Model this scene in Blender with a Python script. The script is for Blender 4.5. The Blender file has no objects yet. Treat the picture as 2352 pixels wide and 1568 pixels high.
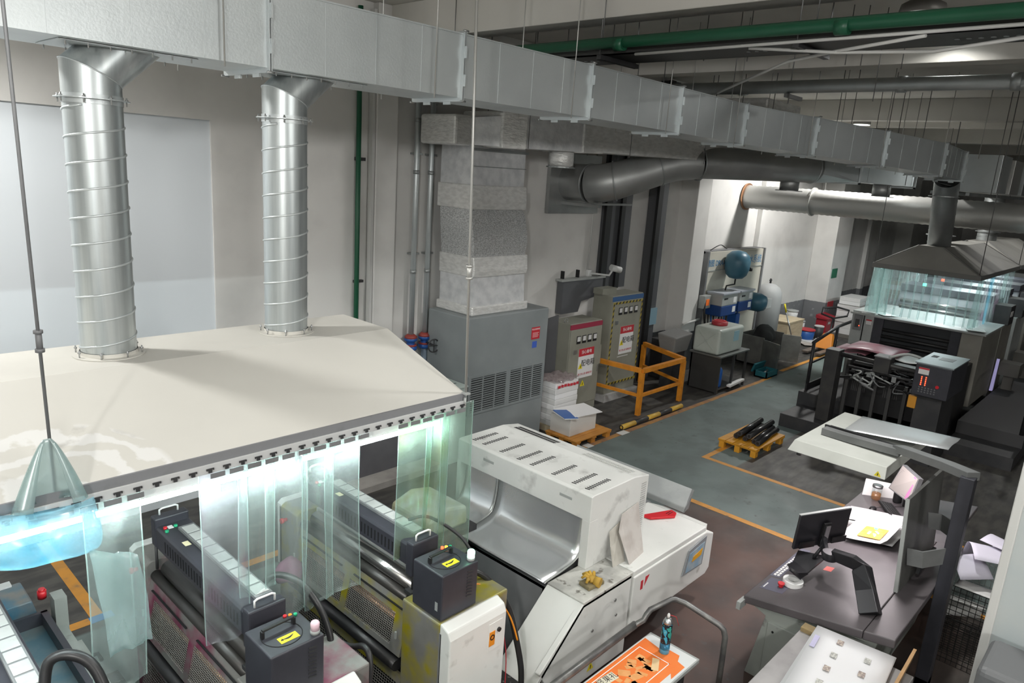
import bpy, bmesh, math, random
from mathutils import Vector, Matrix
random.seed(7)
SC = bpy.context.scene
COL = SC.collection
PI = math.pi

# ------------------------------------------------------------------ camera
YAW, PIT, ROL, CAMZ = 0.82518, 0.23644, 0.06808, 4.8
fw = Vector((math.sin(YAW)*math.cos(PIT), math.cos(YAW)*math.cos(PIT), -math.sin(PIT)))
rt = Vector((math.cos(YAW), -math.sin(YAW), 0.0)); up = rt.cross(fw)
r2 = rt*math.cos(ROL) + up*math.sin(ROL); u2 = up*math.cos(ROL) - rt*math.sin(ROL)
cd = bpy.data.cameras.new('camera'); cam = bpy.data.objects.new('camera', cd); COL.objects.link(cam)
m = Matrix.Identity(4)
for i in range(3):
    m[i][0] = r2[i]; m[i][1] = u2[i]; m[i][2] = -fw[i]
m[2][3] = CAMZ
cam.matrix_world = m
cd.sensor_width = 36.0; cd.lens = 1652.4/2352*36.0; cd.clip_start = 0.05; cd.clip_end = 200
SC.camera = cam

# ------------------------------------------------------------------ world and exposure
# lamp powers (W), glow strengths and exposure
LW1, LW2, LW3, LW4, LW5, LW6, LW7, LW8, LW9, LW10, LW11 = 860, 280, 860, 36, 1350, 300, 270, 390, 1250, 12, 500
TUBE_E, CANOPY_E, FAR_E = 76.0, 9.0, 45.0
EXPO = 0.12
w = bpy.data.worlds.new('world'); SC.world = w; w.use_nodes = True
w.node_tree.nodes['Background'].inputs[0].default_value = (0.80, 0.86, 0.90, 1)
w.node_tree.nodes['Background'].inputs[1].default_value = 0.10
vs = SC.view_settings
vs.view_transform = 'Standard'; vs.look = 'None'; vs.gamma = 1.0; vs.use_curve_mapping = False
vs.exposure = EXPO
SC.cycles.max_bounces = 6; SC.cycles.diffuse_bounces = 3; SC.cycles.glossy_bounces = 3; SC.cycles.transparent_max_bounces = 20; SC.cycles.caustics_reflective = False; SC.cycles.caustics_refractive = False

# ------------------------------------------------------------------ materials
MATS = {}
def mat(name, col, rough=0.6, metal=0.0, col2=None, nscale=3.0, lo=0.4, hi=0.65, bump=0.0, bscale=40.0, emit=None, estr=0.0, spec=0.5, detail=6.0, stretch=None, dirt=None, dscale=6.0, dlo=0.62, dhi=0.75):
    if name in MATS: return MATS[name]
    mt = bpy.data.materials.new(name); mt.use_nodes = True
    nt = mt.node_tree; N = nt.nodes; L = nt.links
    b = N['Principled BSDF']
    b.inputs['Base Color'].default_value = (*col, 1); b.inputs['Roughness'].default_value = rough
    b.inputs['Metallic'].default_value = metal; b.inputs['Specular IOR Level'].default_value = spec
    if emit: b.inputs['Emission Color'].default_value = (*emit, 1); b.inputs['Emission Strength'].default_value = estr
    pos = None
    if col2 or bump or dirt:
        g = N.new('ShaderNodeNewGeometry'); pos = g.outputs['Position']
        if stretch:
            mp = N.new('ShaderNodeMapping'); mp.inputs['Scale'].default_value = stretch; L.new(pos, mp.inputs[0]); pos = mp.outputs[0]
    out = None
    def layer(base, c2, sc, a, z):
        n = N.new('ShaderNodeTexNoise'); n.inputs['Scale'].default_value = sc; n.inputs['Detail'].default_value = detail
        L.new(pos, n.inputs['Vector'])
        r = N.new('ShaderNodeMapRange'); r.inputs[1].default_value = a; r.inputs[2].default_value = z; L.new(n.outputs[0], r.inputs[0])
        x = N.new('ShaderNodeMix'); x.data_type = 'RGBA'; L.new(r.outputs[0], x.inputs[0])
        if base is None: x.inputs[6].default_value = (*col, 1)
        else: L.new(base, x.inputs[6])
        x.inputs[7].default_value = (*c2, 1)
        return x.outputs[2]
    if col2: out = layer(out, col2, nscale, lo, hi)
    if dirt: out = layer(out, dirt, dscale, dlo, dhi)
    if out is not None: L.new(out, b.inputs['Base Color'])
    if bump:
        n = N.new('ShaderNodeTexNoise'); n.inputs['Scale'].default_value = bscale; n.inputs['Detail'].default_value = 4; L.new(pos, n.inputs['Vector'])
        bp = N.new('ShaderNodeBump'); bp.inputs['Strength'].default_value = bump; bp.inputs['Distance'].default_value = 0.02
        L.new(n.outputs[0], bp.inputs['Height']); L.new(bp.outputs[0], b.inputs['Normal'])
    MATS[name] = mt
    return mt

def film(name, tint, haze, op, op2=None, nscale=5.0, rough=0.25, stain=None):
    """flexible clear vinyl: partly see-through, partly milky"""
    mt = bpy.data.materials.new(name); mt.use_nodes = True; nt = mt.node_tree; N = nt.nodes; L = nt.links
    N.remove(N['Principled BSDF']); o = N['Material Output']
    t = N.new('ShaderNodeBsdfTransparent'); t.inputs[0].default_value = (*tint, 1)
    d = N.new('ShaderNodeBsdfDiffuse'); d.inputs[0].default_value = (*haze, 1)
    tr = N.new('ShaderNodeBsdfTranslucent'); tr.inputs[0].default_value = (*haze, 1)
    gl = N.new('ShaderNodeBsdfGlossy'); gl.inputs[1].default_value = rough; gl.inputs[0].default_value = (0.9, 0.95, 0.95, 1)
    g = N.new('ShaderNodeNewGeometry')
    mp = N.new('ShaderNodeMapping'); mp.inputs['Scale'].default_value = (1.0, 1.0, 0.35); L.new(g.outputs['Position'], mp.inputs[0])
    n = N.new('ShaderNodeTexNoise'); n.inputs['Scale'].default_value = nscale; n.inputs['Detail'].default_value = 7; L.new(mp.outputs[0], n.inputs['Vector'])
    if stain:
        n2 = N.new('ShaderNodeTexNoise'); n2.inputs['Scale'].default_value = 3.0; n2.inputs['Detail'].default_value = 5; L.new(g.outputs['Position'], n2.inputs['Vector'])
        rr = N.new('ShaderNodeMapRange'); rr.inputs[1].default_value = 0.48; rr.inputs[2].default_value = 0.7; L.new(n2.outputs[0], rr.inputs[0])
        x = N.new('ShaderNodeMix'); x.data_type = 'RGBA'; x.inputs[6].default_value = (*haze, 1); x.inputs[7].default_value = (*stain, 1)
        L.new(rr.outputs[0], x.inputs[0]); L.new(x.outputs[2], d.inputs[0]); L.new(x.outputs[2], tr.inputs[0])
    r = N.new('ShaderNodeMapRange'); r.inputs[1].default_value = 0.35; r.inputs[2].default_value = 0.7
    r.inputs[3].default_value = op; r.inputs[4].default_value = op2 if op2 is not None else op*2.0; L.new(n.outputs[0], r.inputs[0])
    m1 = N.new('ShaderNodeMixShader'); m1.inputs[0].default_value = 0.5; L.new(d.outputs[0], m1.inputs[1]); L.new(tr.outputs[0], m1.inputs[2])
    m2 = N.new('ShaderNodeMixShader'); m2.inputs[0].default_value = 0.22; L.new(m1.outputs[0], m2.inputs[1]); L.new(gl.outputs[0], m2.inputs[2])
    m3 = N.new('ShaderNodeMixShader'); L.new(r.outputs[0], m3.inputs[0]); L.new(t.outputs[0], m3.inputs[1]); L.new(m2.outputs[0], m3.inputs[2])
    L.new(m3.outputs[0], o.inputs[0]); MATS[name] = mt
    return mt

def emis(name, col, s):
    return mat(name, col, 0.4, emit=col, estr=s)

# ------------------------------------------------------------------ object helpers
OFF = {}
def root(name, label, cat, loc=(0, 0, 0), group=None, kind=None):
    o = bpy.data.objects.new(name, None); COL.objects.link(o); o.location = loc; o.empty_display_size = 0.1
    OFF[o] = Vector(loc)
    if label: o['label'] = label
    if cat: o['category'] = cat
    if group: o['group'] = group
    if kind: o['kind'] = kind
    return o
def tag(o, label=None, cat=None, group=None, kind=None):
    for k, v in (('label', label), ('category', cat), ('group', group), ('kind', kind)):
        if v: o[k] = v
    return o

SPLIT = set('leg side_plate front_edge clip hip_seam corner_bolt cover_post hanger leg_frame support post black_channel fork top_rail mid_rail stub panel clamp red_flange slide_rail front_post skirt flange side_step support_rail cross_bar grip trunk_cover housing_end tray_lip handwheel bracket upper_flange frame red_print hazard_tape'.split())
class B:
    """collects shapes given in world coordinates; .obj() links them as one mesh"""
    def __init__(self): self.bm = bmesh.new(); self.smooth = False
    def face(self, pts):
        vs_ = [self.bm.verts.new(p) for p in pts]
        try: return self.bm.faces.new(vs_)
        except ValueError: return None
    def hexa(self, lo, hi):
        """two quads of 4 points, joined into a closed solid"""
        n = len(lo)
        a = [self.bm.verts.new(p) for p in lo]; b = [self.bm.verts.new(p) for p in hi]
        self.bm.faces.new(a[::-1]); self.bm.faces.new(b)
        for i in range(n): self.bm.faces.new((a[i], a[(i+1) % n], b[(i+1) % n], b[i]))
        return self
    def box(self, x0, x1, y0, y1, z0, z1):
        lo = [(x0, y0, z0), (x1, y0, z0), (x1, y1, z0), (x0, y1, z0)]
        return self.hexa(lo, [(p[0], p[1], z1) for p in lo])
    def rbox(self, c, sz, rz=0.0, ry=0.0, rx=0.0):
        R = Matrix.Rotation(rz, 3, 'Z') @ Matrix.Rotation(ry, 3, 'Y') @ Matrix.Rotation(rx, 3, 'X')
        c = Vector(c); h = [s/2 for s in sz]
        P = lambda x, y, z: c + R @ Vector((x*h[0], y*h[1], z*h[2]))
        return self.hexa([P(-1, -1, -1), P(1, -1, -1), P(1, 1, -1), P(-1, 1, -1)], [P(-1, -1, 1), P(1, -1, 1), P(1, 1, 1), P(-1, 1, 1)])
    def prism(self, poly, ax, a, b):
        """2-D polygon swept along axis ax ('x','y','z') from a to b; polygon coords are the other two axes in order"""
        def P(p, t):
            return {'x': (t, p[0], p[1]), 'y': (p[0], t, p[1]), 'z': (p[0], p[1], t)}[ax]
        return self.hexa([P(p, a) for p in poly], [P(p, b) for p in poly])
    def cyl(self, p0, p1, r, n=12, r1=None, cap=True):
        p0 = Vector(p0); p1 = Vector(p1); d = (p1-p0).normalized()
        a = d.orthogonal().normalized(); b = d.cross(a); r1 = r if r1 is None else r1
        A = [self.bm.verts.new(p0 + (a*math.cos(2*PI*i/n) + b*math.sin(2*PI*i/n))*r) for i in range(n)]
        Bv = [self.bm.verts.new(p1 + (a*math.cos(2*PI*i/n) + b*math.sin(2*PI*i/n))*r1) for i in range(n)]
        for i in range(n):
            f = self.bm.faces.new((A[i], A[(i+1) % n], Bv[(i+1) % n], Bv[i])); f.smooth = True
        if cap: self.bm.faces.new(A[::-1]); self.bm.faces.new(Bv)
        return self
    def tube(self, pts, r, n=8, cap=True, closed=False):
        pts = [Vector(p) for p in pts]; rings = []; prev = None
        for i, p in enumerate(pts):
            if closed: d = (pts[(i+1) % len(pts)] - pts[i-1]).normalized()
            elif i == 0: d = (pts[1]-p).normalized()
            elif i == len(pts)-1: d = (p-pts[i-1]).normalized()
            else: d = ((pts[i+1]-p).normalized() + (p-pts[i-1]).normalized()).normalized()
            a = d.orthogonal().normalized() if prev is None else (prev - d*prev.dot(d)).normalized()
            prev = a; b = d.cross(a); rr = r[i] if isinstance(r, (list, tuple)) else r
            rings.append([self.bm.verts.new(p + (a*math.cos(2*PI*k/n) + b*math.sin(2*PI*k/n))*rr) for k in range(n)])
        m_ = len(rings)
        for i in range(m_ if closed else m_-1):
            A, C_ = rings[i], rings[(i+1) % m_]
            for k in range(n):
                f = self.bm.faces.new((A[k], A[(k+1) % n], C_[(k+1) % n], C_[k])); f.smooth = True
        if cap and not closed: self.bm.faces.new(rings[0][::-1]); self.bm.faces.new(rings[-1])
        return self
    def bar(self, pts, w, h, upv=(0, 0, 1)):
        """rectangular bar along a polyline"""
        pts = [Vector(p) for p in pts]; upv = Vector(upv)
        rings = []
        for i, p in enumerate(pts):
            d = (pts[min(i+1, len(pts)-1)] - pts[max(i-1, 0)]).normalized()
            s = d.cross(upv)
            s = s.normalized() if s.length > 1e-4 else Vector((1, 0, 0)); u_ = s.cross(d)
            rings.append([self.bm.verts.new(p + s*sx*w/2 + u_*sz*h/2) for sx, sz in ((-1, -1), (1, -1), (1, 1), (-1, 1))])
        for A, C_ in zip(rings, rings[1:]):
            for k in range(4): self.bm.faces.new((A[k], A[(k+1) % 4], C_[(k+1) % 4], C_[k]))
        self.bm.faces.new(rings[0][::-1]); self.bm.faces.new(rings[-1])
        return self
    def lathe(self, prof, c=(0, 0, 0), n=24, axis='z'):
        c = Vector(c); rings = []
        for r, h in prof:
            ring = []
            for k in range(n):
                a = 2*PI*k/n; x, y = r*math.cos(a), r*math.sin(a)
                v = {'z': (x, y, h), 'x': (h, x, y), 'y': (x, h, y)}[axis]
                ring.append(self.bm.verts.new(c + Vector(v)))
            rings.append(ring)
        for A, C_ in zip(rings, rings[1:]):
            for k in range(n):
                f = self.bm.faces.new((A[k], A[(k+1) % n], C_[(k+1) % n], C_[k])); f.smooth = True
        self.bm.faces.new(rings[0][::-1]); self.bm.faces.new(rings[-1])
        return self
    def ring(self, c, r0, r1, z0, z1, n=24, axis='z'):
        """flat annulus with thickness"""
        c = Vector(c)
        def P(r, h, k):
            a = 2*PI*k/n; x, y = r*math.cos(a), r*math.sin(a)
            return c + Vector({'z': (x, y, h), 'x': (h, x, y), 'y': (x, h, y)}[axis])
        R = [[self.bm.verts.new(P(r, h, k)) for k in range(n)] for r, h in ((r0, z0), (r1, z0), (r1, z1), (r0, z1))]
        for j in range(4):
            A, C_ = R[j], R[(j+1) % 4]
            for k in range(n): self.bm.faces.new((A[k], A[(k+1) % n], C_[(k+1) % n], C_[k]))
        return self
    def grid(self, rows, thick=0.0, smooth=True):
        """sheet through rows of points, optional thickness along its normals"""
        V = [[self.bm.verts.new(p) for p in r] for r in rows]; fs = []
        for a, b in zip(V, V[1:]):
            for i in range(len(a)-1):
                f = self.bm.faces.new((a[i], a[i+1], b[i+1], b[i])); f.smooth = smooth; fs.append(f)
        if thick:
            self.bm.normal_update()
            bmesh.ops.solidify(self.bm, geom=fs, thickness=thick)
        return self
    def mesh(self, name, mats, off=Vector((0, 0, 0)), bevel=0.0, seg=2):
        bm = self.bm
        bmesh.ops.recalc_face_normals(bm, faces=bm.faces[:])
        if bevel:
            bmesh.ops.remove_doubles(bm, verts=bm.verts[:], dist=1e-5)
            es = [e for e in bm.edges if len(e.link_faces) == 2 and e.calc_face_angle(0) > 0.5]
            bmesh.ops.bevel(bm, geom=es, offset=bevel, segments=seg, profile=0.5, affect='EDGES', clamp_overlap=True)
        me = bpy.data.meshes.new(name); bm.to_mesh(me); bm.free()
        me.transform(Matrix.Translation(-off))
        for mt in (mats if isinstance(mats, (list, tuple)) else [mats]): me.materials.append(mt)
        return me
    def clusters(self):
        """groups of mesh islands that touch each other"""
        bm = self.bm; bm.verts.index_update(); seen = set(); isl = []
        for v in bm.verts:
            if v in seen: continue
            st = [v]; seen.add(v); cur = []
            while st:
                x = st.pop(); cur.append(x)
                for e in x.link_edges:
                    y = e.other_vert(x)
                    if y not in seen: seen.add(y); st.append(y)
            isl.append(cur)
        bx = [[(min(v.co[i] for v in c)-0.003, max(v.co[i] for v in c)+0.003) for i in range(3)] for c in isl]
        grp = list(range(len(isl)))
        for i in range(len(isl)):
            for j in range(i):
                if all(bx[i][k][0] <= bx[j][k][1] and bx[j][k][0] <= bx[i][k][1] for k in range(3)):
                    a, b = grp[i], grp[j]; grp = [b if g == a else g for g in grp]
        return [[v for i, c in enumerate(isl) if grp[i] == g for v in c] for g in sorted(set(grp))]
    def obj(self, name, mt, parent=None, bevel=0.0, seg=2, at=None):
        if name in SPLIT and parent is not None:
            cl = self.clusters()
            if len(cl) > 1:
                first = None
                for c in cl:
                    keep = set(c); nb = B(); mp = {v: nb.bm.verts.new(v.co) for v in c}
                    for f in self.bm.faces:
                        if f.verts[0] in keep:
                            g = nb.bm.faces.new([mp[v] for v in f.verts]); g.smooth = f.smooth
                    o = nb._obj(name, mt, parent, bevel, seg, at); first = first or o
                self.bm.free(); return first
        return self._obj(name, mt, parent, bevel, seg, at)
    def _obj(self, name, mt, parent=None, bevel=0.0, seg=2, at=None):
        if parent is not None: off = OFF[parent]
        elif at is not None: off = Vector(at)
        else:
            co = [v.co for v in self.bm.verts]
            off = Vector(((min(c.x for c in co)+max(c.x for c in co))/2, (min(c.y for c in co)+max(c.y for c in co))/2, min(c.z for c in co)))
        me = self.mesh(name, mt, off, bevel, seg)
        o = bpy.data.objects.new(name, me); COL.objects.link(o)
        if parent is not None: o.parent = parent
        else: o.location = off
        OFF[o] = off
        return o
def inst(me, name, parent, pos, rz=0.0, rot=None):
    """one more object on shared mesh data, its origin at world position pos"""
    o = bpy.data.objects.new(name, me); COL.objects.link(o)
    if parent is not None: o.parent = parent; o.location = Vector(pos) - OFF[parent]
    else: o.location = pos
    o.rotation_euler = rot if rot else (0, 0, rz)
    OFF[o] = Vector(pos)
    return o
def copytree(src, loc, rz=0.0, label=None):
    def cp(o, par):
        c = o.copy(); COL.objects.link(c); c.parent = par
        for ch in o.children: cp(ch, c)
        return c
    c = cp(src, None); c.location = loc; c.rotation_euler = (0, 0, rz); OFF[c] = Vector(loc)
    if label: c['label'] = label
    return c
def text(body, size, origin, xdir, ydir, mt, parent, name='lettering', align='CENTER', depth=0.0008):
    """lettering as flat mesh: origin world, xdir reading direction, ydir up"""
    cu = bpy.data.curves.new(name, 'FONT'); cu.body = body; cu.size = size; cu.align_x = align; cu.align_y = 'CENTER'
    cu.resolution_u = 2; cu.extrude = depth
    t = bpy.data.objects.new(name, cu); COL.objects.link(t)
    dg = bpy.context.evaluated_depsgraph_get()
    me = bpy.data.meshes.new_from_object(t.evaluated_get(dg))
    bpy.data.objects.remove(t)
    x = Vector(xdir).normalized(); y = Vector(ydir).normalized(); z = x.cross(y)
    M_ = Matrix(((x.x, y.x, z.x, 0), (x.y, y.y, z.y, 0), (x.z, y.z, z.z, 0), (0, 0, 0, 1)))
    me.transform(Matrix.Translation(Vector(origin) - OFF[parent]) @ M_)
    me.materials.clear(); me.materials.append(mt)
    o = bpy.data.objects.new(name, me); COL.objects.link(o); o.parent = parent; OFF[o] = OFF[parent]
    return o

# palette
GALV = mat('galvanised', (0.62, 0.66, 0.665), 0.40, 0.55, col2=(0.53, 0.57, 0.58), nscale=1.6, lo=0.35, hi=0.7, bump=0.05, bscale=60, stretch=(1, 1, 1))
GALVD = mat('galvanised_rough', (0.42, 0.44, 0.44), 0.5, 0.75, col2=(0.33, 0.35, 0.35), nscale=2.5, bump=0.05)
STEEL = mat('steel', (0.55, 0.56, 0.57), 0.3, 0.95)
BOLT = mat('bolt_steel', (0.42, 0.43, 0.43), 0.4, 0.8)
FOIL = mat('foil', (0.84, 0.84, 0.82), 0.34, 0.3, col2=(0.70, 0.70, 0.68), nscale=9, bump=0.7, bscale=14, stretch=(1, 1, 2.5))
SPIR = mat('spiral_metal', (0.60, 0.64, 0.64), 0.36, 0.75, col2=(0.42, 0.46, 0.47), nscale=9, lo=0.35, hi=0.65, stretch=(1.6, 1.6, 0.05))  # vertical streaks in the colour stand for streaky reflections on the metal
ROD = mat('rod_steel', (0.20, 0.20, 0.20), 0.5, 0.6)
RODL = mat('rod_zinc', (0.50, 0.50, 0.48), 0.45, 0.6)
CREAM = mat('hood_cream', (0.66, 0.65, 0.60), 0.62, col2=(0.60, 0.59, 0.545), nscale=1.2)
SKIRT = mat('hood_skirt', (0.20, 0.205, 0.215), 0.55, col2=(0.13, 0.135, 0.14), nscale=4, lo=0.55, hi=0.75)
WHITE = mat('machine_white', (0.79, 0.80, 0.775), 0.42, col2=(0.73, 0.745, 0.715), nscale=1.5, dirt=(0.40, 0.40, 0.36), dscale=5, dlo=0.66, dhi=0.82)
WPAINT = mat('white_paint', (0.78, 0.79, 0.78), 0.45)
DGREY = mat('dark_grey_paint', (0.042, 0.043, 0.054), 0.42, col2=(0.034, 0.035, 0.044), nscale=6)
CHAR = mat('charcoal_paint', (0.030, 0.031, 0.034), 0.5, col2=(0.045, 0.045, 0.046), nscale=4)
BLACK = mat('black', (0.012, 0.012, 0.013), 0.45)
RUBBER = mat('black_rubber', (0.02, 0.02, 0.021), 0.38)
MGREY = mat('mid_grey_paint', (0.20, 0.205, 0.21), 0.5, col2=(0.16, 0.165, 0.17), nscale=3)
LGREY = mat('light_grey_paint', (0.42, 0.44, 0.43), 0.5, col2=(0.36, 0.38, 0.37), nscale=3)
GRNW = mat('grey_green_paint', (0.33, 0.355, 0.33), 0.5, col2=(0.28, 0.30, 0.28), nscale=3, dirt=(0.15, 0.15, 0.14), dscale=8)
RED = mat('red_plastic', (0.62, 0.02, 0.03), 0.35)
REDP = mat('red_print', (0.55, 0.035, 0.05), 0.5)
GREEN = mat('green_plastic', (0.02, 0.42, 0.20), 0.35)
BLUE = mat('blue_plastic', (0.02, 0.10, 0.36), 0.4)
YEL = mat('yellow_sticker', (0.86, 0.72, 0.03), 0.5)
ORNG = mat('orange_paint', (0.72, 0.27, 0.02), 0.5, col2=(0.60, 0.22, 0.02), nscale=8, dirt=(0.22, 0.13, 0.06), dscale=9, dlo=0.66, dhi=0.8)
PAPER = mat('paper', (0.82, 0.82, 0.82), 0.6)
PAPER2 = mat('paper_grey', (0.70, 0.70, 0.69), 0.6)
WOOD = mat('light_wood', (0.62, 0.52, 0.36), 0.6, col2=(0.54, 0.44, 0.29), nscale=4, stretch=(1, 1, 6))
INKB = mat('ink_black', (0.015, 0.015, 0.017), 0.5)
INKW = mat('ink_white', (0.9, 0.9, 0.9), 0.5)

# ------------------------------------------------------------------ lamps (high-bay fittings of the hall and added fill lamps)
SHELL = mat('lamp_shell', (0.30, 0.29, 0.27), 0.5, 0.5)
LENS = emis("lamp_lens", (0.93, 1.0, 0.98), 2.0)
def high_bay(x, y, z, watts, label, cone=150, blend=0.3, size=0.22):
    t = root('high_bay_lamp', label, 'lamp', (x, y, z), 'high bay lamps under the ceiling')
    B().lathe([(0.05, 0.16), (0.09, 0.15), (0.20, 0.09), (0.215, 0.02), (0.20, 0.0)], (x, y, z), 24).obj('housing', SHELL, t)
    B().lathe([(0.195, -0.004), (0.195, 0.004)], (x, y, z-0.006), 24).obj('lens', LENS, t)
    B().tube([(x+0.05*math.cos(a), y, z+0.20+0.05*math.sin(a)) for a in [2*PI*k/12 for k in range(12)]], 0.008, 6, closed=True).obj('hook', SHELL, t)
    B().cyl((x, y, z+0.25), (x, y, 6.99), 0.006, 6).obj('stem', ROD, t)
    ld = bpy.data.lights.new('high_bay_light', 'SPOT' if cone else 'POINT'); ld.energy = watts
    if cone: ld.spot_size = math.radians(cone); ld.spot_blend = blend
    ld.shadow_soft_size = size; ld.color = (1.0, 0.985, 0.955)
    lo = bpy.data.objects.new('high_bay_light', ld); COL.objects.link(lo); lo.parent = t; lo.location = (0, 0, -0.03 if cone else -0.24)
    return t
high_bay(8.25, 2.43, 6.53, LW1, 'round high bay lamp hanging above the green ceiling pipe', cone=134, blend=0.25)
high_bay(0.3, 2.2, 6.38, LW2, 'round high bay lamp over the near press walkway', cone=156)
high_bay(0.1, 7.2, 6.38, LW3, 'round high bay lamp near the left end of the back wall', cone=168, blend=0.5)
high_bay(10.70, 2.75, 6.73, LW4, 'round high bay lamp close to the lit ceiling beam', cone=158, blend=0.1)
high_bay(19.9, 6.8, 6.45, LW5, 'round high bay lamp above the water treatment corner', cone=156)
high_bay(24.5, 2.2, 6.38, LW6, 'round high bay lamp over the far press', cone=140)
high_bay(2.5, -4.0, 6.38, LW7, 'added unseen fill lamp in the bay behind the camera', cone=0)  # unseen lamp, added behind the camera as fill light
high_bay(4.2, 0.6, 6.38, LW8, 'round high bay lamp over the foreground tables', cone=140)
high_bay(-4.5, -3.0, 6.38, LW9, 'added unseen fill lamp in the far left bay', cone=0)  # out of view, added on the left to soften the shadows
high_bay(13.6, -1.2, 6.38, LW10, 'round high bay lamp beside the far walkway', cone=0)
high_bay(5.0, -8.0, 6.38, LW11, 'added unseen fill lamp deep in the bay behind the camera', cone=0)  # added far back, never seen, to raise the frontal fill

# ------------------------------------------------------------------ floor
def floor_mat():
    mt = bpy.data.materials.new('painted_floor'); mt.use_nodes = True; nt = mt.node_tree; N = nt.nodes; L = nt.links
    b = N['Principled BSDF']; g = N.new('ShaderNodeNewGeometry'); sp = N.new('ShaderNodeSeparateXYZ'); L.new(g.outputs['Position'], sp.inputs[0])
    def noise(sc, det=6, stretch=None):
        n = N.new('ShaderNodeTexNoise'); n.inputs['Scale'].default_value = sc; n.inputs['Detail'].default_value = det
        if stretch:
            mp = N.new('ShaderNodeMapping'); mp.inputs['Scale'].default_value = stretch; L.new(g.outputs['Position'], mp.inputs[0]); L.new(mp.outputs[0], n.inputs['Vector'])
        else: L.new(g.outputs['Position'], n.inputs['Vector'])
        return n.outputs[0]
    def ss(v, a, z):
        r = N.new('ShaderNodeMapRange'); r.interpolation_type = 'SMOOTHSTEP'; r.inputs[1].default_value = a; r.inputs[2].default_value = z
        if hasattr(v, 'links'): L.new(v, r.inputs[0])
        return r.outputs[0]
    def mth(op, a, b_):
        n = N.new('ShaderNodeMath'); n.operation = op
        for i, v in enumerate((a, b_)):
            if isinstance(v, (int, float)): n.inputs[i].default_value = v
            else: L.new(v, n.inputs[i])
        return n.outputs[0]
    def mix(f, a, b_):
        x = N.new('ShaderNodeMix'); x.data_type = 'RGBA'; L.new(f, x.inputs[0])
        for i, v in ((6, a), (7, b_)):
            if isinstance(v, tuple): x.inputs[i].default_value = (*v, 1)
            else: L.new(v, x.inputs[i])
        return x.outputs[2]
    def band(v, a, b_, e=0.03): return mth('MULTIPLY', ss(v, a-e, a+e), ss(v, b_+e, b_-e))
    X, Y = sp.outputs[0], sp.outputs[1]
    green = mix(ss(noise(1.3, 8), 0.4, 0.62), (0.135, 0.175, 0.168), (0.105, 0.135, 0.130))
    dirt = mix(ss(noise(2.2, 8, (1, 3, 1)), 0.38, 0.62), (0.080, 0.076, 0.068), (0.042, 0.040, 0.038))
    red = mix(ss(noise(1.8, 8), 0.35, 0.65), (0.085, 0.048, 0.038), (0.052, 0.034, 0.029))
    # green traffic lane along the wall side, cross lane between the marking lines
    lane = mth('MAXIMUM', band(Y, 5.0, 7.22), mth('MULTIPLY', band(X, 9.58, 11.3), band(Y, -3.0, 7.0)))
    lane = mth('MULTIPLY', lane, ss(mth('ADD', noise(3.0, 6), 0.0), 0.22, 0.36))
    redz = mth('MULTIPLY', band(X, 5.0, 9.5, 0.5), band(Y, 1.0, 4.8, 0.6))
    col = mix(redz, dirt, red); col = mix(lane, col, green)
    col = mix(ss(noise(9.0, 8), 0.62, 0.8), col, (0.06, 0.058, 0.055))
    L.new(col, b.inputs['Base Color']); b.inputs['Roughness'].default_value = 0.42
    rr = N.new('ShaderNodeMapRange'); rr.inputs[3].default_value = 0.42; rr.inputs[4].default_value = 0.75; L.new(noise(2.5), rr.inputs[0]); L.new(rr.outputs[0], b.inputs['Roughness'])
    return mt
def structure(o): o['kind'] = 'structure'; return o
structure(B().box(-9, 46, -15, 9.7, -0.2, 0.0).obj('floor', floor_mat()))
LINE = mat('line_paint', (0.58, 0.26, 0.035), 0.55, col2=(0.40, 0.20, 0.05), nscale=5, lo=0.45, hi=0.75, dirt=(0.16, 0.12, 0.09), dscale=9, dlo=0.6, dhi=0.8)
LINEW = mat('line_worn', (0.30, 0.15, 0.07), 0.6, col2=(0.42, 0.22, 0.06), nscale=4, dirt=(0.12, 0.10, 0.09), dscale=7, dlo=0.55, dhi=0.75)
LINEB = mat('line_blue', (0.05, 0.20, 0.45), 0.55)
LINEP = mat('line_white', (0.62, 0.62, 0.60), 0.6)
tn = [0]
def line(x0, x1, y0, y1, mt=LINE):
    tn[0] += 1
    return structure(B().box(x0, x1, y0, y1, 0.0, 0.003).obj('trim_%d' % tn[0], mt))
line(8.2, 17.2, 7.16, 7.27, LINEW); line(17.2, 17.7, 7.18, 7.28, LINE); line(18.6, 25.5, 7.28, 7.39, LINE)
line(9.95, 10.12, 7.14, 7.29, LINEP).location.z += 0.002; line(11.0, 11.25, 7.14, 7.29, LINEP).location.z += 0.002
line(11.28, 11.38, -2.5, 5.52); line(11.28, 13.9, 5.52, 5.62)
line(9.49, 9.60, -2.5, 6.4)
line(1.95, 2.07, 7.46, 10.0 - 0.6); line(0.6, 1.93, 7.34, 7.46); line(1.93, 2.15, 7.34, 7.46, LINEB); line(2.6, 4.5, 7.34, 7.46)

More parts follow.
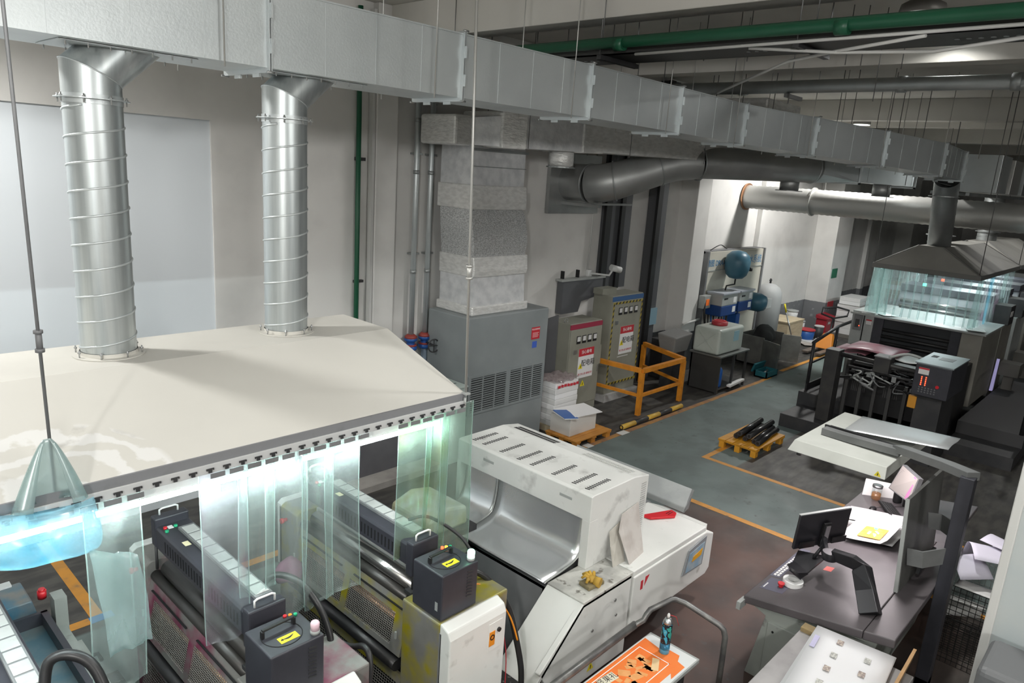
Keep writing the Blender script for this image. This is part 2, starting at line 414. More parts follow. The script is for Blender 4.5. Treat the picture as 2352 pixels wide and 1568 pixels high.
# ------------------------------------------------------------------ walls
def wall_mat(name, up_, low, hgt, rec=None):
    mt = bpy.data.materials.new(name); mt.use_nodes = True; nt = mt.node_tree; N = nt.nodes; L = nt.links
    b = N['Principled BSDF']; b.inputs['Roughness'].default_value = 0.75
    g = N.new('ShaderNodeNewGeometry'); sp = N.new('ShaderNodeSeparateXYZ'); L.new(g.outputs['Position'], sp.inputs[0])
    n = N.new('ShaderNodeTexNoise'); n.inputs['Scale'].default_value = 1.4; n.inputs['Detail'].default_value = 8; L.new(g.outputs['Position'], n.inputs['Vector'])
    r = N.new('ShaderNodeMapRange'); r.inputs[1].default_value = 0.45; r.inputs[2].default_value = 0.75; L.new(n.outputs[0], r.inputs[0])
    x = N.new('ShaderNodeMix'); x.data_type = 'RGBA'; L.new(r.outputs[0], x.inputs[0]); x.inputs[6].default_value = (*up_, 1); x.inputs[7].default_value = tuple(c*0.86 for c in up_) + (1,)
    n3 = N.new('ShaderNodeTexNoise'); n3.inputs['Scale'].default_value = 7; n3.inputs['Detail'].default_value = 8; L.new(g.outputs['Position'], n3.inputs['Vector'])
    a = N.new('ShaderNodeMath'); a.operation = 'MULTIPLY_ADD'; a.inputs[1].default_value = 0.05; L.new(n3.outputs[0], a.inputs[0]); L.new(sp.outputs[2], a.inputs[2])
    c = N.new('ShaderNodeMath'); c.operation = 'LESS_THAN'; c.inputs[1].default_value = hgt; L.new(a.outputs[0], c.inputs[0])
    y = N.new('ShaderNodeMix'); y.data_type = 'RGBA'; L.new(c.outputs[0], y.inputs[0]); L.new(x.outputs[2], y.inputs[6])
    n2 = N.new('ShaderNodeTexNoise'); n2.inputs['Scale'].default_value = 5; n2.inputs['Detail'].default_value = 8; L.new(g.outputs['Position'], n2.inputs['Vector'])
    r2_ = N.new('ShaderNodeMapRange'); r2_.inputs[1].default_value = 0.62; r2_.inputs[2].default_value = 0.66; L.new(n2.outputs[0], r2_.inputs[0])
    d = N.new('ShaderNodeMix'); d.data_type = 'RGBA'; L.new(r2_.outputs[0], d.inputs[0]); d.inputs[6].default_value = (*low, 1); d.inputs[7].default_value = tuple(v*1.6 for v in low) + (1,)
    L.new(d.outputs[2], y.inputs[7]); L.new(y.outputs[2], b.inputs['Base Color'])
    return mt
WALL = wall_mat('wall_plaster', (0.75, 0.74, 0.715), (0.20, 0.205, 0.215), 1.07)
WALLN = wall_mat('wall_plaster_dark_dado', (0.75, 0.74, 0.715), (0.075, 0.077, 0.082), 1.05)
PANEL = mat('wall_infill', (0.68, 0.725, 0.76), 0.8)
CEIL = mat('ceiling_plaster', (0.64, 0.625, 0.58), 0.85, col2=(0.57, 0.555, 0.515), nscale=0.8)
wl = structure(B().box(-9, 46, 9.62, 9.8, 0, 7.0).obj('wall_back', WALLN, at=(0, 9.62, 0)))
B().box(4.25, 16.0, 9.4, 9.62, 0, 7.0).obj('wall_panel', WALLN, wl)
B().box(-9, 4.25, 9.4, 9.62, 5.13, 7.0).obj('wall_header', WALLN, wl)
B().box(16.0, 46, 9.45, 9.62, 0, 7.0).obj('wall_panel', WALL, wl)
B().box(-9, 4.25, 9.43, 9.62, 0.0, 5.13).obj('infill_panel', PANEL, wl)
def pier(x0, x1, y0, mt): return B().box(x0, x1, y0, 9.45, 0, 7.0).obj('pillar', mt, wl, bevel=0.015)
pier(6.72, 7.12, 9.26, WALLN); pier(15.9, 16.55, 8.92, WALLN)
pier(25.0, 26.4, 8.72, WALL); pier(34.0, 35.2, 8.8, WALL); pier(30.2, 30.5, 9.3, WALL); pier(20.4, 20.7, 9.3, WALL)
structure(B().box(-9.2, -9, -15, 9.8, 0, 7.0).obj('wall_left', WALL))
structure(B().box(46, 46.2, -15, 9.8, 0, 7.0).obj('wall_right', WALL))
structure(B().box(-9, 46, -15.2, -15, 0, 7.0).obj('wall_front', WALL))
ce = structure(B().box(-9, 46, -15, 9.8, 7.0, 7.2).obj('ceiling', CEIL))
for x0, x1, zb in ((6.95, 7.3, 6.5), (11.0, 11.35, 6.5), (-2.2, -1.85, 6.5), (19.3, 19.6, 6.5), (21.8, 22.1, 6.55), (27.0, 27.4, 6.5), (33, 33.4, 6.5), (39, 39.4, 6.5)):
    B().box(x0, x1, -15, 9.4, zb, 7.0).obj('beam', CEIL, ce, bevel=0.012)

# ------------------------------------------------------------------ near extraction hood
def hood_slope_mat():
    mt = bpy.data.materials.new('hood_cream_wiped'); mt.use_nodes = True; nt = mt.node_tree; N = nt.nodes; L = nt.links
    b = N['Principled BSDF']; b.inputs['Roughness'].default_value = 0.62
    g = N.new('ShaderNodeNewGeometry')
    n = N.new('ShaderNodeTexNoise'); n.inputs['Scale'].default_value = 1.2; n.inputs['Detail'].default_value = 8; L.new(g.outputs['Position'], n.inputs['Vector'])
    base = N.new('ShaderNodeMix'); base.data_type = 'RGBA'; base.inputs[6].default_value = (0.64, 0.63, 0.58, 1); base.inputs[7].default_value = (0.55, 0.54, 0.50, 1); L.new(n.outputs[0], base.inputs[0])
    # wiping arcs left in the dust round the left hanger
    dv = N.new('ShaderNodeVectorMath'); dv.operation = 'DISTANCE'; dv.inputs[1].default_value = (0.93, 4.02, 3.0); L.new(g.outputs['Position'], dv.inputs[0])
    mp = N.new('ShaderNodeMapping'); mp.inputs['Location'].default_value = (-0.93, -4.02, 0); L.new(g.outputs['Position'], mp.inputs[0])
    nz = N.new('ShaderNodeTexNoise'); nz.inputs['Scale'].default_value = 3.2; nz.inputs['Detail'].default_value = 5; L.new(mp.outputs[0], nz.inputs['Vector'])
    ma = N.new('ShaderNodeMath'); ma.operation = 'MULTIPLY_ADD'; ma.inputs[1].default_value = 0.55; L.new(nz.outputs[0], ma.inputs[0]); L.new(dv.outputs['Value'], ma.inputs[2])
    sn = N.new('ShaderNodeMath'); sn.operation = 'SINE'; mu = N.new('ShaderNodeMath'); mu.operation = 'MULTIPLY'; mu.inputs[1].default_value = 34; L.new(ma.outputs[0], mu.inputs[0]); L.new(mu.outputs[0], sn.inputs[0])
    r1 = N.new('ShaderNodeMapRange'); r1.inputs[1].default_value = -0.1; r1.inputs[2].default_value = 0.5; L.new(sn.outputs[0], r1.inputs[0])
    r2_ = N.new('ShaderNodeMapRange'); r2_.inputs[1].default_value = 0.64; r2_.inputs[2].default_value = 0.60; L.new(dv.outputs['Value'], r2_.inputs[0])
    mm = N.new('ShaderNodeMath'); mm.operation = 'MULTIPLY'; L.new(r1.outputs[0], mm.inputs[0]); L.new(r2_.outputs[0], mm.inputs[1])
    x = N.new('ShaderNodeMix'); x.data_type = 'RGBA'; x.inputs[7].default_value = (0.70, 0.70, 0.68, 1); L.new(base.outputs[2], x.inputs[6]); L.new(mm.outputs[0], x.inputs[0])
    d2 = N.new('ShaderNodeMapRange'); d2.inputs[1].default_value = 0.58; d2.inputs[2].default_value = 0.66; L.new(nz.outputs[0], d2.inputs[0])
    mm2 = N.new('ShaderNodeMath'); mm2.operation = 'MULTIPLY'; L.new(d2.outputs[0], mm2.inputs[0]); L.new(r2_.outputs[0], mm2.inputs[1])
    y = N.new('ShaderNodeMix'); y.data_type = 'RGBA'; y.inputs[7].default_value = (0.42, 0.41, 0.38, 1); L.new(x.outputs[2], y.inputs[6]); L.new(mm2.outputs[0], y.inputs[0])
    L.new(y.outputs[2], b.inputs['Base Color']); return mt
HX0, HX1 = -3.2, 3.86
hd = root('extraction_hood', 'large cream sheet metal extraction hood over the near press', 'hood', (1.5, 5.4, 2.86))
def sheet(name, pts, mt, th, parent):
    b = B(); f = b.face(pts); b.bm.normal_update(); bmesh.ops.solidify(b.bm, geom=[f], thickness=th); return b.obj(name, mt, parent)
sheet('top_panel', [(HX0, 5.09, 3.325), (HX1, 5.09, 3.325), (HX1, 5.79, 3.325), (HX0, 5.79, 3.325)], CREAM, 0.006, hd)
sheet('front_slope', [(HX0, 4.05, 3.0), (HX1, 4.05, 3.0), (HX1, 5.088, 3.325), (HX0, 5.088, 3.325)], hood_slope_mat(), 0.006, hd)
sheet('rear_slope', [(HX0, 5.792, 3.325), (HX1, 5.792, 3.325), (HX1, 6.85, 3.0), (HX0, 6.85, 3.0)], CREAM, 0.006, hd)
sheet('end_panel', [(HX1, 4.05, 3.0), (HX1, 6.85, 3.0), (HX1, 5.79, 3.324), (HX1, 5.09, 3.324)], CREAM, 0.006, hd)
sk = B().box(HX0, HX1, 4.035, 4.05, 2.935, 3.0).box(HX0, HX1, 6.85, 6.865, 2.935, 3.0).box(HX1-0.015, HX1, 4.05, 6.85, 2.935, 3.0).obj('skirt', SKIRT, hd)
B().box(HX0, HX1, 4.022, 4.034, 2.885, 2.945).obj('curtain_rail', mat('rail_pale', (0.52, 0.53, 0.53), 0.5), hd, bevel=0.003)
B().box(HX1-0.03, HX1+0.02, 4.0, 4.06, 2.995, 3.008).cyl((HX1-0.02, 4.02, 2.9), (HX1-0.02, 4.02, 2.97), 0.012, 8).obj('corner_bracket', LGREY, hd)
hk = B().box(-0.010, 0.010, -0.004, 0.004, -0.022, 0.0).box(-0.023, 0.023, -0.004, 0.004, 0.0, 0.006).box(-0.023, -0.018, -0.004, 0.004, -0.006, 0.0).box(0.018, 0.023, -0.004, 0.004, -0.006, 0.0).mesh('hook', CHAR)
for k in range(44):
    inst(hk, 'hook', hd, (-0.62 + 0.1030*k, 4.014, 2.915))
spt = B().box(-0.045, 0.045, -0.003, 0.003, -0.03, 0.0).mesh('clamp_plate', MGREY)
for k in range(26):
    x = 0.85 + 0.118*k
    if any(a <= x <= b_ for a, b_ in ((0.85, 1.36), (1.69, 2.86), (3.2, 3.97))): inst(spt, 'clamp_plate', hd, (x, 4.014, 2.884))
# light tubes fixed below the front edge
TUBE = emis('tube_glow', (0.90, 1.0, 1.0), TUBE_E)
def tube_light(x0, x1, label):
    t = root('tube_lamp', label, 'lamp', ((x0+x1)/2, 4.15, 2.79), 'tube lamps under the near hood')
    B().box(x0, x1, 4.135, 4.175, 2.780, 2.86).obj('holder', WPAINT, t)
    B().cyl((x0+0.02, 4.15, 2.758), (x1-0.02, 4.15, 2.758), 0.020, 10).obj('tube', TUBE, t)
for i, (a, b_) in enumerate(((-1.3, -0.12), (-0.08, 1.10), (1.14, 2.40), (2.44, 3.70))):
    tube_light(a, b_, ('glowing tube lamp beyond the left frame edge under the hood', 'glowing tube lamp above the blue stained plastic bundle', 'glowing tube lamp in the middle of the near hood edge', 'glowing tube lamp at the right end of the near hood')[i])

# clear strip curtains
VINYL = film('vinyl', (0.93, 0.975, 0.96), (0.62, 0.70, 0.69), 0.07, 0.28, 4.0)
VINYLG = film('vinyl_green', (0.84, 0.94, 0.89), (0.55, 0.68, 0.60), 0.14, 0.45, 4.0, stain=(0.45, 0.50, 0.30))
VINYLB = film('vinyl_cyan', (0.78, 0.91, 0.95), (0.45, 0.70, 0.80), 0.2, 0.55, 4.0, stain=(0.10, 0.45, 0.60))
VINYLP = film('vinyl_pink', (0.91, 0.95, 0.95), (0.60, 0.63, 0.65), 0.10, 0.36, 4.0, stain=(0.50, 0.22, 0.38))
VINYLM = film('vinyl_milky', (0.85, 0.94, 0.93), (0.60, 0.70, 0.70), 0.25, 0.6, 4.0)
EDGE = film('vinyl_edge', (0.85, 0.94, 0.92), (0.75, 0.86, 0.84), 0.3, 0.5, 4.0)
def strip(x0, x1, zt, zb, mt, label, y=4.04, wav=0.012, ph=0.0, lean=0.0, cut=0.0, nx=10, nz=22, group='clear plastic curtain strips of the near hood', axis='x', thick=0.003, parts=True):
    rows = []
    for j in range(nz+1):
        t = j/nz; row = []
        for i in range(nx+1):
            s = i/nx
            zbot = zb + cut*s; z = zt + (zbot-zt)*t
            d = wav*(0.25+t)*(math.sin(s*5.3+ph+t*1.3) + 0.6*math.sin(s*11+ph*2+t*3.1)) + lean*t*t
            xx = x0 + (x1-x0)*s + 0.012*math.sin(t*4+ph)*t
            row.append((xx, y+d, z) if axis == 'x' else (y+d, xx, z))
        rows.append(row)
    o = B().grid(rows, thick).obj('curtain_strip', mt)
    tag(o, label, 'curtain strip', group)
    if parts:
        for e in (0, -1):
            B().tube([Vector(r[e]) for r in rows], 0.004, 5).obj('cut_edge', EDGE, o)
    return o
strip(1.06, 1.35, 2.90, 1.68, VINYL, 'long clear strip hanging left of the first dark ink cover', ph=0.4)
strip(1.69, 1.99, 2.90, 1.74, VINYLP, 'pink stained clear strip draped over the first dark ink cover', ph=1.0, lean=-0.05, cut=-0.03)
strip(1.93, 2.18, 2.90, 1.95, VINYL, 'short clear strip second in the middle run of curtain', ph=2.0, y=4.035)
strip(2.12, 2.42, 2.90, 1.66, VINYL, 'clear strip hanging right behind the first dark drive box', ph=0.2, y=4.05)
strip(2.38, 2.62, 2.90, 1.66, VINYL, 'clear strip second from the right in the middle run', ph=3.1, y=4.03, cut=0.02)
strip(2.56, 2.85, 2.90, 1.67, VINYL, 'clear strip at the right edge of the middle run', ph=4.2, y=4.05)
strip(3.20, 3.52, 2.90, 1.74, VINYLG, 'greenish clear strip touching the second dark ink cover', ph=0.7, y=4.04, wav=0.022)
strip(3.46, 3.70, 2.90, 1.46, VINYLG, 'narrow greenish folded strip behind the second dark drive box', ph=2.6, y=4.03, wav=0.025)
strip(3.62, 3.96, 2.92, 1.54, VINYLG, 'wide greenish strip at the right corner of the near hood', ph=5.0, y=4.045)
strip(-0.10, 0.22, 2.90, 1.9, VINYL, 'clear strip at the left picture edge under the hood', ph=1.4)
# the bundle of strips folded up round the left hanger
rows = []
for j in range(13):
    t = j/12; wl_ = 0.02 + 0.155*t**0.8; z = 3.30 - 0.34*t
    rows.append([(0.925 + wl_*math.sin(a)*1.0 - 0.02*t, 4.03 - 0.05*t + wl_*0.35*math.cos(a), z) for a in [-2.6 + 5.2*i/14 for i in range(15)]])
tag(B().grid(rows, 0.003).obj('folded_strip', VINYLM), 'clear plastic strip folded into a cone round the left hanger rod', 'curtain strip')
rows = []
for j in range(12):
    t = j/11; z = 2.985 - 0.36*t + 0.06*t*t
    rows.append([(0.30 + 0.80*i/16, 3.985 - 0.10*math.sin(PI*t) - 0.02*math.sin(i*0.9), z + 0.05*math.sin(i*0.35) - 0.06*(1-i/16)) for i in range(17)])
tag(B().grid(rows, 0.003).obj('tucked_strip', VINYLB), 'cyan stained plastic strip tucked sideways under the hood edge', 'curtain strip')
rows = []
for j in range(18):
    t = j/17
    rows.append([(1.05 + 0.06*t + (0.235)*i/8 , 3.945 - 0.05*math.sin(PI*t) + 0.016*math.sin(i*1.3+t*5) + 0.008*math.sin(i*2.9-t*13), 2.66 - 0.10*i/8*(1-t) - 0.68*t) for i in range(9)])
tag(B().grid(rows, 0.003).obj('hanging_flap', VINYLM), 'milky crumpled plastic flap hanging below the cyan strip', 'curtain strip')

# ------------------------------------------------------------------ hanger rods
def rod(p0, p1, r, mt, label, grip=None, group='hanger rods'):
    t = root('hanger_rod', label, 'rod', p0, group)
    B().cyl(p0, p1, r, 8).obj('rod', mt, t)
    if grip is not None:
        p0v, p1v = Vector(p0), Vector(p1); a = p0v.lerp(p1v, grip); d = (p1v-p0v).normalized()
        B().cyl(a, a+d*0.10, r*1.8, 8).cyl(a-d*0.006, a+d*0.012, r*2.6, 8).cyl(a+d*0.09, a+d*0.106, r*2.6, 8).obj('coupling', mt, t)
    return t
rod((0.945, 4.05, 3.0), (0.89, 4.05, 7.0), 0.0085, MGREY, 'dark hanger rod holding up the left of the near hood', 0.19)
rod((3.865, 4.04, 3.0), (3.74, 4.05, 7.0), 0.011, RODL, 'pale hanger rod at the right front corner of the near hood', 0.235)
rod((3.62, 6.35, 3.14), (3.62, 6.35, 5.5), 0.008, ROD, 'thin hanger rod behind the right spiral duct', 0.28)

# ------------------------------------------------------------------ spiral ducts
def spiral(x, y, r, z0, z1, ztop, lean, label, turns, ph=0.0):
    t = root('spiral_duct', label, 'duct', (x, y, z0), 'spiral ducts of the near hood')
    pipe = B().cyl((x, y, z0+0.01), (x, y, z1), r, 40, cap=False).obj('pipe', SPIR, t)
    n = int(turns*32); pts = []
    for i in range(n+1):
        a = ph + 2*PI*turns*i/n
        pts.append((x + (r+0.001)*math.cos(a), y + (r+0.001)*math.sin(a), z0+0.04 + (z1-z0-0.08)*i/n))
    B().tube(pts, 0.0075, 6).obj('seam', GALV, pipe)
    B().ring((x, y, 0), r*0.98, r+0.055, z0+0.002, z0+0.008, 40).cyl((x, y, z0+0.008), (x, y, z0+0.035), r+0.006, 40, cap=False).obj('base_flange', CREAM, t)
    fl = B().ring((x, y, 0), r*0.98, r+0.045, z1, z1+0.006, 40).cyl((x, y, z1-0.03), (x, y, z1+0.03), r+0.005, 40, cap=False).obj('top_flange', GALV, t)
    bm_ = B().cyl((0, 0, -0.028), (0, 0, 0.028), 0.005, 8).cyl((0, 0, 0.006), (0, 0, 0.016), 0.010, 6).mesh('bolt', BOLT)
    for k in range(8):
        a = 2*PI*k/8 + 0.25
        inst(bm_, 'bolt', t, (x+(r+0.034)*math.cos(a), y+(r+0.034)*math.sin(a), z0+0.03))
        inst(bm_, 'bolt', t, (x+(r+0.026)*math.cos(a), y+(r+0.026)*math.sin(a), z1))
    # two-piece mitred elbow into the duct: the cut plane leans half the bend
    zc = z1 + 0.165; k = math.tan(math.radians(24))
    b1, b2, ns = [], [], 40
    b = B(); rings = []
    for lev in range(3):
        ring = []
        for i in range(ns):
            a = 2*PI*i/ns; cx, cy = r*math.cos(a), r*math.sin(a)
            if lev == 0: p = (x+cx, y+cy, z1+0.006)
            elif lev == 1: p = (x+cx, y+cy, zc - k*cx)
            else:
                zz = ztop; p = (x + cx + (zz-(zc-k*cx))*1.08, y+cy, zz)
            ring.append(p)
        rings.append(ring)
    for nm, (A, C_) in (('elbow_lower', (rings[0], rings[1])), ('elbow_upper', (rings[1], rings[2]))):
        b = B(); va = [b.bm.verts.new(p) for p in A]; vb = [b.bm.verts.new(p) for p in C_]
        for i in range(ns):
            f = b.bm.faces.new((va[i], va[(i+1) % ns], vb[(i+1) % ns], vb[i])); f.smooth = True
        b.obj(nm, SPIR, t)
    B().tube([Vector(p)+Vector((0, 0, 0)) for p in rings[1]], 0.005, 5, closed=True).obj('elbow_seam', GALV, t)
    cx = x + (ztop-zc)*1.08
    B().prism([(cx-0.42, y-0.26), (cx+0.42, y-0.26), (cx+0.42, y+0.22), (cx-0.42, y+0.22)], 'z', ztop-0.006, ztop).obj('saddle_plate', GALV, t)
    for i in range(7):
        for yy in (y-0.245, y+0.205): inst(bm_, 'bolt', t, (cx-0.38+0.76*i/6, yy, ztop-0.005))
    return t
spiral(1.68, 5.45, 0.178, 3.325, 5.05, 5.378, 0.2, 'left upright spiral duct between near hood and overhead duct', 9.3, 2.2)
spiral(3.06, 5.44, 0.172, 3.325, 5.05, 5.378, 0.2, 'right upright spiral duct between near hood and overhead duct', 9.3, 2.0)

# ------------------------------------------------------------------ overhead rectangular duct
JT = [(-3.0, 5.09, 5.38, 5.90), (-0.96, 5.09, 5.38, 5.90), (0.89, 5.09, 5.38, 5.90), (2.74, 5.09, 5.38, 5.905), (4.59, 5.07, 5.38, 5.91), (6.45, 5.06, 5.385, 5.91), (8.3, 5.06, 5.37, 5.90), (10.15, 5.09, 5.36, 5.895),
      (12.05, 4.79, 5.325, 5.885), (13.9, 4.27, 5.265, 5.83), (15.75, 3.78, 5.20, 5.77), (17.0, 3.70, 5.15, 5.69)]
DW = 0.66
du = root('overhead_duct', 'long galvanised rectangular duct running overhead across the hall', 'duct', (4.59, 5.4, 5.38))
def jring(j, g=0.0):
    x, y, zb, zt = JT[j]
    a = Vector(JT[min(j+1, len(JT)-1)][:2]) - Vector(JT[max(j-1, 0)][:2]); a.normalize(); n = Vector((-a.y, a.x))
    f = Vector((x, y)) - n*g; bk = Vector((x, y)) + n*(DW+g)
    return [Vector((f.x, f.y, zb-g)), Vector((bk.x, bk.y, zb-g)), Vector((bk.x, bk.y, zt+g)), Vector((f.x, f.y, zt+g))], Vector((a.x, a.y, 0))
for j in range(len(JT)-1):
    A, da = jring(j); C_, dc = jring(j+1)
    s = B(); va = [s.bm.verts.new(p) for p in A]; vb = [s.bm.verts.new(p) for p in C_]
    for k in range(4): s.bm.faces.new((va[k], va[(k+1) % 4], vb[(k+1) % 4], vb[k]))
    if j == len(JT)-2: s.bm.faces.new(vb)
    sec = s.obj('duct_section', GALV, du)
    s = B()
    for q in range(1, 4):
        t = q/4
        P = [A[k].lerp(C_[k], t) for k in range(4)]; n = (A[0]-A[1]).normalized()*0.003
        s.bar([P[0]+n*0.4, P[3]+n*0.4], 0.003, 0.0015, (C_[0]-A[0]))
    s.bar([A[3]+Vector((0, 0, 0.006)), C_[3]+Vector((0, 0, 0.006))], 0.02, 0.012)
    s.obj('seam', GALV, sec)
for j in range(1, len(JT)):
    O, d = jring(j, 0.032); I, _ = jring(j, 0.0)
    s = B()
    for sh in (-0.012, 0.004):
        a = [p + d*sh for p in O]; i_ = [p + d*sh for p in I]; e = d*0.008
        for k in range(4):
            q = [a[k], a[(k+1) % 4], i_[(k+1) % 4], i_[k]]
            s.hexa(q, [p+e for p in q])
    fl = s.obj('joint_flange', GALV, du)
    s = B()
    for p in O: s.cyl(p*0.97+I[O.index(p)]*0.03 - d*0.03, p*0.97+I[O.index(p)]*0.03 + d*0.03, 0.009, 6)
    s.obj('corner_bolt', BOLT, fl)
    cl = B()
    for (u_, v_) in ((0, 1), (0, 3)):
        for f in (0.3, 0.7):
            c = O[u_].lerp(O[v_], f); e = (O[v_]-O[u_]).normalized()
            cl.bar([c-e*0.05-d*0.0, c+e*0.05], 0.05, 0.012, d)
    cl.obj('clip', GALV, fl)
for j in (1, 2, 3, 4, 5, 6, 7, 8, 9, 10):
    x, y, zb, zt = JT[j]
    hx = x - 0.35
    B().cyl((hx, y-0.05, zb-0.04), (hx, y-0.05, 7.0), 0.006, 6).cyl((hx, y+DW+0.05, zb-0.04), (hx, y+DW+0.05, 7.0), 0.006, 6).obj('hanger', RODL, du)

# ------------------------------------------------------------------ near printing press: three units
def inked(name, ink, base=(0.27, 0.265, 0.25)):
    return mat(name, base, 0.45, 0.25, col2=tuple(c*0.8 for c in base), nscale=4, dirt=ink, dscale=3.5, dlo=0.44, dhi=0.64)
INK = {0: inked('frame_cyan_ink', (0.05, 0.18, 0.28)), 1: inked('frame_magenta_ink', (0.22, 0.035, 0.085)), 2: inked('frame_yellow_ink', (0.36, 0.31, 0.015))}
TILE = mat('white_key_tile', (0.46, 0.47, 0.46), 0.35, col2=(0.38, 0.39, 0.38), nscale=7, dirt=(0.25, 0.24, 0.22), dscale=14, dlo=0.63, dhi=0.75)
ROLL = mat('roller_metal', (0.42, 0.42, 0.41), 0.22, 0.9)
ROLLD = mat('roller_dark', (0.045, 0.043, 0.04), 0.35, 0.2)
WIRE = mat('guard_wire', (0.40, 0.39, 0.35), 0.4, 0.5)
COPPER = mat('copper_roller', (0.55, 0.30, 0.17), 0.35, 0.7)
SLOT = mat('slot_black', (0.006, 0.006, 0.007), 0.7)
LED_G = emis('led_green', (0.05, 1.0, 0.35), 6.0); LED_GB = emis('beacon_green', (0.35, 1.0, 0.62), 9.0)
LED_R = emis('led_red', (1.0, 0.06, 0.02), 5.0); LED_O = emis('led_orange', (1.0, 0.35, 0.02), 5.0)
ROSE = mat('beacon_rose', (0.85, 0.62, 0.70), 0.2)
OR2 = mat('orange_plastic', (0.8, 0.28, 0.02), 0.4)
tile_me = B().box(-0.048, 0.048, -0.058, 0.058, 0, 0.006).mesh('key_tile', TILE, bevel=0.004)
slot_me = B().box(-0.002, 0.002, -0.008, 0.008, -0.045, 0.045).mesh('vent_slot', SLOT)
def wire_panel(b, p00, p10, p11, p01, nu, nv, r):
    """wires between the corners of a quad"""
    p00, p10, p11, p01 = map(Vector, (p00, p10, p11, p01))
    for i in range(nu+1):
        t = i/nu; b.bar([p00.lerp(p10, t), p01.lerp(p11, t)], r, r, (1, 0.01, 0))
    for j in range(nv+1):
        t = j/nv; b.bar([p00.lerp(p01, t), p10.lerp(p11, t)], r, r)
def arrow_sticker(c, rz, parent):
    R = Matrix.Rotation(rz, 3, 'Z'); c = Vector(c)
    st = B().rbox((c.x, c.y, c.z), (0.125, 0.062, 0.002), rz).obj('warning_sticker', YEL, parent)
    pts = []
    up_, dn = [], []
    for i in range(9):
        t = i/8; x = -0.04 + 0.08*t; y = -0.012*math.sin(PI*t) + 0.004 + 0.010*t; w_ = 0.002 + 0.006*math.sin(PI*t)
        up_.append(c + R @ Vector((x, y+w_, 0.0016))); dn.append(c + R @ Vector((x, y-w_, 0.0016)))
    b = B(); b.grid([up_, dn]); b.face([c + R @ Vector(p) for p in ((-0.055, -0.004, 0.0016), (-0.036, 0.014, 0.0016), (-0.034, -0.010, 0.0016))])
    b.obj('arrow_print', INKB, st)
def unit(idx, dx, label):
    dirt = INK[idx]
    X = lambda v: v + dx
    t = root('printing_unit', label, 'printing unit', (X(2.1), 4.6, 0.0), 'units of the near press')
    # side frames
    far = B().prism([(X(1.86), 0.0), (X(1.86), 1.52), (X(1.90), 1.55), (X(2.42), 1.55), (X(2.50), 1.2), (X(2.50), 0.0)], 'y', 5.52, 5.84).obj('far_frame', dirt, t, bevel=0.01)
    B().prism([(X(1.86), 0.9), (X(1.86), 1.53), (X(1.90), 1.565), (X(2.36), 1.565), (X(2.36), 1.55), (X(1.91), 1.55), (X(1.875), 1.52), (X(1.875), 0.9)], 'y', 5.80, 5.87).obj('white_edge', WPAINT, far)
    B().cyl((X(1.815), 5.70, 1.42), (X(1.86), 5.70, 1.42), 0.018, 12).cyl((X(1.80), 5.70, 1.42), (X(1.825), 5.70, 1.42), 0.026, 14).obj('stop_button', RED, t)
    near = B().prism([(X(1.80), 0.0), (X(1.80), 1.52), (X(2.52), 1.52), (X(2.52), 0.0)], 'y', 3.42, 3.86).obj('near_frame', dirt, t, bevel=0.012)
    B().prism([(X(1.80), 0.55), (X(1.80), 1.45), (X(2.40), 1.45), (X(2.44), 0.55)], 'y', 3.40, 3.425).obj('side_sheet', MGREY, near)
    dr = B().prism([(3.30, 0.30), (3.30, 1.44), (3.325, 1.50), (3.40, 1.53), (3.42, 1.53), (3.42, 0.30)], 'x', X(1.80), X(2.39)).obj('white_door', WHITE, t, bevel=0.012)
    B().box(X(2.20), X(2.345), 3.296, 3.3, 1.16, 1.40).obj('hatch', WHITE, dr, bevel=0.002)
    B().ring((X(2.235), 0, 1.28), 0.015, 0.024, 3.289, 3.2955, 16, 'y').obj('latch_ring', BLACK, dr)
    B().box(X(2.205), X(2.265), 3.2915, 3.2955, 1.205, 1.33).obj('latch_plate', OR2, dr, bevel=0.008)
    B().cyl((X(2.305), 3.282, 1.32), (X(2.305), 3.297, 1.32), 0.018, 12).obj('lock', BLACK, dr)
    # body between the frames
    B().prism([(X(1.98), 0.0), (X(1.98), 0.9), (X(2.06), 1.35), (X(2.5), 1.35), (X(2.52), 0.0)], 'y', 3.86, 5.52).obj('core', CHAR, t)
    # slanted guard panel with wire mesh windows
    pt, pb = (1.895, 1.42), (1.80, 0.98)
    def G(y, s, o=0.0): return (X(pt[0]+(pb[0]-pt[0])*s) - o, y, pt[1]+(pb[1]-pt[1])*s + o*0.2)
    b = B()
    for (y0, y1, s0, s1) in ((3.88, 5.54, 0.0, 0.30), (3.88, 5.54, 0.90, 1.0), (3.88, 4.02, 0.3, 0.9), (4.66, 4.74, 0.3, 0.9), (5.40, 5.54, 0.3, 0.9)):
        q = [G(y0, s0), G(y1, s0), G(y1, s1), G(y0, s1)]; b.hexa(q, [(p[0]+0.02, p[1], p[2]) for p in q])
    gp = b.obj('guard_panel', dirt, t)
    b = B(); wire_panel(b, G(4.02, 0.3, -0.006), G(4.66, 0.3, -0.006), G(4.66, 0.9, -0.006), G(4.02, 0.9, -0.006), 26, 16, 0.0035)
    wire_panel(b, G(4.74, 0.3, -0.006), G(5.40, 0.3, -0.006), G(5.40, 0.9, -0.006), G(4.74, 0.9, -0.006), 26, 16, 0.0035)
    o = b.obj('guard_mesh', WIRE, gp)
    o['kind'] = 'stuff'
    B().box(X(1.80), X(1.815), 3.93, 3.945, 1.12, 1.18).box(X(1.80), X(1.815), 5.47, 5.485, 1.12, 1.18).obj('grip', LGREY, gp)
    B().cyl((X(1.91), 3.9, 1.20), (X(1.91), 5.5, 1.20), 0.030, 16).obj('copper_roller', COPPER, t)
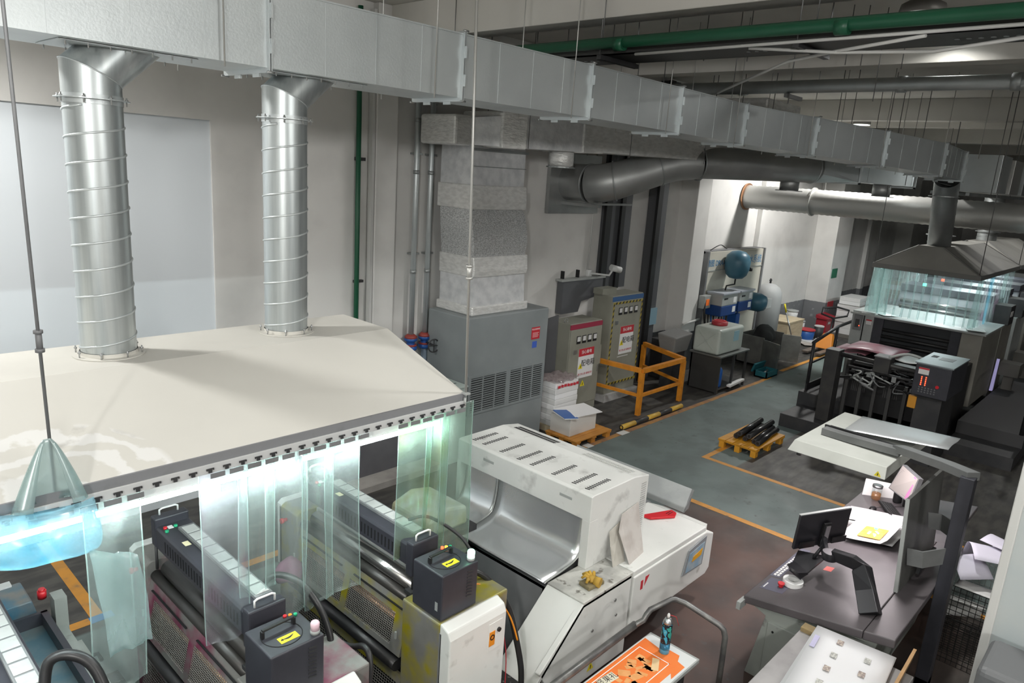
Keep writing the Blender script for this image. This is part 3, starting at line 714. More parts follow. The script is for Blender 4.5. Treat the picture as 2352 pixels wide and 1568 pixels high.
    for yy0, yy1 in ((3.93, 4.60), (4.78, 5.42)): B().box(X(1.862)-0.004, X(1.862)+0.01, yy0, yy1, 1.352, 1.36).obj('panel_slot', SLOT, gp)
    # rollers
    B().cyl((X(1.99), 3.88, 1.52), (X(1.99), 5.40, 1.52), 0.062, 24).obj('ink_roller', ROLL if idx == 2 else ROLLD, t)
    B().cyl((X(1.93), 3.88, 1.43), (X(1.93), 5.50, 1.43), 0.045, 20).obj('damping_roller', ROLLD, t)
    B().box(X(2.06), X(2.12), 3.88, 5.5, 1.50, 1.56).obj('ink_duct', LGREY if idx == 2 else MGREY, t)
    B().cyl((X(1.80), 3.9, 0.90), (X(1.80), 5.5, 0.90), 0.05, 20).obj('lower_roller', RUBBER, t)
    q = [(X(1.83), 3.88, 0.80), (X(1.83), 5.52, 0.80), (X(1.74), 5.52, 0.30), (X(1.74), 3.88, 0.30)]
    b = B()
    b.hexa([q[0], q[1], (X(1.815), 5.52, 0.72), (X(1.815), 3.88, 0.72)], [(X(1.85), 3.88, 0.80), (X(1.85), 5.52, 0.80), (X(1.835), 5.52, 0.72), (X(1.835), 3.88, 0.72)])
    b.hexa([(X(1.75), 3.88, 0.36), (X(1.75), 5.52, 0.36), q[2], q[3]], [(X(1.77), 3.88, 0.36), (X(1.77), 5.52, 0.36), (X(1.76), 5.52, 0.30), (X(1.76), 3.88, 0.30)])
    lg = b.obj('lower_guard', dirt, t)
    b = B(); wire_panel(b, (X(1.82), 3.9, 0.72), (X(1.82), 5.5, 0.72), (X(1.755), 5.5, 0.36), (X(1.755), 3.9, 0.36), 56, 16, 0.0035); o = b.obj('lower_mesh', WIRE, lg); o['kind'] = 'stuff'
    # dark ink cover with key tiles
    cv = B().prism([(X(1.91), 1.72), (X(1.91), 1.885), (X(1.925), 1.90), (X(2.165), 1.90), (X(2.165), 1.72)], 'y', 3.97, 5.40).obj('ink_cover', DGREY, t, bevel=0.004)
    B().box(X(1.905), X(2.17), 5.40, 5.49, 1.72, 1.965).obj('cover_end', DGREY, cv, bevel=0.012)
    B().box(X(1.905), X(2.17), 3.885, 3.97, 1.64, 1.925).obj('cover_end', DGREY, cv, bevel=0.012)
    for yy, zz in ((5.46, 1.96), (3.92, 1.925)):
        B().tube([(X(1.965), yy, zz), (X(1.965), yy, zz+0.045), (X(1.985), yy, zz+0.055), (X(2.085), yy, zz+0.055), (X(2.105), yy, zz+0.045), (X(2.105), yy, zz)], 0.008, 8).obj('handle', WPAINT, cv)
    B().box(X(2.025), X(2.145), 4.02, 5.26, 1.899, 1.922).obj('tile_tray', MGREY, cv)
    for k in range(9): inst(tile_me, 'key_tile', cv, (X(2.085), 4.10 + 0.134*k, 1.9222))
    for k in range(26): inst(slot_me, 'vent_slot', cv, (X(1.9095), 4.05 + 0.047*k, 1.80))
    for (bx_, by_, m_) in ((1.955, 5.33, RED), (1.945, 5.27, GREEN), (2.03, 5.32, GREEN)):
        B().cyl((X(bx_), by_, 1.90), (X(bx_), by_, 1.915), 0.014, 12).obj('button', m_, cv)
    B().box(X(1.975), X(2.015), 5.31, 5.36, 1.9, 1.902).obj('paper_label', PAPER, cv); B().box(X(1.965), X(2.01), 4.98, 5.05, 1.9, 1.902).obj('paper_label', mat('cream_label', (0.75, 0.68, 0.45), 0.6), cv)
    B().cyl((X(1.93), 3.90, 1.52), (X(1.93), 3.90, 1.72), 0.012, 8).cyl((X(1.93), 5.47, 1.5), (X(1.93), 5.47, 1.72), 0.012, 8).box(X(1.88), X(1.98), 3.86, 3.94, 1.50, 1.53).obj('cover_post', CHAR, t)
    # drive box
    cb = B().box(X(1.815), X(2.175), 3.43, 3.765, 1.53, 1.90).obj('drive_box', DGREY, t, bevel=0.012, seg=3)
    B().tube([(X(1.975)+0.125*math.cos(a), 3.595+0.12*math.sin(a), 1.901) for a in [2*PI*k/40 for k in range(40)]], 0.003, 5, closed=True).obj('lid_seam', SLOT, cb)
    B().rbox((X(1.975), 3.64, 1.952), (0.22, 0.026, 0.014), 0.05).rbox((X(1.867), 3.634, 1.925), (0.02, 0.03, 0.05), 0.05).rbox((X(2.083), 3.645, 1.925), (0.02, 0.03, 0.05), 0.05).obj('handle', BLACK, cb, bevel=0.005)
    arrow_sticker((X(1.99), 3.54, 1.9012), 0.0, cb)
    be = B().cyl((X(2.135), 3.475, 1.90), (X(2.135), 3.475, 1.925), 0.030, 18).obj('beacon_base', LGREY, cb)
    B().lathe([(0.028, 0.0), (0.029, 0.045), (0.024, 0.055), (0.012, 0.058)], (X(2.135), 3.475, 1.925), 18).obj('beacon_lens', LED_GB if idx == 2 else ROSE, cb)
    for k, m_ in enumerate((LED_R if idx == 2 else RED, LED_O if idx == 2 else OR2, GREEN)):
        B().cyl((X(2.075+0.030*k), 3.735-0.012*k, 1.90), (X(2.075+0.030*k), 3.735-0.012*k, 1.916), 0.012, 10).obj('button', m_, cb)
    b = B()
    for k in range(9): b.rbox((X(2.09), 3.428, 1.845-0.026*k), (0.055, 0.006, 0.009), 0, 0.18)
    b.obj('louvre', CHAR, cb)
    b = B()
    for k in range(9): b.box(X(1.813), X(1.817), 3.47, 3.50, 1.60+0.008*k, 1.604+0.008*k)
    b.obj('speaker_vent', LGREY, cb)
    return t
U1 = unit(1, 0.0, 'printing unit stained with magenta ink, its dark cover pink at the end')
U2 = unit(2, 1.335, 'printing unit stained with yellow ink, its beacon glowing green')
U0 = unit(0, -1.335, 'printing unit stained with cyan ink at the lower left corner')
# tray and side details of the cyan unit
t = root('ink_tray', 'dark cyan stained ink tray beside the lower left printing unit', 'tray', (1.08, 4.9, 1.2))
INKT = mat('tray_floor', (0.20, 0.24, 0.25), 0.4, 0.3, col2=(0.08, 0.17, 0.22), nscale=4)
B().box(0.90, 1.12, 4.1, 5.45, 1.352, 1.372).obj('tray_floor', INKT, t)
B().box(1.12, 1.16, 4.1, 5.47, 1.352, 1.47).box(0.90, 1.16, 5.45, 5.48, 1.352, 1.47).obj('tray_rim', DGREY, t)
B().box(1.187, 1.25, 4.1, 5.40, 1.24, 1.36).obj('outer_beam', GRNW, t); B().box(1.187, 1.32, 4.1, 5.30, 1.16, 1.24).obj('outer_step', GRNW, t)
B().tube([(1.32, 5.12, 1.2), (1.37, 5.12, 1.2), (1.37, 5.04, 1.19)], 0.014, 8).obj('crank', BLACK, t)
B().box(1.19, 1.27, 5.38, 5.50, 1.20, 1.58).obj('guard_post', GRNW, t)
B().cyl((1.165, 5.60, 1.50), (1.165, 5.60, 1.56), 0.03, 14).cyl((1.165, 5.60, 1.55), (1.165, 5.60, 1.575), 0.022, 14).obj('stop_button', RED, t)
def hose(pts, r, mt, label, n=10, cat='hose'):
    # smooth the path
    P = [Vector(p) for p in pts]; Q = []
    for i in range(len(P)-1):
        p0, p1, p2, p3 = P[max(i-1, 0)], P[i], P[i+1], P[min(i+2, len(P)-1)]
        for k in range(6):
            s = k/6
            Q.append(0.5*((2*p1) + (p2-p0)*s + (2*p0-5*p1+4*p2-p3)*s*s + (3*p1-p0-3*p2+p3)*s**3))
    Q.append(P[-1])
    return tag(B().tube(Q, r, n).obj('hose' if cat == 'hose' else 'cable', mt), label, cat)
hose([(0.80, 4.0, 1.9), (0.84, 4.03, 2.03), (0.93, 3.98, 2.06), (1.02, 3.90, 1.98), (1.06, 3.78, 1.75), (1.06, 3.7, 1.5)], 0.03, RUBBER, 'black hose loop at the lower left picture corner')
hose([(2.20, 4.28, 1.66), (2.23, 4.30, 1.80), (2.31, 4.27, 1.86), (2.40, 4.12, 1.84), (2.45, 3.95, 1.72), (2.46, 3.82, 1.56), (2.44, 3.75, 1.40)], 0.024, RUBBER, 'black hose arching behind the first dark drive box')
hose([(2.47, 3.90, 1.48), (2.56, 3.72, 1.46), (2.60, 3.60, 1.50), (2.58, 3.50, 1.44), (2.52, 3.44, 1.20), (2.50, 3.42, 0.9)], 0.022, RUBBER, 'bent black hose between the two dark drive boxes')
hose([(3.56, 3.80, 1.55), (3.72, 3.70, 1.60), (3.86, 3.60, 1.48), (3.97, 3.50, 1.25), (4.00, 3.42, 1.0), (4.02, 3.36, 0.75), (4.02, 3.34, 0.56)], 0.026, RUBBER, 'thick black cable bundle curving down beside the white door')
hose([(3.54, 3.70, 1.52), (3.72, 3.62, 1.52), (3.84, 3.54, 1.40), (3.95, 3.46, 1.2), (3.985, 3.39, 1.0)], 0.008, OR2, 'thin orange cable along the black cable bundle', 6, 'cable')
hose([(3.55, 3.66, 1.48), (3.70, 3.60, 1.46), (3.84, 3.50, 1.25), (3.88, 3.42, 0.95), (3.86, 3.38, 0.62)], 0.004, REDP, 'thin red cable hanging by the white door', 6, 'cable')
hose([(3.46, 4.22, 1.93), (3.60, 4.12, 1.95), (3.80, 3.95, 1.78), (3.84, 3.82, 1.64)], 0.014, CHAR, 'black hose behind the green tinted curtain strips')
# walkway plates with raised pattern
def diamond():
    mt = bpy.data.materials.new('tread_plate'); mt.use_nodes = True; nt = mt.node_tree; N = nt.nodes; L = nt.links; b = N['Principled BSDF']
    b.inputs['Base Color'].default_value = (0.10, 0.10, 0.098, 1); b.inputs['Metallic'].default_value = 0.6; b.inputs['Roughness'].default_value = 0.42
    g = N.new('ShaderNodeNewGeometry'); mp = N.new('ShaderNodeMapping'); mp.inputs['Rotation'].default_value = (0, 0, 0.785); mp.inputs['Scale'].default_value = (28, 28, 0); L.new(g.outputs['Position'], mp.inputs[0])
    v = N.new('ShaderNodeTexVoronoi'); v.inputs['Scale'].default_value = 1.0; v.distance = 'MANHATTAN'; L.new(mp.outputs[0], v.inputs['Vector'])
    r = N.new('ShaderNodeMapRange'); r.inputs[1].default_value = 0.25; r.inputs[2].default_value = 0.45; r.inputs[3].default_value = 1; r.inputs[4].default_value = 0; L.new(v.outputs[0], r.inputs[0])
    bp = N.new('ShaderNodeBump'); bp.inputs['Strength'].default_value = 0.8; bp.inputs['Distance'].default_value = 0.01; L.new(r.outputs[0], bp.inputs['Height']); L.new(bp.outputs[0], b.inputs['Normal'])
    x = N.new('ShaderNodeMix'); x.data_type = 'RGBA'; x.inputs[6].default_value = (0.05, 0.05, 0.05, 1); x.inputs[7].default_value = (0.22, 0.22, 0.215, 1); L.new(r.outputs[0], x.inputs[0]); L.new(x.outputs[2], b.inputs['Base Color'])
    return mt
TREAD = diamond()
def plate(x0, x1, y0, y1, z, label):
    t = root('walkway_plate', label, 'walkway', ((x0+x1)/2, (y0+y1)/2, 0), 'tread plates of the near press')
    B().box(x0, x1, y0, y1, z-0.02, z).obj('plate', TREAD, t)
    B().box(x0, x0+0.05, y0, y1, 0, z-0.02).box(x1-0.05, x1, y0, y1, 0, z-0.02).obj('support', CHAR, t)
plate(3.88, 4.27, 3.0, 4.9, 0.40, 'dark tread plate walkway between yellow unit and white delivery')
plate(1.20, 1.72, 3.2, 5.9, 0.42, 'dark tread plate between the cyan and magenta units')
plate(2.54, 3.10, 3.2, 5.9, 0.42, 'dark tread plate between the magenta and yellow units')
# pink rag on the far frame and the pale bag behind the curtain
def blob(name, c, sz, mt, label, cat, seed, amp=0.25, n=2):
    b = B(); bmesh.ops.create_icosphere(b.bm, subdivisions=n+1, radius=1.0)
    rnd = random.Random(seed); k = [Vector((rnd.uniform(-3, 3), rnd.uniform(-3, 3), rnd.uniform(-3, 3))) for _ in range(5)]
    for v in b.bm.verts:
        d = v.co.copy(); f = 1 + amp*sum(math.sin(q.dot(d)*1.4 + i*1.7) for i, q in enumerate(k))/3
        v.co = Vector((d.x*sz[0]*f, d.y*sz[1]*f, max(d.z*sz[2]*f, -sz[2]*0.55))) + Vector(c)
    for f in b.bm.faces: f.smooth = True
    return tag(b.obj(name, mt), label, cat)
blob('rag', (3.09, 5.44, 1.04), (0.13, 0.10, 0.14), mat('pink_cloth', (0.42, 0.20, 0.30), 0.8), 'pink ink stained rag hanging on the press frame', 'rag', 3)
b = B().prism([(4.10, 1.30), (4.12, 1.47), (4.36, 1.55), (4.62, 1.50), (4.64, 1.30)], 'y', 4.72, 5.30); o = b.obj('ink_bag', mat('bag_pale', (0.60, 0.59, 0.55), 0.6, col2=(0.46, 0.44, 0.28), nscale=6), bevel=0.03); tag(o, 'pale yellow stained bag behind the greenish curtain strips', 'bag')
t = root('bag_stand', 'dark stand carrying the pale bag behind the curtain', 'stand', (4.38, 5.0, 0)); B().box(4.05, 4.70, 4.65, 5.35, 1.24, 1.30).obj('top', CHAR, t); B().box(4.1, 4.16, 4.7, 4.76, 0, 1.24).box(4.30, 4.36, 4.95, 5.01, 0, 1.24).box(4.1, 4.16, 5.25, 5.3, 0, 1.24).box(4.30, 4.36, 5.25, 5.3, 0, 1.24).obj('leg_frame', CHAR, t)

# ------------------------------------------------------------------ white delivery machine
t = root('delivery_machine', 'white delivery end of the near press with louvred top and polished apron', 'machine', (6.0, 4.6, 0))
DL = t
B().prism([(4.84, 0.97), (5.62, 0.97), (5.62, 0.10), (4.55, 0.10), (4.28, 0.52)], 'y', 3.36, 3.42).obj('front_panel', WHITE, t, bevel=0.008)
sl = B(); q = [(4.84, 3.36, 0.975), (4.84, 3.80, 0.975), (4.20, 3.80, 0.40), (4.20, 3.36, 0.40)]
B().hexa(q, [(p[0]+0.03, p[1], p[2]-0.03) for p in q]).obj('slant_panel', WHITE, t, bevel=0.006)
B().box(4.84, 5.64, 3.36, 3.80, 0.93, 0.99).obj('step_top', mat('white_splattered', (0.62, 0.62, 0.58), 0.5, col2=(0.36, 0.36, 0.34), nscale=3, lo=0.42, hi=0.6, dirt=(0.15, 0.14, 0.12), dscale=11, dlo=0.6, dhi=0.68), t, bevel=0.008)
B().box(5.65, 7.10, 3.36, 4.15, 0.93, 0.99).obj('side_top', WHITE, t, bevel=0.01)
B().hexa([(7.10, 3.36, 0.93), (7.28, 3.44, 0.86), (7.28, 4.0, 0.86), (7.10, 4.15, 0.93)], [(7.10, 3.36, 0.99), (7.28, 3.44, 0.93), (7.28, 4.0, 0.93), (7.10, 4.15, 0.99)]).obj('end_bevel', WHITE, t)
B().prism([(5.65, 0.35), (5.65, 0.93), (7.10, 0.93), (7.28, 0.86), (7.28, 0.42), (7.2, 0.36)], 'y', 3.345, 3.44).obj('side_panel', WHITE, t, bevel=0.012)
B().box(5.60, 7.2, 3.45, 5.6, 0.40, 0.93).obj('inner_body', MGREY, t)
B().box(4.80, 5.60, 3.82, 5.6, 0.04, 0.93).obj('grey_body', mat('steel_grey_panel', (0.19, 0.195, 0.20), 0.45, 0.1, col2=(0.15, 0.155, 0.16), nscale=2), t)
B().hexa([(4.80, 3.82, 0.93), (4.80, 5.6, 0.93), (4.42, 5.6, 0.1), (4.42, 3.82, 0.1)], [(4.84, 3.82, 0.93), (4.84, 5.6, 0.93), (4.5, 5.6, 0.1), (4.5, 3.82, 0.1)]).obj('grey_apron', MATS['steel_grey_panel'], t)
B().box(6.05, 6.20, 3.62, 3.78, 0, 0.40).box(6.62, 6.84, 3.62, 3.80, 0, 0.40).box(6.7, 6.84, 5.3, 5.46, 0, 0.40).obj('leg', CHAR, t)
# louvred housing on top
hs = B().prism([(5.30, 0.99), (5.30, 1.765), (5.34, 1.775), (6.03, 1.775), (6.30, 1.73), (6.30, 0.99)], 'y', 3.70, 5.62)
# cut the front into lip and recess: build as shell pieces instead
hs.bm.free(); hs = B()
hs.prism([(5.30, 1.50), (5.30, 1.765), (5.34, 1.775), (6.03, 1.775), (6.30, 1.73), (6.30, 0.99), (5.42, 0.99), (5.42, 1.50)], 'y', 3.70, 5.62)
HSG = hs.obj('housing', mat('machine_white_sooty', (0.79, 0.80, 0.775), 0.45, col2=(0.72, 0.735, 0.71), nscale=1.5, dirt=(0.36, 0.36, 0.34), dscale=4.5, dlo=0.58, dhi=0.82), t, bevel=0.008)
B().box(5.30, 5.425, 3.70, 3.80, 0.99, 1.505).obj('housing_end', WHITE, t, bevel=0.006); B().box(5.30, 5.425, 5.56, 5.62, 0.99, 1.505).obj('housing_end', WHITE, t)
lv = B().box(-0.035, 0.035, -0.005, 0.005, -0.001, 0.004).mesh('louvre', SLOT)
for yy in (5.46, 5.30, 5.03, 4.77, 4.58, 4.28, 4.01, 3.84):
    b = B()
    for k in range(11): b.rbox((5.40+0.035*k, yy, 1.776), (0.012, 0.052, 0.006), 0.25)
    b.obj('louvre_row', mat('louvre_soot', (0.02, 0.02, 0.02), 0.7), HSG)['kind'] = 'stuff'
def slope_z(x): return 1.775 - (x-6.03)*0.1667
for (y0, n) in ((3.82, 32), (4.86, 32)):
    for r_ in range(2):
        b = B(); x = 6.10 + 0.075*r_
        for k in range(n): b.rbox((x, y0+0.02*k, slope_z(x)+0.0012), (0.055, 0.008, 0.006), 0.0, 0.165)
        b.obj('louvre_row', MATS['louvre_soot'] if y0 > 4.5 else mat('louvre_pale', (0.45, 0.46, 0.44), 0.6), HSG)['kind'] = 'stuff'
b = B()
for k in range(24): b.box(6.17, 6.255, 3.696, 3.701, 1.06+0.026*k, 1.066+0.026*k)
b.obj('side_louvre', mat('louvre_side', (0.34, 0.34, 0.33), 0.6), HSG)
for yy in (4.02, 5.12): B().rbox((5.298, yy, 1.66), (0.006, 0.16, 0.03)).obj('pull_slot', LGREY, HSG, bevel=0.003)
# polished curved apron sheets
POL = mat('polished_sheet', (0.90, 0.92, 0.93), 0.26, 0.75, col2=(0.74, 0.78, 0.81), nscale=1.5, stretch=(1, 0.25, 1), bump=0.02, bscale=3)
def apron(y0, y1):
    prof = [(5.385, 1.515), (5.38, 1.40), (5.37, 1.28), (5.35, 1.17), (5.31, 1.09), (5.23, 1.045), (5.08, 1.02), (4.92, 1.005), (4.80, 0.995)]
    P = []
    for i in range(len(prof)-1):
        for k in range(4):
            s = k/4; P.append((prof[i][0]+(prof[i+1][0]-prof[i][0])*s, prof[i][1]+(prof[i+1][1]-prof[i][1])*s))
    P.append(prof[-1])
    for _ in range(2): P = [P[0]] + [((P[i-1][0]+2*P[i][0]+P[i+1][0])/4, (P[i-1][1]+2*P[i][1]+P[i+1][1])/4) for i in range(1, len(P)-1)] + [P[-1]]
    n = 10
    s_ = B().grid([[(p[0], y0+(y1-y0)*i/n, p[1] + 0.004*math.sin(i*0.8)) for i in range(n+1)] for p in P], 0.003).obj('apron_sheet', POL, t)
    B().tube([(p[0]-0.004, y0+0.006, p[1]+0.006) for p in P], 0.007, 6).obj('sheet_edge', LGREY, s_)
apron(3.80, 5.02); apron(5.03, 5.55)
for xx, zz in ((5.36, 0.80), (5.40, 0.62), (5.02, 0.62)): B().cyl((xx, 3.352, zz), (xx, 3.36, zz), 0.016, 12).obj('lock', BOLT, t)
WTRI = MATS['yellow_sticker']
def tri_sign(c, s, n, parent, mark=True):
    """yellow warning triangle; n = 'y' faces -Y, 'x' faces -X"""
    c = Vector(c); e1 = Vector((1, 0, 0)) if n == 'y' else Vector((0, -1, 0)); d = Vector((0, -0.002, 0)) if n == 'y' else Vector((-0.002, 0, 0))
    P = lambda a, b_: c + e1*a*s + Vector((0, 0, b_*s))
    lo = [P(-0.5, 0), P(0.5, 0), P(0, 0.87)]; o = B().hexa(lo, [p+d for p in lo]).obj('warning_triangle', YEL, parent)
    if mark: B().hexa([p + d*1.01 for p in (P(-0.06, 0.12), P(0.05, 0.12), P(0.09, 0.42), P(-0.02, 0.6))], [p + d*1.5 for p in (P(-0.06, 0.12), P(0.05, 0.12), P(0.09, 0.42), P(-0.02, 0.6))]).obj('bolt_print', INKB, o)
tri_sign((5.05, 3.358, 0.18), 0.10, 'y', t)
B().box(5.78, 5.82, 3.342, 3.345, 0.74, 0.84).obj('red_mark', REDP, t); B().hexa([(5.85, 3.342, 0.76), (5.93, 3.342, 0.86), (5.86, 3.342, 0.86)], [(5.85, 3.345, 0.76), (5.93, 3.345, 0.86), (5.86, 3.345, 0.86)]).obj('red_mark', REDP, t)
# things on and around it
t = root('scrap_tray', 'grey sheet metal tray at the far end of the white delivery', 'tray', (7.3, 4.4, 0.93))
b = B().box(6.35, 7.20, 4.16, 5.5, 0.93, 0.96); b.obj('tray_floor', mat('tray_printed', (0.26, 0.27, 0.28), 0.5, 0.2, col2=(0.14, 0.14, 0.15), nscale=3), t)
b = B(); q = [(7.22, 3.72, 0.98), (7.22, 5.5, 0.98), (7.40, 5.5, 1.22), (7.40, 3.72, 1.22)]; b.hexa(q, [(p[0]+0.008, p[1], p[2]-0.006) for p in q]); q = [(7.22, 3.72, 0.98), (7.40, 3.72, 1.22), (7.40, 3.74, 1.22), (7.36, 3.74, 0.98)]; b.hexa(q, [(p[0], p[1]+0.008, p[2]) for p in q]); b.obj('tray_rim', GALVD, t)
b = B(); q = [(6.70, 3.98), (6.72, 3.86), (6.98, 3.70), (7.08, 3.74), (7.10, 3.82)]; b.prism(q, 'z', 0.995, 1.02); o = b.obj('plastic_scraper', RED, bevel=0.006); tag(o, 'red plastic scraper lying on the white delivery end', 'scraper')
b = B().box(6.95, 7.05, 3.772, 3.78, 1.02, 1.0215).box(6.95, 7.05, 3.80, 3.808, 1.02, 1.0215); b.obj('slot', SLOT, o)
CARD = mat('worn_cardboard', (0.56, 0.53, 0.50), 0.8, col2=(0.46, 0.42, 0.39), nscale=6)
b = B(); q = [(5.72, 3.47, 0.99), (6.05, 3.52, 0.99), (6.12, 3.69, 1.47), (5.80, 3.67, 1.44), (5.70, 3.62, 1.30)]; b.hexa(q, [(p[0], p[1]-0.006, p[2]) for p in q]); tag(b.obj('cardboard_sheet', CARD), 'worn pinkish cardboard leaning on the white housing', 'cardboard')
b = B(); q = [(5.55, 3.55, 0.99), (5.74, 3.54, 0.99), (5.80, 3.68, 1.36), (5.62, 3.68, 1.30), (5.60, 3.64, 1.18)]; b.hexa(q, [(p[0], p[1]-0.004, p[2]) for p in q]); tag(b.obj('cardboard_sheet', mat('torn_card', (0.50, 0.48, 0.43), 0.8, col2=(0.40, 0.38, 0.33), nscale=8)), 'torn grey cardboard behind the leaning pinkish sheet', 'cardboard')
# glove with fingers on a folded cloth
GLOVE = mat('yellow_glove', (0.58, 0.36, 0.05), 0.8, col2=(0.46, 0.28, 0.05), nscale=9)
b = B(); q = [(5.02, 3.44), (5.24, 3.42), (5.26, 3.56), (5.04, 3.58)]; b.prism(q, 'z', 0.99, 1.03); tag(b.obj('folded_cloth', mat('dirty_cloth', (0.24, 0.20, 0.11), 0.85, col2=(0.17, 0.14, 0.08), nscale=9), bevel=0.012, seg=3), 'dirty folded cloth under the yellow glove', 'cloth')
b = B(); c = Vector((5.14, 3.50, 1.045))
b.lathe([(0.02, -0.02), (0.05, -0.01), (0.055, 0.012), (0.03, 0.03), (0.005, 0.034)], c, 14)
for (dx, dy, ln, a) in ((-0.03, 0.04, 0.07, 2.2), (0.0, 0.05, 0.085, 1.6), (0.03, 0.045, 0.08, 1.15), (0.05, 0.02, 0.065, 0.6), (-0.06, 0.0, 0.06, 3.3)):
    p0 = c + Vector((dx*0.7, dy*0.5, 0.008)); p1 = c + Vector((dx*0.7+ln*0.55*math.cos(a), dy*0.5+ln*0.55*math.sin(a), 0.035)); p2 = c + Vector((dx*0.7+ln*math.cos(a), dy*0.5+ln*math.sin(a), 0.005))
    b.tube([p0, p1, p2], [0.019, 0.017, 0.012], 8)
b.tube([c+Vector((0, -0.03, 0)), c+Vector((0.015, -0.09, -0.004))], [0.045, 0.05], 10)
tag(b.obj('work_glove', GLOVE), 'crumpled yellow work glove on the white delivery corner', 'glove')
t = root('document_pouch', 'clear pouch with a blue and yellow leaflet on the white delivery', 'pouch', (6.95, 3.34, 0.5))
b = B(); q = [(6.62, 3.33, 0.56), (7.05, 3.33, 0.55), (7.08, 3.325, 0.90), (6.70, 3.325, 0.84)]; b.hexa(q, [(p[0], p[1]+0.012, p[2]) for p in q]); b.obj('pouch', mat('pouch_plastic', (0.30, 0.32, 0.34), 0.2), t)
b = B(); q = [(6.68, 3.325, 0.58), (7.02, 3.325, 0.57), (7.04, 3.32, 0.84), (6.72, 3.32, 0.80)]; b.hexa(q, [(p[0], p[1]+0.004, p[2]) for p in q]); b.obj('leaflet', mat('leaflet_blue', (0.28, 0.42, 0.55), 0.4, col2=(0.45, 0.52, 0.55), nscale=9), t)
b = B(); q = [(6.78, 3.318, 0.68), (6.98, 3.318, 0.70), (7.00, 3.316, 0.78), (6.80, 3.316, 0.74)]; b.hexa(q, [(p[0], p[1]+0.003, p[2]) for p in q]); b.obj('leaflet_print', mat('print_amber', (0.85, 0.42, 0.03), 0.5), t)

# ------------------------------------------------------------------ sheet table with orange print, rail and spray can
t = root('sheet_table', 'small grey table with dark rail in front of the white delivery', 'table', (4.6, 2.6, 0))
B().box(3.4, 5.22, 2.36, 2.86, 0.745, 0.785).obj('table_top', LGREY, t, bevel=0.006)
for x, y in ((3.5, 2.45), (5.1, 2.45), (3.5, 2.78), (5.1, 2.78)): B().box(x-0.02, x+0.02, y-0.02, y+0.02, 0, 0.745).obj('leg', CHAR, t)
PIPE = mat('scuffed_pipe', (0.13, 0.13, 0.13), 0.4, 0.5, col2=(0.22, 0.22, 0.21), nscale=8)
t = root('guard_rail', 'scuffed dark pipe guard rail bent over the orange print table', 'rail', (5.2, 2.7, 0))
B().tube([(3.3, 2.93, 0.86), (4.2, 2.93, 0.88), (5.05, 2.93, 0.90)], 0.034, 12).obj('padded_bar', PIPE, t)
B().tube([(5.0, 2.93, 0.90), (5.14, 2.90, 0.92), (5.16, 2.89, 0.97), (5.20, 2.88, 1.01), (5.42, 2.80, 1.06), (5.45, 2.78, 1.06), (5.50, 2.70, 1.04), (5.52, 2.36, 0.98), (5.53, 2.32, 0.95), (5.54, 2.30, 0.88), (5.56, 2.30, 0.0)], 0.026, 12).obj('bent_pipe', PIPE, t)
B().box(3.9, 3.96, 2.90, 2.96, 0, 0.86).obj('post', PIPE, t)
sh = root('printed_sheet', 'orange printed sheet with white frame on the sheet table', 'paper sheet', (4.6, 2.6, 0.785))
B().box(3.42, 5.19, 2.37, 2.85, 0.7855, 0.788).obj('sheet', mat('sheet_white', (0.74, 0.76, 0.76), 0.5), sh)
ORP = mat('orange_print', (0.90, 0.19, 0.03), 0.45, col2=(0.92, 0.24, 0.05), nscale=3); ORL = mat('orange_light_print', (0.88, 0.42, 0.16), 0.5, col2=(0.80, 0.36, 0.12), nscale=12)
b = B(); b.prism([(3.45, 2.43), (4.86, 2.43), (4.80, 2.39), (5.02, 2.39), (5.04, 2.47), (5.12, 2.50), (5.12, 2.60), (5.06, 2.62), (5.10, 2.84), (3.45, 2.84)], 'z', 0.788, 0.789); b.obj('orange_print', ORP, sh)
for (x0, x1, y0, y1) in ((3.6, 4.96, 2.50, 2.508), (3.6, 4.96, 2.80, 2.808), (4.952, 4.96, 2.50, 2.80), (3.98, 3.986, 2.50, 2.80)): B().box(x0, x1, y0, y1, 0.789, 0.7896).obj('frame_print', INKW, sh)
b = B(); rnd = random.Random(5)
for k in range(26): b.rbox((rnd.uniform(4.1, 4.85), rnd.uniform(2.57, 2.74), 0.7892), (rnd.uniform(0.04, 0.12), rnd.uniform(0.03, 0.08), 0.0006), rnd.uniform(0, 3))
b.obj('picture_print', ORL, sh)
for k, (x, y) in enumerate(((4.86, 2.58), (4.42, 2.55))): B().rbox((x, y, 0.7898), (0.16, 0.06, 0.0006), 0.5).obj('ribbon_print', mat('ribbon_cream', (0.85, 0.62, 0.35), 0.5), sh)
B().rbox((4.40, 2.745, 0.7897), (0.19, 0.085, 0.0006), -0.1).obj('title_box', mat('title_cream', (0.82, 0.78, 0.62), 0.5), sh)
text('坚果礼', 0.075, (4.40, 2.745, 0.7904), (1, -0.12, 0), (0.12, 1, 0), INKB, sh, depth=0.0003)
cn = root('spray_can', 'turquoise spray can with silver dome standing on orange print', 'spray can', (5.06, 2.62, 0.79))
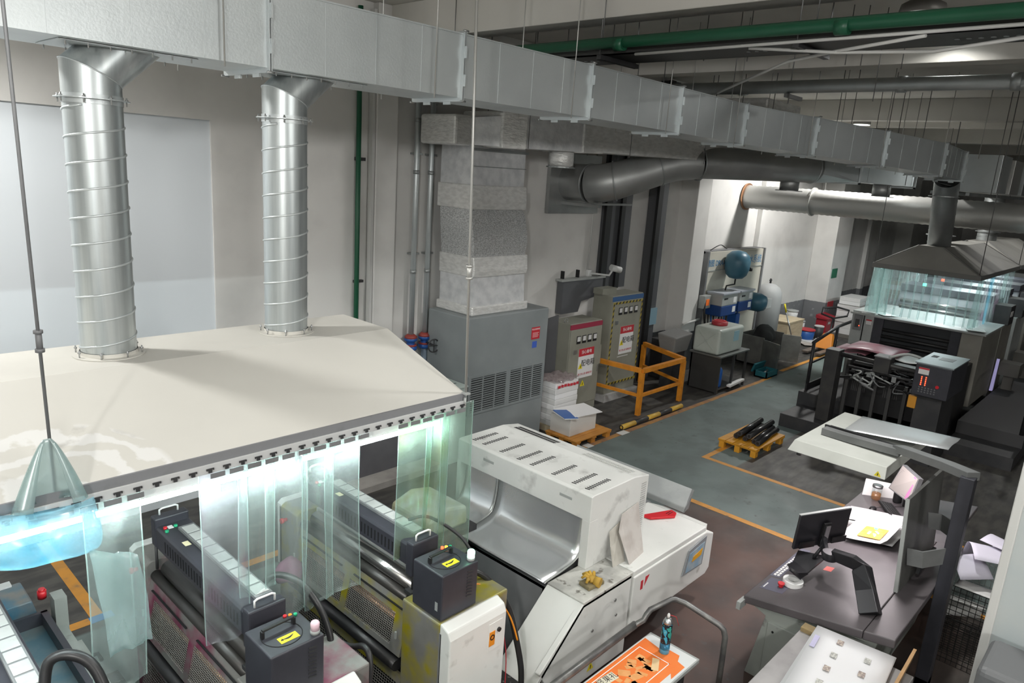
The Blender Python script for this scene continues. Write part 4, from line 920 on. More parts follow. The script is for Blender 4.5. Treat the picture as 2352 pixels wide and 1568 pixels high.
def can_mat():
    mt = bpy.data.materials.new('can_print'); mt.use_nodes = True; nt = mt.node_tree; N = nt.nodes; L = nt.links; b = N['Principled BSDF']; b.inputs['Roughness'].default_value = 0.3; b.inputs['Metallic'].default_value = 0.3
    g = N.new('ShaderNodeNewGeometry'); n = N.new('ShaderNodeTexNoise'); n.inputs['Scale'].default_value = 14; n.inputs['Detail'].default_value = 2; L.new(g.outputs['Position'], n.inputs['Vector'])
    r = N.new('ShaderNodeValToRGB'); r.color_ramp.interpolation = 'CONSTANT'
    for p, c in ((0.0, (0.06, 0.42, 0.36)), (0.40, (0.02, 0.02, 0.03)), (0.52, (0.05, 0.40, 0.62)), (0.60, (0.20, 0.55, 0.60)), (0.68, (0.45, 0.02, 0.05))):
        e = r.color_ramp.elements.new(p); e.color = (*c, 1)
    r.color_ramp.elements.remove(r.color_ramp.elements[-1])
    L.new(n.outputs[0], r.inputs[0]); L.new(r.outputs[0], b.inputs['Base Color']); return mt
B().lathe([(0.043, 0.03), (0.044, 0.04), (0.044, 0.285), (0.042, 0.29)], (5.06, 2.62, 0.79), 28).obj('can_body', can_mat(), cn)
B().lathe([(0.041, 0.0), (0.044, 0.004), (0.044, 0.10), (0.0435, 0.10)], (5.06, 2.62, 0.79), 28).obj('can_base', mat('can_blue', (0.10, 0.42, 0.70), 0.3, 0.3), cn)
B().lathe([(0.043, 0.29), (0.040, 0.305), (0.028, 0.33), (0.018, 0.34)], (5.06, 2.62, 0.79), 24).obj('dome', STEEL, cn)
B().lathe([(0.012, 0.34), (0.014, 0.36), (0.010, 0.375), (0.006, 0.38)], (5.06, 2.62, 0.79), 14).obj('nozzle', WPAINT, cn)
B().tube([(5.07, 2.61, 1.155), (5.12, 2.58, 1.13), (5.15, 2.56, 1.04)], 0.0025, 6).obj('red_straw', RED, cn)

# ------------------------------------------------------------------ press control console
KS = 0.23/1.35
def dz(y): return 0.85 + (2.5-y)*KS
CG = mat('console_top', (0.105, 0.094, 0.100), 0.40, col2=(0.085, 0.076, 0.080), nscale=2.5)
t = root('control_console', 'long sloping grey control console lit by its overhead light', 'console', (8.0, 1.85, 0))
def slab(x0, x1, y0, y1, up_, th, mt, name, par, bev=0.0):
    q = [(x0, y0, dz(y0)+up_-th), (x1, y0, dz(y0)+up_-th), (x1, y1, dz(y1)+up_-th), (x0, y1, dz(y1)+up_-th)]
    return B().hexa(q, [(p[0], p[1], p[2]+th) for p in q]).obj(name, mt, par, bevel=bev)
slab(6.36, 8.80, 1.42, 2.52, 0, 0.085, CG, 'desk_top', t, 0.01); slab(6.36, 8.80, 1.16, 1.416, 0, 0.085, CG, 'rear_top', t, 0.01)
slab(8.80, 10.25, 1.3, 2.60, 0, 0.06, CG, 'side_top', t, 0.01)
slab(8.78, 8.84, 1.75, 2.52, 0.03, 0.05, WPAINT, 'white_ledge', t, 0.006)
bd = B().prism([(2.42, 0.0), (2.30, 0.70), (2.48, 0.765), (1.30, 0.95), (1.45, 0.0)], 'x', 6.42, 8.75).obj('body', GRNW, t, bevel=0.006)
B().box(6.40, 6.42, 1.90, 2.26, 0.06, 0.66).obj('end_door', GRNW, bd, bevel=0.003); B().box(6.40, 6.42, 1.50, 1.885, 0.06, 0.66).obj('end_door', GRNW, bd, bevel=0.003)
B().cyl((6.395, 2.20, 0.58), (6.405, 2.20, 0.58), 0.012, 8).obj('lock', BLACK, bd)
B().box(9.0, 10.1, 1.5, 2.3, 0, 0.80).obj('side_body', MGREY, t)
B().box(6.26, 6.40, 2.50, 2.54, dz(2.5)-0.12, dz(2.5)-0.04).obj('end_bracket', LGREY, t)
PNL = mat('key_panel', (0.11, 0.11, 0.15), 0.45)
kp = slab(6.92, 7.75, 2.40, 2.505, 0.002, 0.004, PNL, 'key_panel', t)
slab(6.60, 6.88, 2.24, 2.47, 0.002, 0.004, PNL, 'button_panel', t)
km = B().box(-0.018, 0.018, -0.011, 0.011, 0, 0.006).mesh('key', PAPER2)
for i in range(15):
    for j in range(2): inst(km, 'key', kp, (6.96+0.05*i, 2.43+0.035*j, dz(2.43+0.035*j)+0.003))
b = B(); [b.rbox((6.64+0.010*k, 2.445, dz(2.445)+0.0030), (0.0065, 0.014-0.003*(k % 3), 0.001)) for k in range(11)]; b.obj('panel_marking', INKW, t)
B().cyl((6.73, 2.31, dz(2.31)), (6.73, 2.31, dz(2.31)+0.035), 0.022, 14).cyl((6.73, 2.31, dz(2.31)+0.03), (6.73, 2.31, dz(2.31)+0.05), 0.032, 16).obj('stop_button', RED, t)
slab(7.36, 7.47, 2.05, 2.13, 0.002, 0.003, mat('red_label', (0.75, 0.16, 0.14), 0.5), 'red_label', t)
# monitor on its arm
mo = root('monitor', 'black monitor seen from behind on the console arm', 'monitor', (7.47, 2.245, 1.08))
rz = math.atan2(-0.29, 0.64)
B().rbox((7.47, 2.245, 1.31), (0.70, 0.028, 0.40), rz, 0, 0.08).obj('back_shell', mat('monitor_black', (0.018, 0.018, 0.022), 0.35), mo, bevel=0.006)
B().rbox((7.478, 2.262, 1.312), (0.69, 0.006, 0.39), rz, 0, 0.08).obj('screen', BLACK, mo)
B().rbox((7.468, 2.24, 1.512), (0.70, 0.03, 0.006), rz, 0, 0.08).obj('top_edge', LGREY, mo)
n = Vector((-math.sin(-rz)*0 + math.sin(rz), -math.cos(rz), 0))
def mp(u_, d, z): return (7.47 + u_*math.cos(rz) + d*math.sin(rz), 2.245 + u_*math.sin(rz) - d*math.cos(rz), z)
B().rbox(mp(0.02, 0.03, 1.25), (0.10, 0.03, 0.28), rz, 0, 0.08).obj('mount_plate', BLACK, mo, bevel=0.004)
B().rbox(mp(0.02, 0.05, 1.25), (0.06, 0.012, 0.22), rz, 0, 0.08).obj('mount_slide', STEEL, mo)
for k in (-1, 1): B().rbox(mp(0.02+0.22*k, 0.022, 1.16), (0.20, 0.016, 0.07), rz, 0, 0.08).obj('vent_block', BLACK, mo)
ar = root('monitor_stand', 'thick black bent arm carrying the console monitor', 'arm', (6.70, 1.45, dz(1.45)))
BMET = mat('black_metal', (0.03, 0.03, 0.034), 0.32, 0.3)
def tapered(pts, ws, hs_, mt, name, par):
    b = B(); rings = []; pts = [Vector(p) for p in pts]
    for i, p in enumerate(pts):
        d = (pts[min(i+1, len(pts)-1)]-pts[max(i-1, 0)]).normalized(); sd = Vector((0.35, -0.93, 0)) if False else d.cross(Vector((0.93, 0.30, 0.2))).normalized(); u_ = sd.cross(d)
        rings.append([b.bm.verts.new(p + sd*a*ws[i]/2 + u_*c*hs_[i]/2) for a, c in ((-1, -1), (1, -1), (1, 1), (-1, 1))])
    for A, C_ in zip(rings, rings[1:]):
        for k in range(4): b.bm.faces.new((A[k], A[(k+1) % 4], C_[(k+1) % 4], C_[k]))
    b.bm.faces.new(rings[0][::-1]); b.bm.faces.new(rings[-1]); return b.obj(name, mt, par, bevel=0.006)
tapered([(6.69, 1.46, dz(1.46)), (6.80, 1.56, 1.17), (6.92, 1.66, 1.31), (6.97, 1.75, 1.325), (7.03, 1.96, 1.29)], [0.17, 0.16, 0.15, 0.14, 0.12], [0.15, 0.14, 0.12, 0.065, 0.06], BMET, 'bent_arm', ar)
B().cyl((7.04, 2.0, 1.22), (7.04, 2.0, 1.30), 0.075, 24).obj('joint_disc', BMET, ar, bevel=0.004)
tapered([(7.04, 2.0, 1.25), (7.16, 2.08, 1.21), (7.36, 2.17, 1.20), (7.45, 2.20, 1.22)], [0.05]*4, [0.07]*4, BMET, 'link', ar)
kt = root('keyboard_tray', 'black folding tray hanging below the console monitor', 'tray', (7.0, 2.2, 1.02))
B().hexa([(6.86, 2.30, 1.02), (6.84, 2.17, 0.985), (7.38, 2.12, 1.05), (7.20, 2.36, 1.08)], [(6.86, 2.30, 1.04), (6.84, 2.17, 1.005), (7.38, 2.12, 1.07), (7.20, 2.36, 1.10)]).obj('tray_plate', BMET, kt)
B().hexa([(6.86, 2.30, 1.04), (6.84, 2.17, 1.0), (6.94, 2.14, 1.02), (6.98, 2.30, 1.06)], [(6.82, 2.32, 1.10), (6.80, 2.19, 1.07), (6.94, 2.14, 1.04), (6.98, 2.30, 1.08)]).obj('tray_lip', BMET, kt)
B().cyl((7.22, 2.2, 1.08), (7.30, 2.15, 1.21), 0.018, 8).obj('tray_post', BMET, kt)
# small things on the console
tp = root('tape_roll', 'white tape roll lying beside the red stop button', 'tape', (6.85, 2.24, dz(2.24)))
c = (6.85, 2.24, dz(2.24)+0.004); B().ring(c, 0.05, 0.098, 0.0, 0.052, 36).obj('tape', PAPER, tp); B().ring(c, 0.046, 0.0498, 0.0, 0.050, 36).obj('core', PAPER2, tp)
def draped(x0, x1, y0, y1, mt, name, lab, cat, up_=0.004, wave=0.006, th=0.003, curl=0.0, group=None):
    rows = []
    for j in range(9):
        y = y0+(y1-y0)*j/8; rows.append([(x0+(x1-x0)*i/10, y, dz(y)+up_+wave*(1+math.sin(i*0.9+j*0.7)) + curl*max(0, (0.3-j/8))**2*4) for i in range(11)])
    return tag(B().grid(rows, th).obj(name, mt), lab, cat, group)
draped(8.30, 9.02, 1.74, 2.30, PAPER, 'paper_sheet', 'loose white sheet under the orange proof on the console', 'paper sheet', 0.03, 0.004)
pf = draped(8.22, 8.86, 1.72, 2.22, PAPER, 'proof_sheet', 'folded proof sheet with an orange picture on the console', 'paper sheet', 0.055, 0.004, 0.003, 0.5)
slp = lambda x0, x1, y0, y1, mt, nm: slab(x0, x1, y0, y1, 0.072, 0.003, mt, nm, pf)
slp(8.32, 8.66, 1.88, 2.12, mat('proof_orange', (0.88, 0.42, 0.05), 0.5, col2=(0.85, 0.55, 0.12), nscale=14), 'picture_print'); 
for k, (x, y) in enumerate(((8.46, 2.03), (8.42, 1.96), (8.50, 1.95))): B().rbox((x, y, dz(y)+0.0735), (0.09, 0.03, 0.001), 0.4*k, 0, 0).obj('letter_shape', INKW, pf)
B().rbox((8.62, 2.0, dz(2.0)+0.0735), (0.05, 0.05, 0.001), 0.2).obj('blue_print', mat('print_cyan', (0.15, 0.55, 0.75), 0.5), pf)
o = draped(8.86, 9.30, 1.72, 2.50, PAPER, 'paper_sheet', 'white sheet bridging the ledge toward the keyboard', 'paper sheet', 0.035, 0.005)
ms = blob('computer_mouse', (9.40, 2.27, dz(2.27)+0.02), (0.07, 0.04, 0.032), BLACK, 'black computer mouse on the far end of the console', 'mouse', 2, 0.0)
hose([(9.46, 2.25, dz(2.25)+0.02), (9.56, 2.20, dz(2.2)+0.01), (9.62, 2.12, dz(2.12)+0.01), (9.72, 2.0, dz(2.0)+0.01)], 0.003, BLACK, 'thin black mouse cable on the console', 6, 'cable')
kb = root('keyboard', 'black keyboard below the far screen on the console', 'keyboard', (9.42, 2.05, dz(2.05)))
ky = math.atan2(1.86-2.23, 9.18-9.71)
B().rbox((9.42, 2.05, dz(2.05)+0.018), (0.55, 0.17, 0.022), ky, 0.0, -0.12).obj('keyboard_base', BLACK, kb, bevel=0.004)
b = B(); R = Matrix.Rotation(ky, 3, 'Z') @ Matrix.Rotation(-0.12, 3, 'X')
for i in range(17):
    for j in range(5):
        p = Vector((9.42, 2.05, dz(2.05)+0.018)) + R @ Vector((-0.25+0.031*i, -0.065+0.032*j, 0.014)); b.rbox(p, (0.024, 0.024, 0.006), ky, 0, -0.12)
b.obj('key_field', mat('key_black', (0.035, 0.035, 0.036), 0.5), kb)['kind'] = 'stuff'
jr = root('glass_mug', 'lidded glass mug with amber tea at the far end', 'mug', (9.80, 2.36, dz(2.36)))
GLASS = film('mug_glass', (0.92, 0.95, 0.95), (0.8, 0.82, 0.82), 0.06, 0.15, 6, 0.05)
c = (9.80, 2.36, dz(2.36)+0.01); B().lathe([(0.055, 0), (0.06, 0.01), (0.06, 0.17), (0.058, 0.17)], c, 20).obj('glass', GLASS, jr)
B().lathe([(0.05, 0.008), (0.054, 0.015), (0.054, 0.09), (0.05, 0.09)], c, 20).obj('tea', film('tea', (0.9, 0.55, 0.2), (0.7, 0.35, 0.1), 0.25, 0.4), jr)
B().lathe([(0.064, 0.17), (0.064, 0.20), (0.05, 0.205)], c, 20).obj('lid', STEEL, jr)
B().tube([(c[0]-0.055, c[1]+0.02, c[2]+0.14), (c[0]-0.11, c[1]+0.035, c[2]+0.13), (c[0]-0.11, c[1]+0.035, c[2]+0.05), (c[0]-0.055, c[1]+0.02, c[2]+0.04)], 0.007, 8).obj('mug_handle', GLASS, jr)
o = B().hexa([(9.92, 2.56, dz(2.56)), (9.94, 2.56, dz(2.56)), (10.0, 2.18, dz(2.18)), (9.98, 2.18, dz(2.18))], [(9.96, 2.56, dz(2.56)+0.22), (9.98, 2.56, dz(2.56)+0.22), (10.04, 2.18, dz(2.18)+0.18), (10.02, 2.18, dz(2.18)+0.18)]).obj('white_card', PAPER2); tag(o, 'white upright card behind the glass mug', 'card')
fs = root('screen', 'tilted screen showing a pale list at the console far end', 'monitor', (9.6, 2.0, 1.0))
q = [Vector((9.78, 2.23, 1.10)), Vector((9.36, 1.88, 1.15)), Vector((9.22, 1.80, 1.54)), Vector((9.68, 2.10, 1.50))]
nn = (q[1]-q[0]).cross(q[3]-q[0]).normalized(); nn = nn if nn.y > 0 else -nn
nn = -nn if nn.dot(Vector((-1, 0.3, 0.5))) < 0 else nn
B().hexa(q, [p-nn*0.05 for p in q]).obj('shell', MGREY, fs)
cen = sum(q, Vector())/4; qq = [cen+(p-cen)*0.93+nn*0.003 for p in q]
B().face(qq); b = B(); b.face(qq); SCRW = mat('screen_list', (0.36, 0.33, 0.31), 0.4, emit=(0.9, 0.84, 0.78), estr=0.12); b.obj('display', SCRW, fs)
b = B()
for i in range(14):
    t0 = 0.06+0.062*i; a, c2, d2, e2 = [cen+(p-cen)*0.9+nn*0.005 for p in q]; L0 = a.lerp(e2, t0); R0 = c2.lerp(d2, t0); L1 = a.lerp(e2, t0+0.012); R1 = c2.lerp(d2, t0+0.012); b.face([L0, R0, R1, L1])
b.obj('list_lines', mat('list_grey', (0.25, 0.23, 0.23), 0.5), fs)
a, c2, d2, e2 = [cen+(p-cen)*0.9+nn*0.006 for p in q]; b = B(); b.face([a.lerp(c2, 0.80), c2.lerp(a, 0.06), d2.lerp(e2, 0.06), e2.lerp(d2, 0.80)]); b.obj('colour_column', mat('list_pink', (0.55, 0.22, 0.42), 0.5), fs)
B().cyl(cen-nn*0.06-Vector((0, 0, 0.3)), cen-nn*0.06, 0.03, 10).obj('stand', BLACK, fs)
o = B().lathe([(0.05, 0), (0.055, 0.02), (0.055, 0.16), (0.045, 0.17)], (9.86, 2.12, dz(2.12)), 16).obj('black_canister', BLACK); tag(o, 'small black canister between the mug and screen', 'canister')
# overhead light and frame
LG2 = mat('canopy_paint', (0.50, 0.515, 0.48), 0.5, col2=(0.45, 0.465, 0.43), nscale=2.5)
cp = root('console_light', 'flat grey canopy light hanging over the console', 'lamp', (8.75, 2.36, 1.86))
B().hexa([(7.90, 1.85, 1.88), (9.58, 1.85, 1.88), (9.60, 2.90, 1.88), (7.90, 2.90, 1.88)], [(7.97, 1.87, 2.0), (9.55, 1.87, 2.0), (9.57, 2.86, 2.0), (7.97, 2.86, 2.0)]).obj('canopy', LG2, cp, bevel=0.006)
B().box(8.02, 9.46, 1.95, 2.80, 1.872, 1.88).obj('diffuser', emis('canopy_glow', (1.0, 0.90, 0.93), CANOPY_E), cp)
tri_sign((7.905, 1.93, 1.895), 0.07, 'x', cp)
B().cyl((7.96, 2.78, 1.84), (7.96, 2.78, 1.875), 0.03, 12).obj('sensor', CHAR, cp)
pl = B(); q = [(8.66, 1.55), (9.42, 1.48), (9.40, 2.52), (9.05, 2.62), (8.92, 2.50)]
rows = [[(8.66+0.03*j+ (0.74)*i/8, 2.56-1.04*j/8 + 0.03*(i/8), 2.055 + 0.028*math.sin(i*0.5+1.0)*(j/8)) for i in range(9)] for j in range(9)]
tag(B().grid(rows, 0.002).obj('printing_plate', mat('plate_alu', (0.62, 0.65, 0.66), 0.38, 0.55)), 'thin bright printing plate lying on the canopy light', 'printing plate')
fr = root('light_gantry', 'dark grey frame holding the canopy light over the console', 'frame', (7.63, 1.1, 0))
FG = mat('frame_grey', (0.17, 0.175, 0.175), 0.45, col2=(0.13, 0.135, 0.135), nscale=3)
B().box(7.55, 7.71, 1.03, 1.15, 0, 2.27).obj('post', DGREY, fr, bevel=0.005)
B().bar([(7.63, 1.06, 2.28), (7.85, 1.32, 2.24), (8.42, 1.90, 2.09)], 0.14, 0.08).obj('brace', FG, fr, bevel=0.004)
B().bar([(8.38, 1.86, 2.07), (8.42, 2.40, 2.05), (8.45, 2.72, 2.045)], 0.12, 0.08).obj('top_arm', FG, fr, bevel=0.004)
B().bar([(8.60, 1.90, 2.055), (8.66, 2.72, 2.05)], 0.03, 0.02).bar([(8.52, 1.95, 2.07), (8.60, 2.76, 2.06)], 0.025, 0.03).obj('slide_rail', BLACK, fr)
B().box(7.55, 7.71, 1.03, 1.15, 0.02, 0.10).obj('foot', CHAR, fr)
bo = root('display_board', 'tall grey display board standing on the console rear edge', 'board', (7.85, 1.43, 1.02))
BG = mat('board_back', (0.115, 0.115, 0.11), 0.5, 0.1, col2=(0.075, 0.075, 0.07), nscale=3)
q = [(7.30, 1.395, 1.035), (8.42, 1.37, 1.035), (8.40, 1.43, 2.02), (7.28, 1.46, 2.0)]; B().hexa(q, [(p[0], p[1]+0.03, p[2]) for p in q]).obj('board_panel', BG, bo)
q = [(7.27, 1.40, 1.035), (7.30, 1.40, 1.035), (7.30, 1.46, 2.0), (7.27, 1.46, 2.0)]; B().hexa(q, [(p[0], p[1]+0.035, p[2]) for p in q]).obj('board_edge', LGREY, bo)
B().bar([(7.58, 1.12, 1.45), (7.36, 1.27, 1.42), (7.36, 1.40, 1.40)], 0.016, 0.17).obj('bracket', FG, bo); B().bar([(7.80, 1.12, 1.62), (7.98, 1.28, 1.60), (7.98, 1.40, 1.58)], 0.016, 0.17).obj('bracket', FG, bo)
B().box(7.7, 8.3, 1.33, 1.36, 1.1, 1.18).obj('rear_stiffener', CHAR, bo)
# ------------------------------------------------------------------ front table with the sheet stack
t = root('sample_table', 'scuffed grey metal table in the lower right foreground', 'table', (5.7, 1.4, 0))
B().box(4.6, 6.22, 0.95, 1.87, 0.86, 0.92).obj('table_top', mat('scuffed_top', (0.42, 0.41, 0.41), 0.4, 0.3, col2=(0.32, 0.31, 0.31), nscale=3, dirt=(0.10, 0.10, 0.09), dscale=6, dlo=0.66, dhi=0.72, stretch=(1, 1, 1)), t, bevel=0.006)
for x, y in ((4.7, 1.05), (6.1, 1.05), (4.7, 1.78), (6.1, 1.78)): B().box(x-0.03, x+0.03, y-0.03, y+0.03, 0, 0.86).obj('leg', CHAR, t)
B().box(6.10, 6.20, 1.50, 1.86, 0.92, 0.96).obj('wood_batten', mat('old_wood', (0.30, 0.22, 0.10), 0.7, col2=(0.22, 0.16, 0.08), nscale=8), t)
SH = [mat('sheet_a', (0.80, 0.80, 0.82), 0.5), mat('sheet_b', (0.72, 0.73, 0.74), 0.5)]
names = ('lowest', 'second', 'third', 'fourth', 'fifth', 'sixth', 'seventh', 'eighth', 'top')
rnd = random.Random(11)
for k in range(9):
    z = 0.922 + 0.0085*k; a = rnd.uniform(-0.05, 0.05); dx_, dy_ = rnd.uniform(-0.03, 0.03), rnd.uniform(-0.02, 0.02)
    cx, cy = 5.62+dx_, 1.40+dy_; R = Matrix.Rotation(0.12+a*0.6, 3, 'Z'); rows = []
    for j in range(5):
        row = []
        for i in range(9):
            p = R @ Vector((-0.62+1.24*i/8, -0.33+0.62*j/4, 0)); row.append((cx+p.x, cy+p.y, z + 0.004*(1+math.sin(i*0.8+k))*(0.3 if k < 8 else 0.5)))
        rows.append(row)
    o = B().grid(rows, 0.006).obj('printed_sheet', SH[k % 2]); tag(o, names[k] + ' white sheet of the stack on the foreground table', 'paper sheet', 'stacked sheets on the foreground table')
    if k == 8:
        b = B(); b2 = B()
        for i in range(5):
            for j in range(2):
                p = R @ Vector((-0.50+0.22*i+0.10*j, -0.16+0.24*j, 0)); 
                (b if (i+j) % 2 else b2).rbox((cx+p.x, cy+p.y, z+0.0135), (0.075, 0.05, 0.002), 0.12)
        b.obj('picture_print', mat('print_brown', (0.30, 0.24, 0.22), 0.5, col2=(0.55, 0.48, 0.42), nscale=60, lo=0.45, hi=0.55), o); b2.obj('picture_print', mat('print_grey', (0.36, 0.36, 0.34), 0.5, col2=(0.62, 0.62, 0.58), nscale=60, lo=0.45, hi=0.55), o)
        p = R @ Vector((0.35, 0.26, 0)); B().rbox((cx+p.x, cy+p.y, z+0.0135), (0.20, 0.04, 0.002), 0.12).obj('text_print', mat('print_violet', (0.50, 0.48, 0.68), 0.5), o)
o = B().hexa([(4.9, 0.965, 0.93), (6.40, 1.02, 0.93), (6.40, 1.045, 0.93), (4.9, 0.99, 0.93)], [(4.9, 0.945, 1.08), (6.40, 1.0, 1.06), (6.40, 1.025, 1.06), (4.9, 0.97, 1.08)]).obj('wooden_stop', mat('stop_wood', (0.50, 0.30, 0.14), 0.6, col2=(0.42, 0.25, 0.11), nscale=10)); tag(o, 'upright brown wooden stop along the sheet stack', 'board')
# ------------------------------------------------------------------ wire basket with waste paper
WIREB = mat('wire_black', (0.02, 0.02, 0.02), 0.45, 0.3); WIREZ = mat('wire_zinc', (0.42, 0.43, 0.42), 0.35, 0.7)
t = root('wire_basket', 'tall wire mesh waste basket behind the console', 'basket', (8.9, 1.0, 0))
def wires(name, p00, p10, p11, p01, nu, nv, r, mt):
    b = B(); wire_panel(b, p00, p10, p11, p01, nu, nv, r); o = b.obj(name, mt, t); o['kind'] = 'stuff'; return o
wires('front_mesh', (8.42, 0.76, 0.0), (8.42, 1.22, 0.0), (8.42, 1.22, 0.78), (8.42, 0.76, 0.78), 8, 14, 0.006, WIREB)
wires('rear_mesh', (9.32, 0.84, 0.05), (9.32, 1.28, 0.05), (9.32, 1.28, 0.93), (9.32, 0.84, 0.93), 8, 10, 0.005, WIREZ)
wires('side_mesh', (8.42, 1.22, 0.0), (9.32, 1.28, 0.05), (9.32, 1.28, 0.93), (8.42, 1.22, 0.78), 14, 10, 0.005, WIREZ)
wires('side_mesh', (8.42, 0.76, 0.0), (9.32, 0.84, 0.05), (9.32, 0.84, 0.93), (8.42, 0.76, 0.78), 14, 10, 0.005, WIREZ)
wires('shelf_mesh', (8.2, 0.76, 0.42), (8.2, 1.16, 0.42), (8.42, 1.16, 0.42), (8.42, 0.76, 0.42), 8, 5, 0.006, WIREB)
wires('low_front_mesh', (8.2, 0.76, 0.0), (8.2, 1.16, 0.0), (8.2, 1.16, 0.52), (8.2, 0.76, 0.52), 8, 10, 0.006, WIREB)
PAPL = mat('paper_lilac', (0.64, 0.62, 0.72), 0.6)
rnd = random.Random(4); labs = ('curled lilac white paper sheet on top of the basket', 'large bent waste sheet leaning out of the basket', 'rolled waste paper at the basket left side', 'crumpled waste paper low in the wire basket', 'flat printed waste sheet inside the wire basket')
for k, (c, w_, h_, a, cu, ti) in enumerate((((8.95, 0.93, 0.92), 0.55, 0.40, 0.4, 0.20, 0.5), ((9.12, 0.86, 1.0), 0.42, 0.32, -0.3, 0.18, 0.7), ((8.72, 1.08, 0.80), 0.34, 0.40, 0.9, 0.22, 0.3), ((8.64, 1.0, 0.42), 0.36, 0.34, 0.2, 0.16, 1.0), ((8.8, 0.95, 0.62), 0.5, 0.36, 0.0, 0.08, 0.4))):
    R = Matrix.Rotation(a, 3, 'Z') @ Matrix.Rotation(ti, 3, 'Y'); rows = []
    for j in range(8): rows.append([Vector(c) + R @ Vector((w_*(i/9-0.5), h_*(j/7-0.5), cu*math.sin(PI*i/9*(0.8+0.2*j/7)))) for i in range(10)])
    tag(B().grid(rows, 0.002).obj('waste_paper', PAPL if k < 3 else PAPER2), labs[k], 'paper')
# ------------------------------------------------------------------ right foreground column and cabinet
t = root('steel_column', 'pale grey painted column at the right picture edge', 'column', (6.3, 0.2, 0))
CO = mat('column_paint', (0.50, 0.53, 0.52), 0.5, col2=(0.45, 0.50, 0.51), nscale=2)
B().box(6.0, 6.7, -0.25, 0.555, 0, 7.0).obj('shaft', CO, t, bevel=0.02); B().box(6.0-0.03, 6.7, 0.50, 0.56, 0.02, 6.99).obj('edge_strip', mat('edge_white', (0.60, 0.60, 0.58), 0.5), t, bevel=0.008)
t = root('grey_cabinet', 'dark grey rounded cabinet in the lower right corner', 'cabinet', (5.5, 0.1, 0))
B().box(5.25, 5.75, -0.6, 0.47, 0, 1.80).obj('body', mat('cabinet_dark', (0.115, 0.12, 0.125), 0.55), t, bevel=0.05, seg=3); B().box(5.20, 5.26, -0.55, 0.42, 0.1, 1.70).obj('door', mat('cabinet_dark2', (0.10, 0.105, 0.11), 0.5), t, bevel=0.02)
hose([(5.18, 0.44, 1.62), (5.17, 0.30, 1.66), (5.17, 0.05, 1.64), (5.18, -0.3, 1.6)], 0.006, BLACK, 'thin black cable across the dark grey cabinet', 6, 'cable')

# ------------------------------------------------------------------ air unit and foil ducts by the back wall
UG = mat('unit_grey', (0.27, 0.295, 0.30), 0.5, col2=(0.23, 0.255, 0.26), nscale=1.5)
t = root('air_unit', 'large grey floor standing air unit with louvred front', 'air unit', (8.8, 8.65, 0))
body = B().box(7.82, 9.80, 8.19, 9.20, 0.02, 2.40).obj('cabinet', UG, t, bevel=0.02)
B().box(7.86, 9.76, 8.165, 8.19, 0.74, 0.78).box(7.86, 9.76, 8.165, 8.19, 1.38, 1.42).box(7.86, 7.92, 8.165, 8.19, 0.78, 1.38).box(8.76, 8.86, 8.165, 8.19, 0.78, 1.38).box(9.70, 9.76, 8.165, 8.19, 0.78, 1.38).obj('grille_frame', UG, t)
B().box(7.92, 9.70, 8.184, 8.1895, 0.78, 1.38).obj('grille_back', SLOT, t)
for x0, x1 in ((7.92, 8.19), (8.21, 8.48), (8.50, 8.76), (8.86, 9.14), (9.16, 9.43), (9.45, 9.70)):
    g = B()
    for k in range(15):
        z = 0.795 + 0.0395*k; g.box(x0, x1, 8.168, 8.184, z, z+0.017)
    g.obj('louvre_bank', UG, t)['kind'] = 'stuff'
for x in (8.2, 8.49, 9.15, 9.44): B().box(x-0.012, x+0.012, 8.165, 8.185, 0.78, 1.38).obj('grille_bar', UG, t)
sg = B().box(9.36, 9.58, 8.185, 8.188, 1.86, 2.08).obj('red_notice', REDP, t)
text('安全注意事项', 0.035, (9.47, 8.184, 2.04), (1, 0, 0), (0, 0, 1), INKW, sg)
for k in range(4): B().box(9.39, 9.55-0.02*(k % 2), 8.183, 8.1845, 1.97-0.024*k, 1.98-0.024*k).obj('notice_line', mat('notice_pale', (0.8, 0.5, 0.5), 0.5), sg)
B().box(9.40, 9.52, 8.183, 8.19, 1.70, 1.82).obj('display', mat('lcd_blue', (0.03, 0.04, 0.09), 0.3, emit=(0.05, 0.12, 0.5), estr=0.4), t, bevel=0.004)
B().box(7.86, 9.76, 8.185, 8.19, 0.06, 0.70).obj('lower_panel', UG, t, bevel=0.003)
t = root('foil_riser', 'foil wrapped duct rising from the grey air unit', 'duct', (8.6, 8.75, 2.4))
def ring_loft(levels, mt, name, par, smooth=False, bev=0.0):
    b = B(); V = []
    for (x0, x1, y0, y1, z) in levels: V.append([b.bm.verts.new(p) for p in ((x0, y0, z), (x1, y0, z), (x1, y1, z), (x0, y1, z))])
    for A, C_ in zip(V, V[1:]):
        for k in range(4): f = b.bm.faces.new((A[k], A[(k+1) % 4], C_[(k+1) % 4], C_[k])); f.smooth = smooth
    b.bm.faces.new(V[0][::-1]); b.bm.faces.new(V[-1]); return b.obj(name, mt, par, bevel=bev)
FOILW = mat('foil_woven', (0.74, 0.75, 0.75), 0.34, 0.35, col2=(0.45, 0.46, 0.46), nscale=40, lo=0.45, hi=0.55, bump=0.5, bscale=30, stretch=(1, 1, 2.2))
FOILD = mat('foil_dull', (0.80, 0.81, 0.82), 0.40, 0.3, col2=(0.64, 0.655, 0.67), nscale=6, bump=0.35, bscale=14)
ring_loft([(7.98, 9.33, 8.30, 9.20, 2.40), (7.98, 9.33, 8.30, 9.20, 2.55)], FOIL, 'base_band', t, bev=0.02)
ring_loft([(8.02, 9.26, 8.34, 9.16, 2.55), (8.00, 9.24, 8.35, 9.14, 3.03)], FOILD, 'lower_length', t)
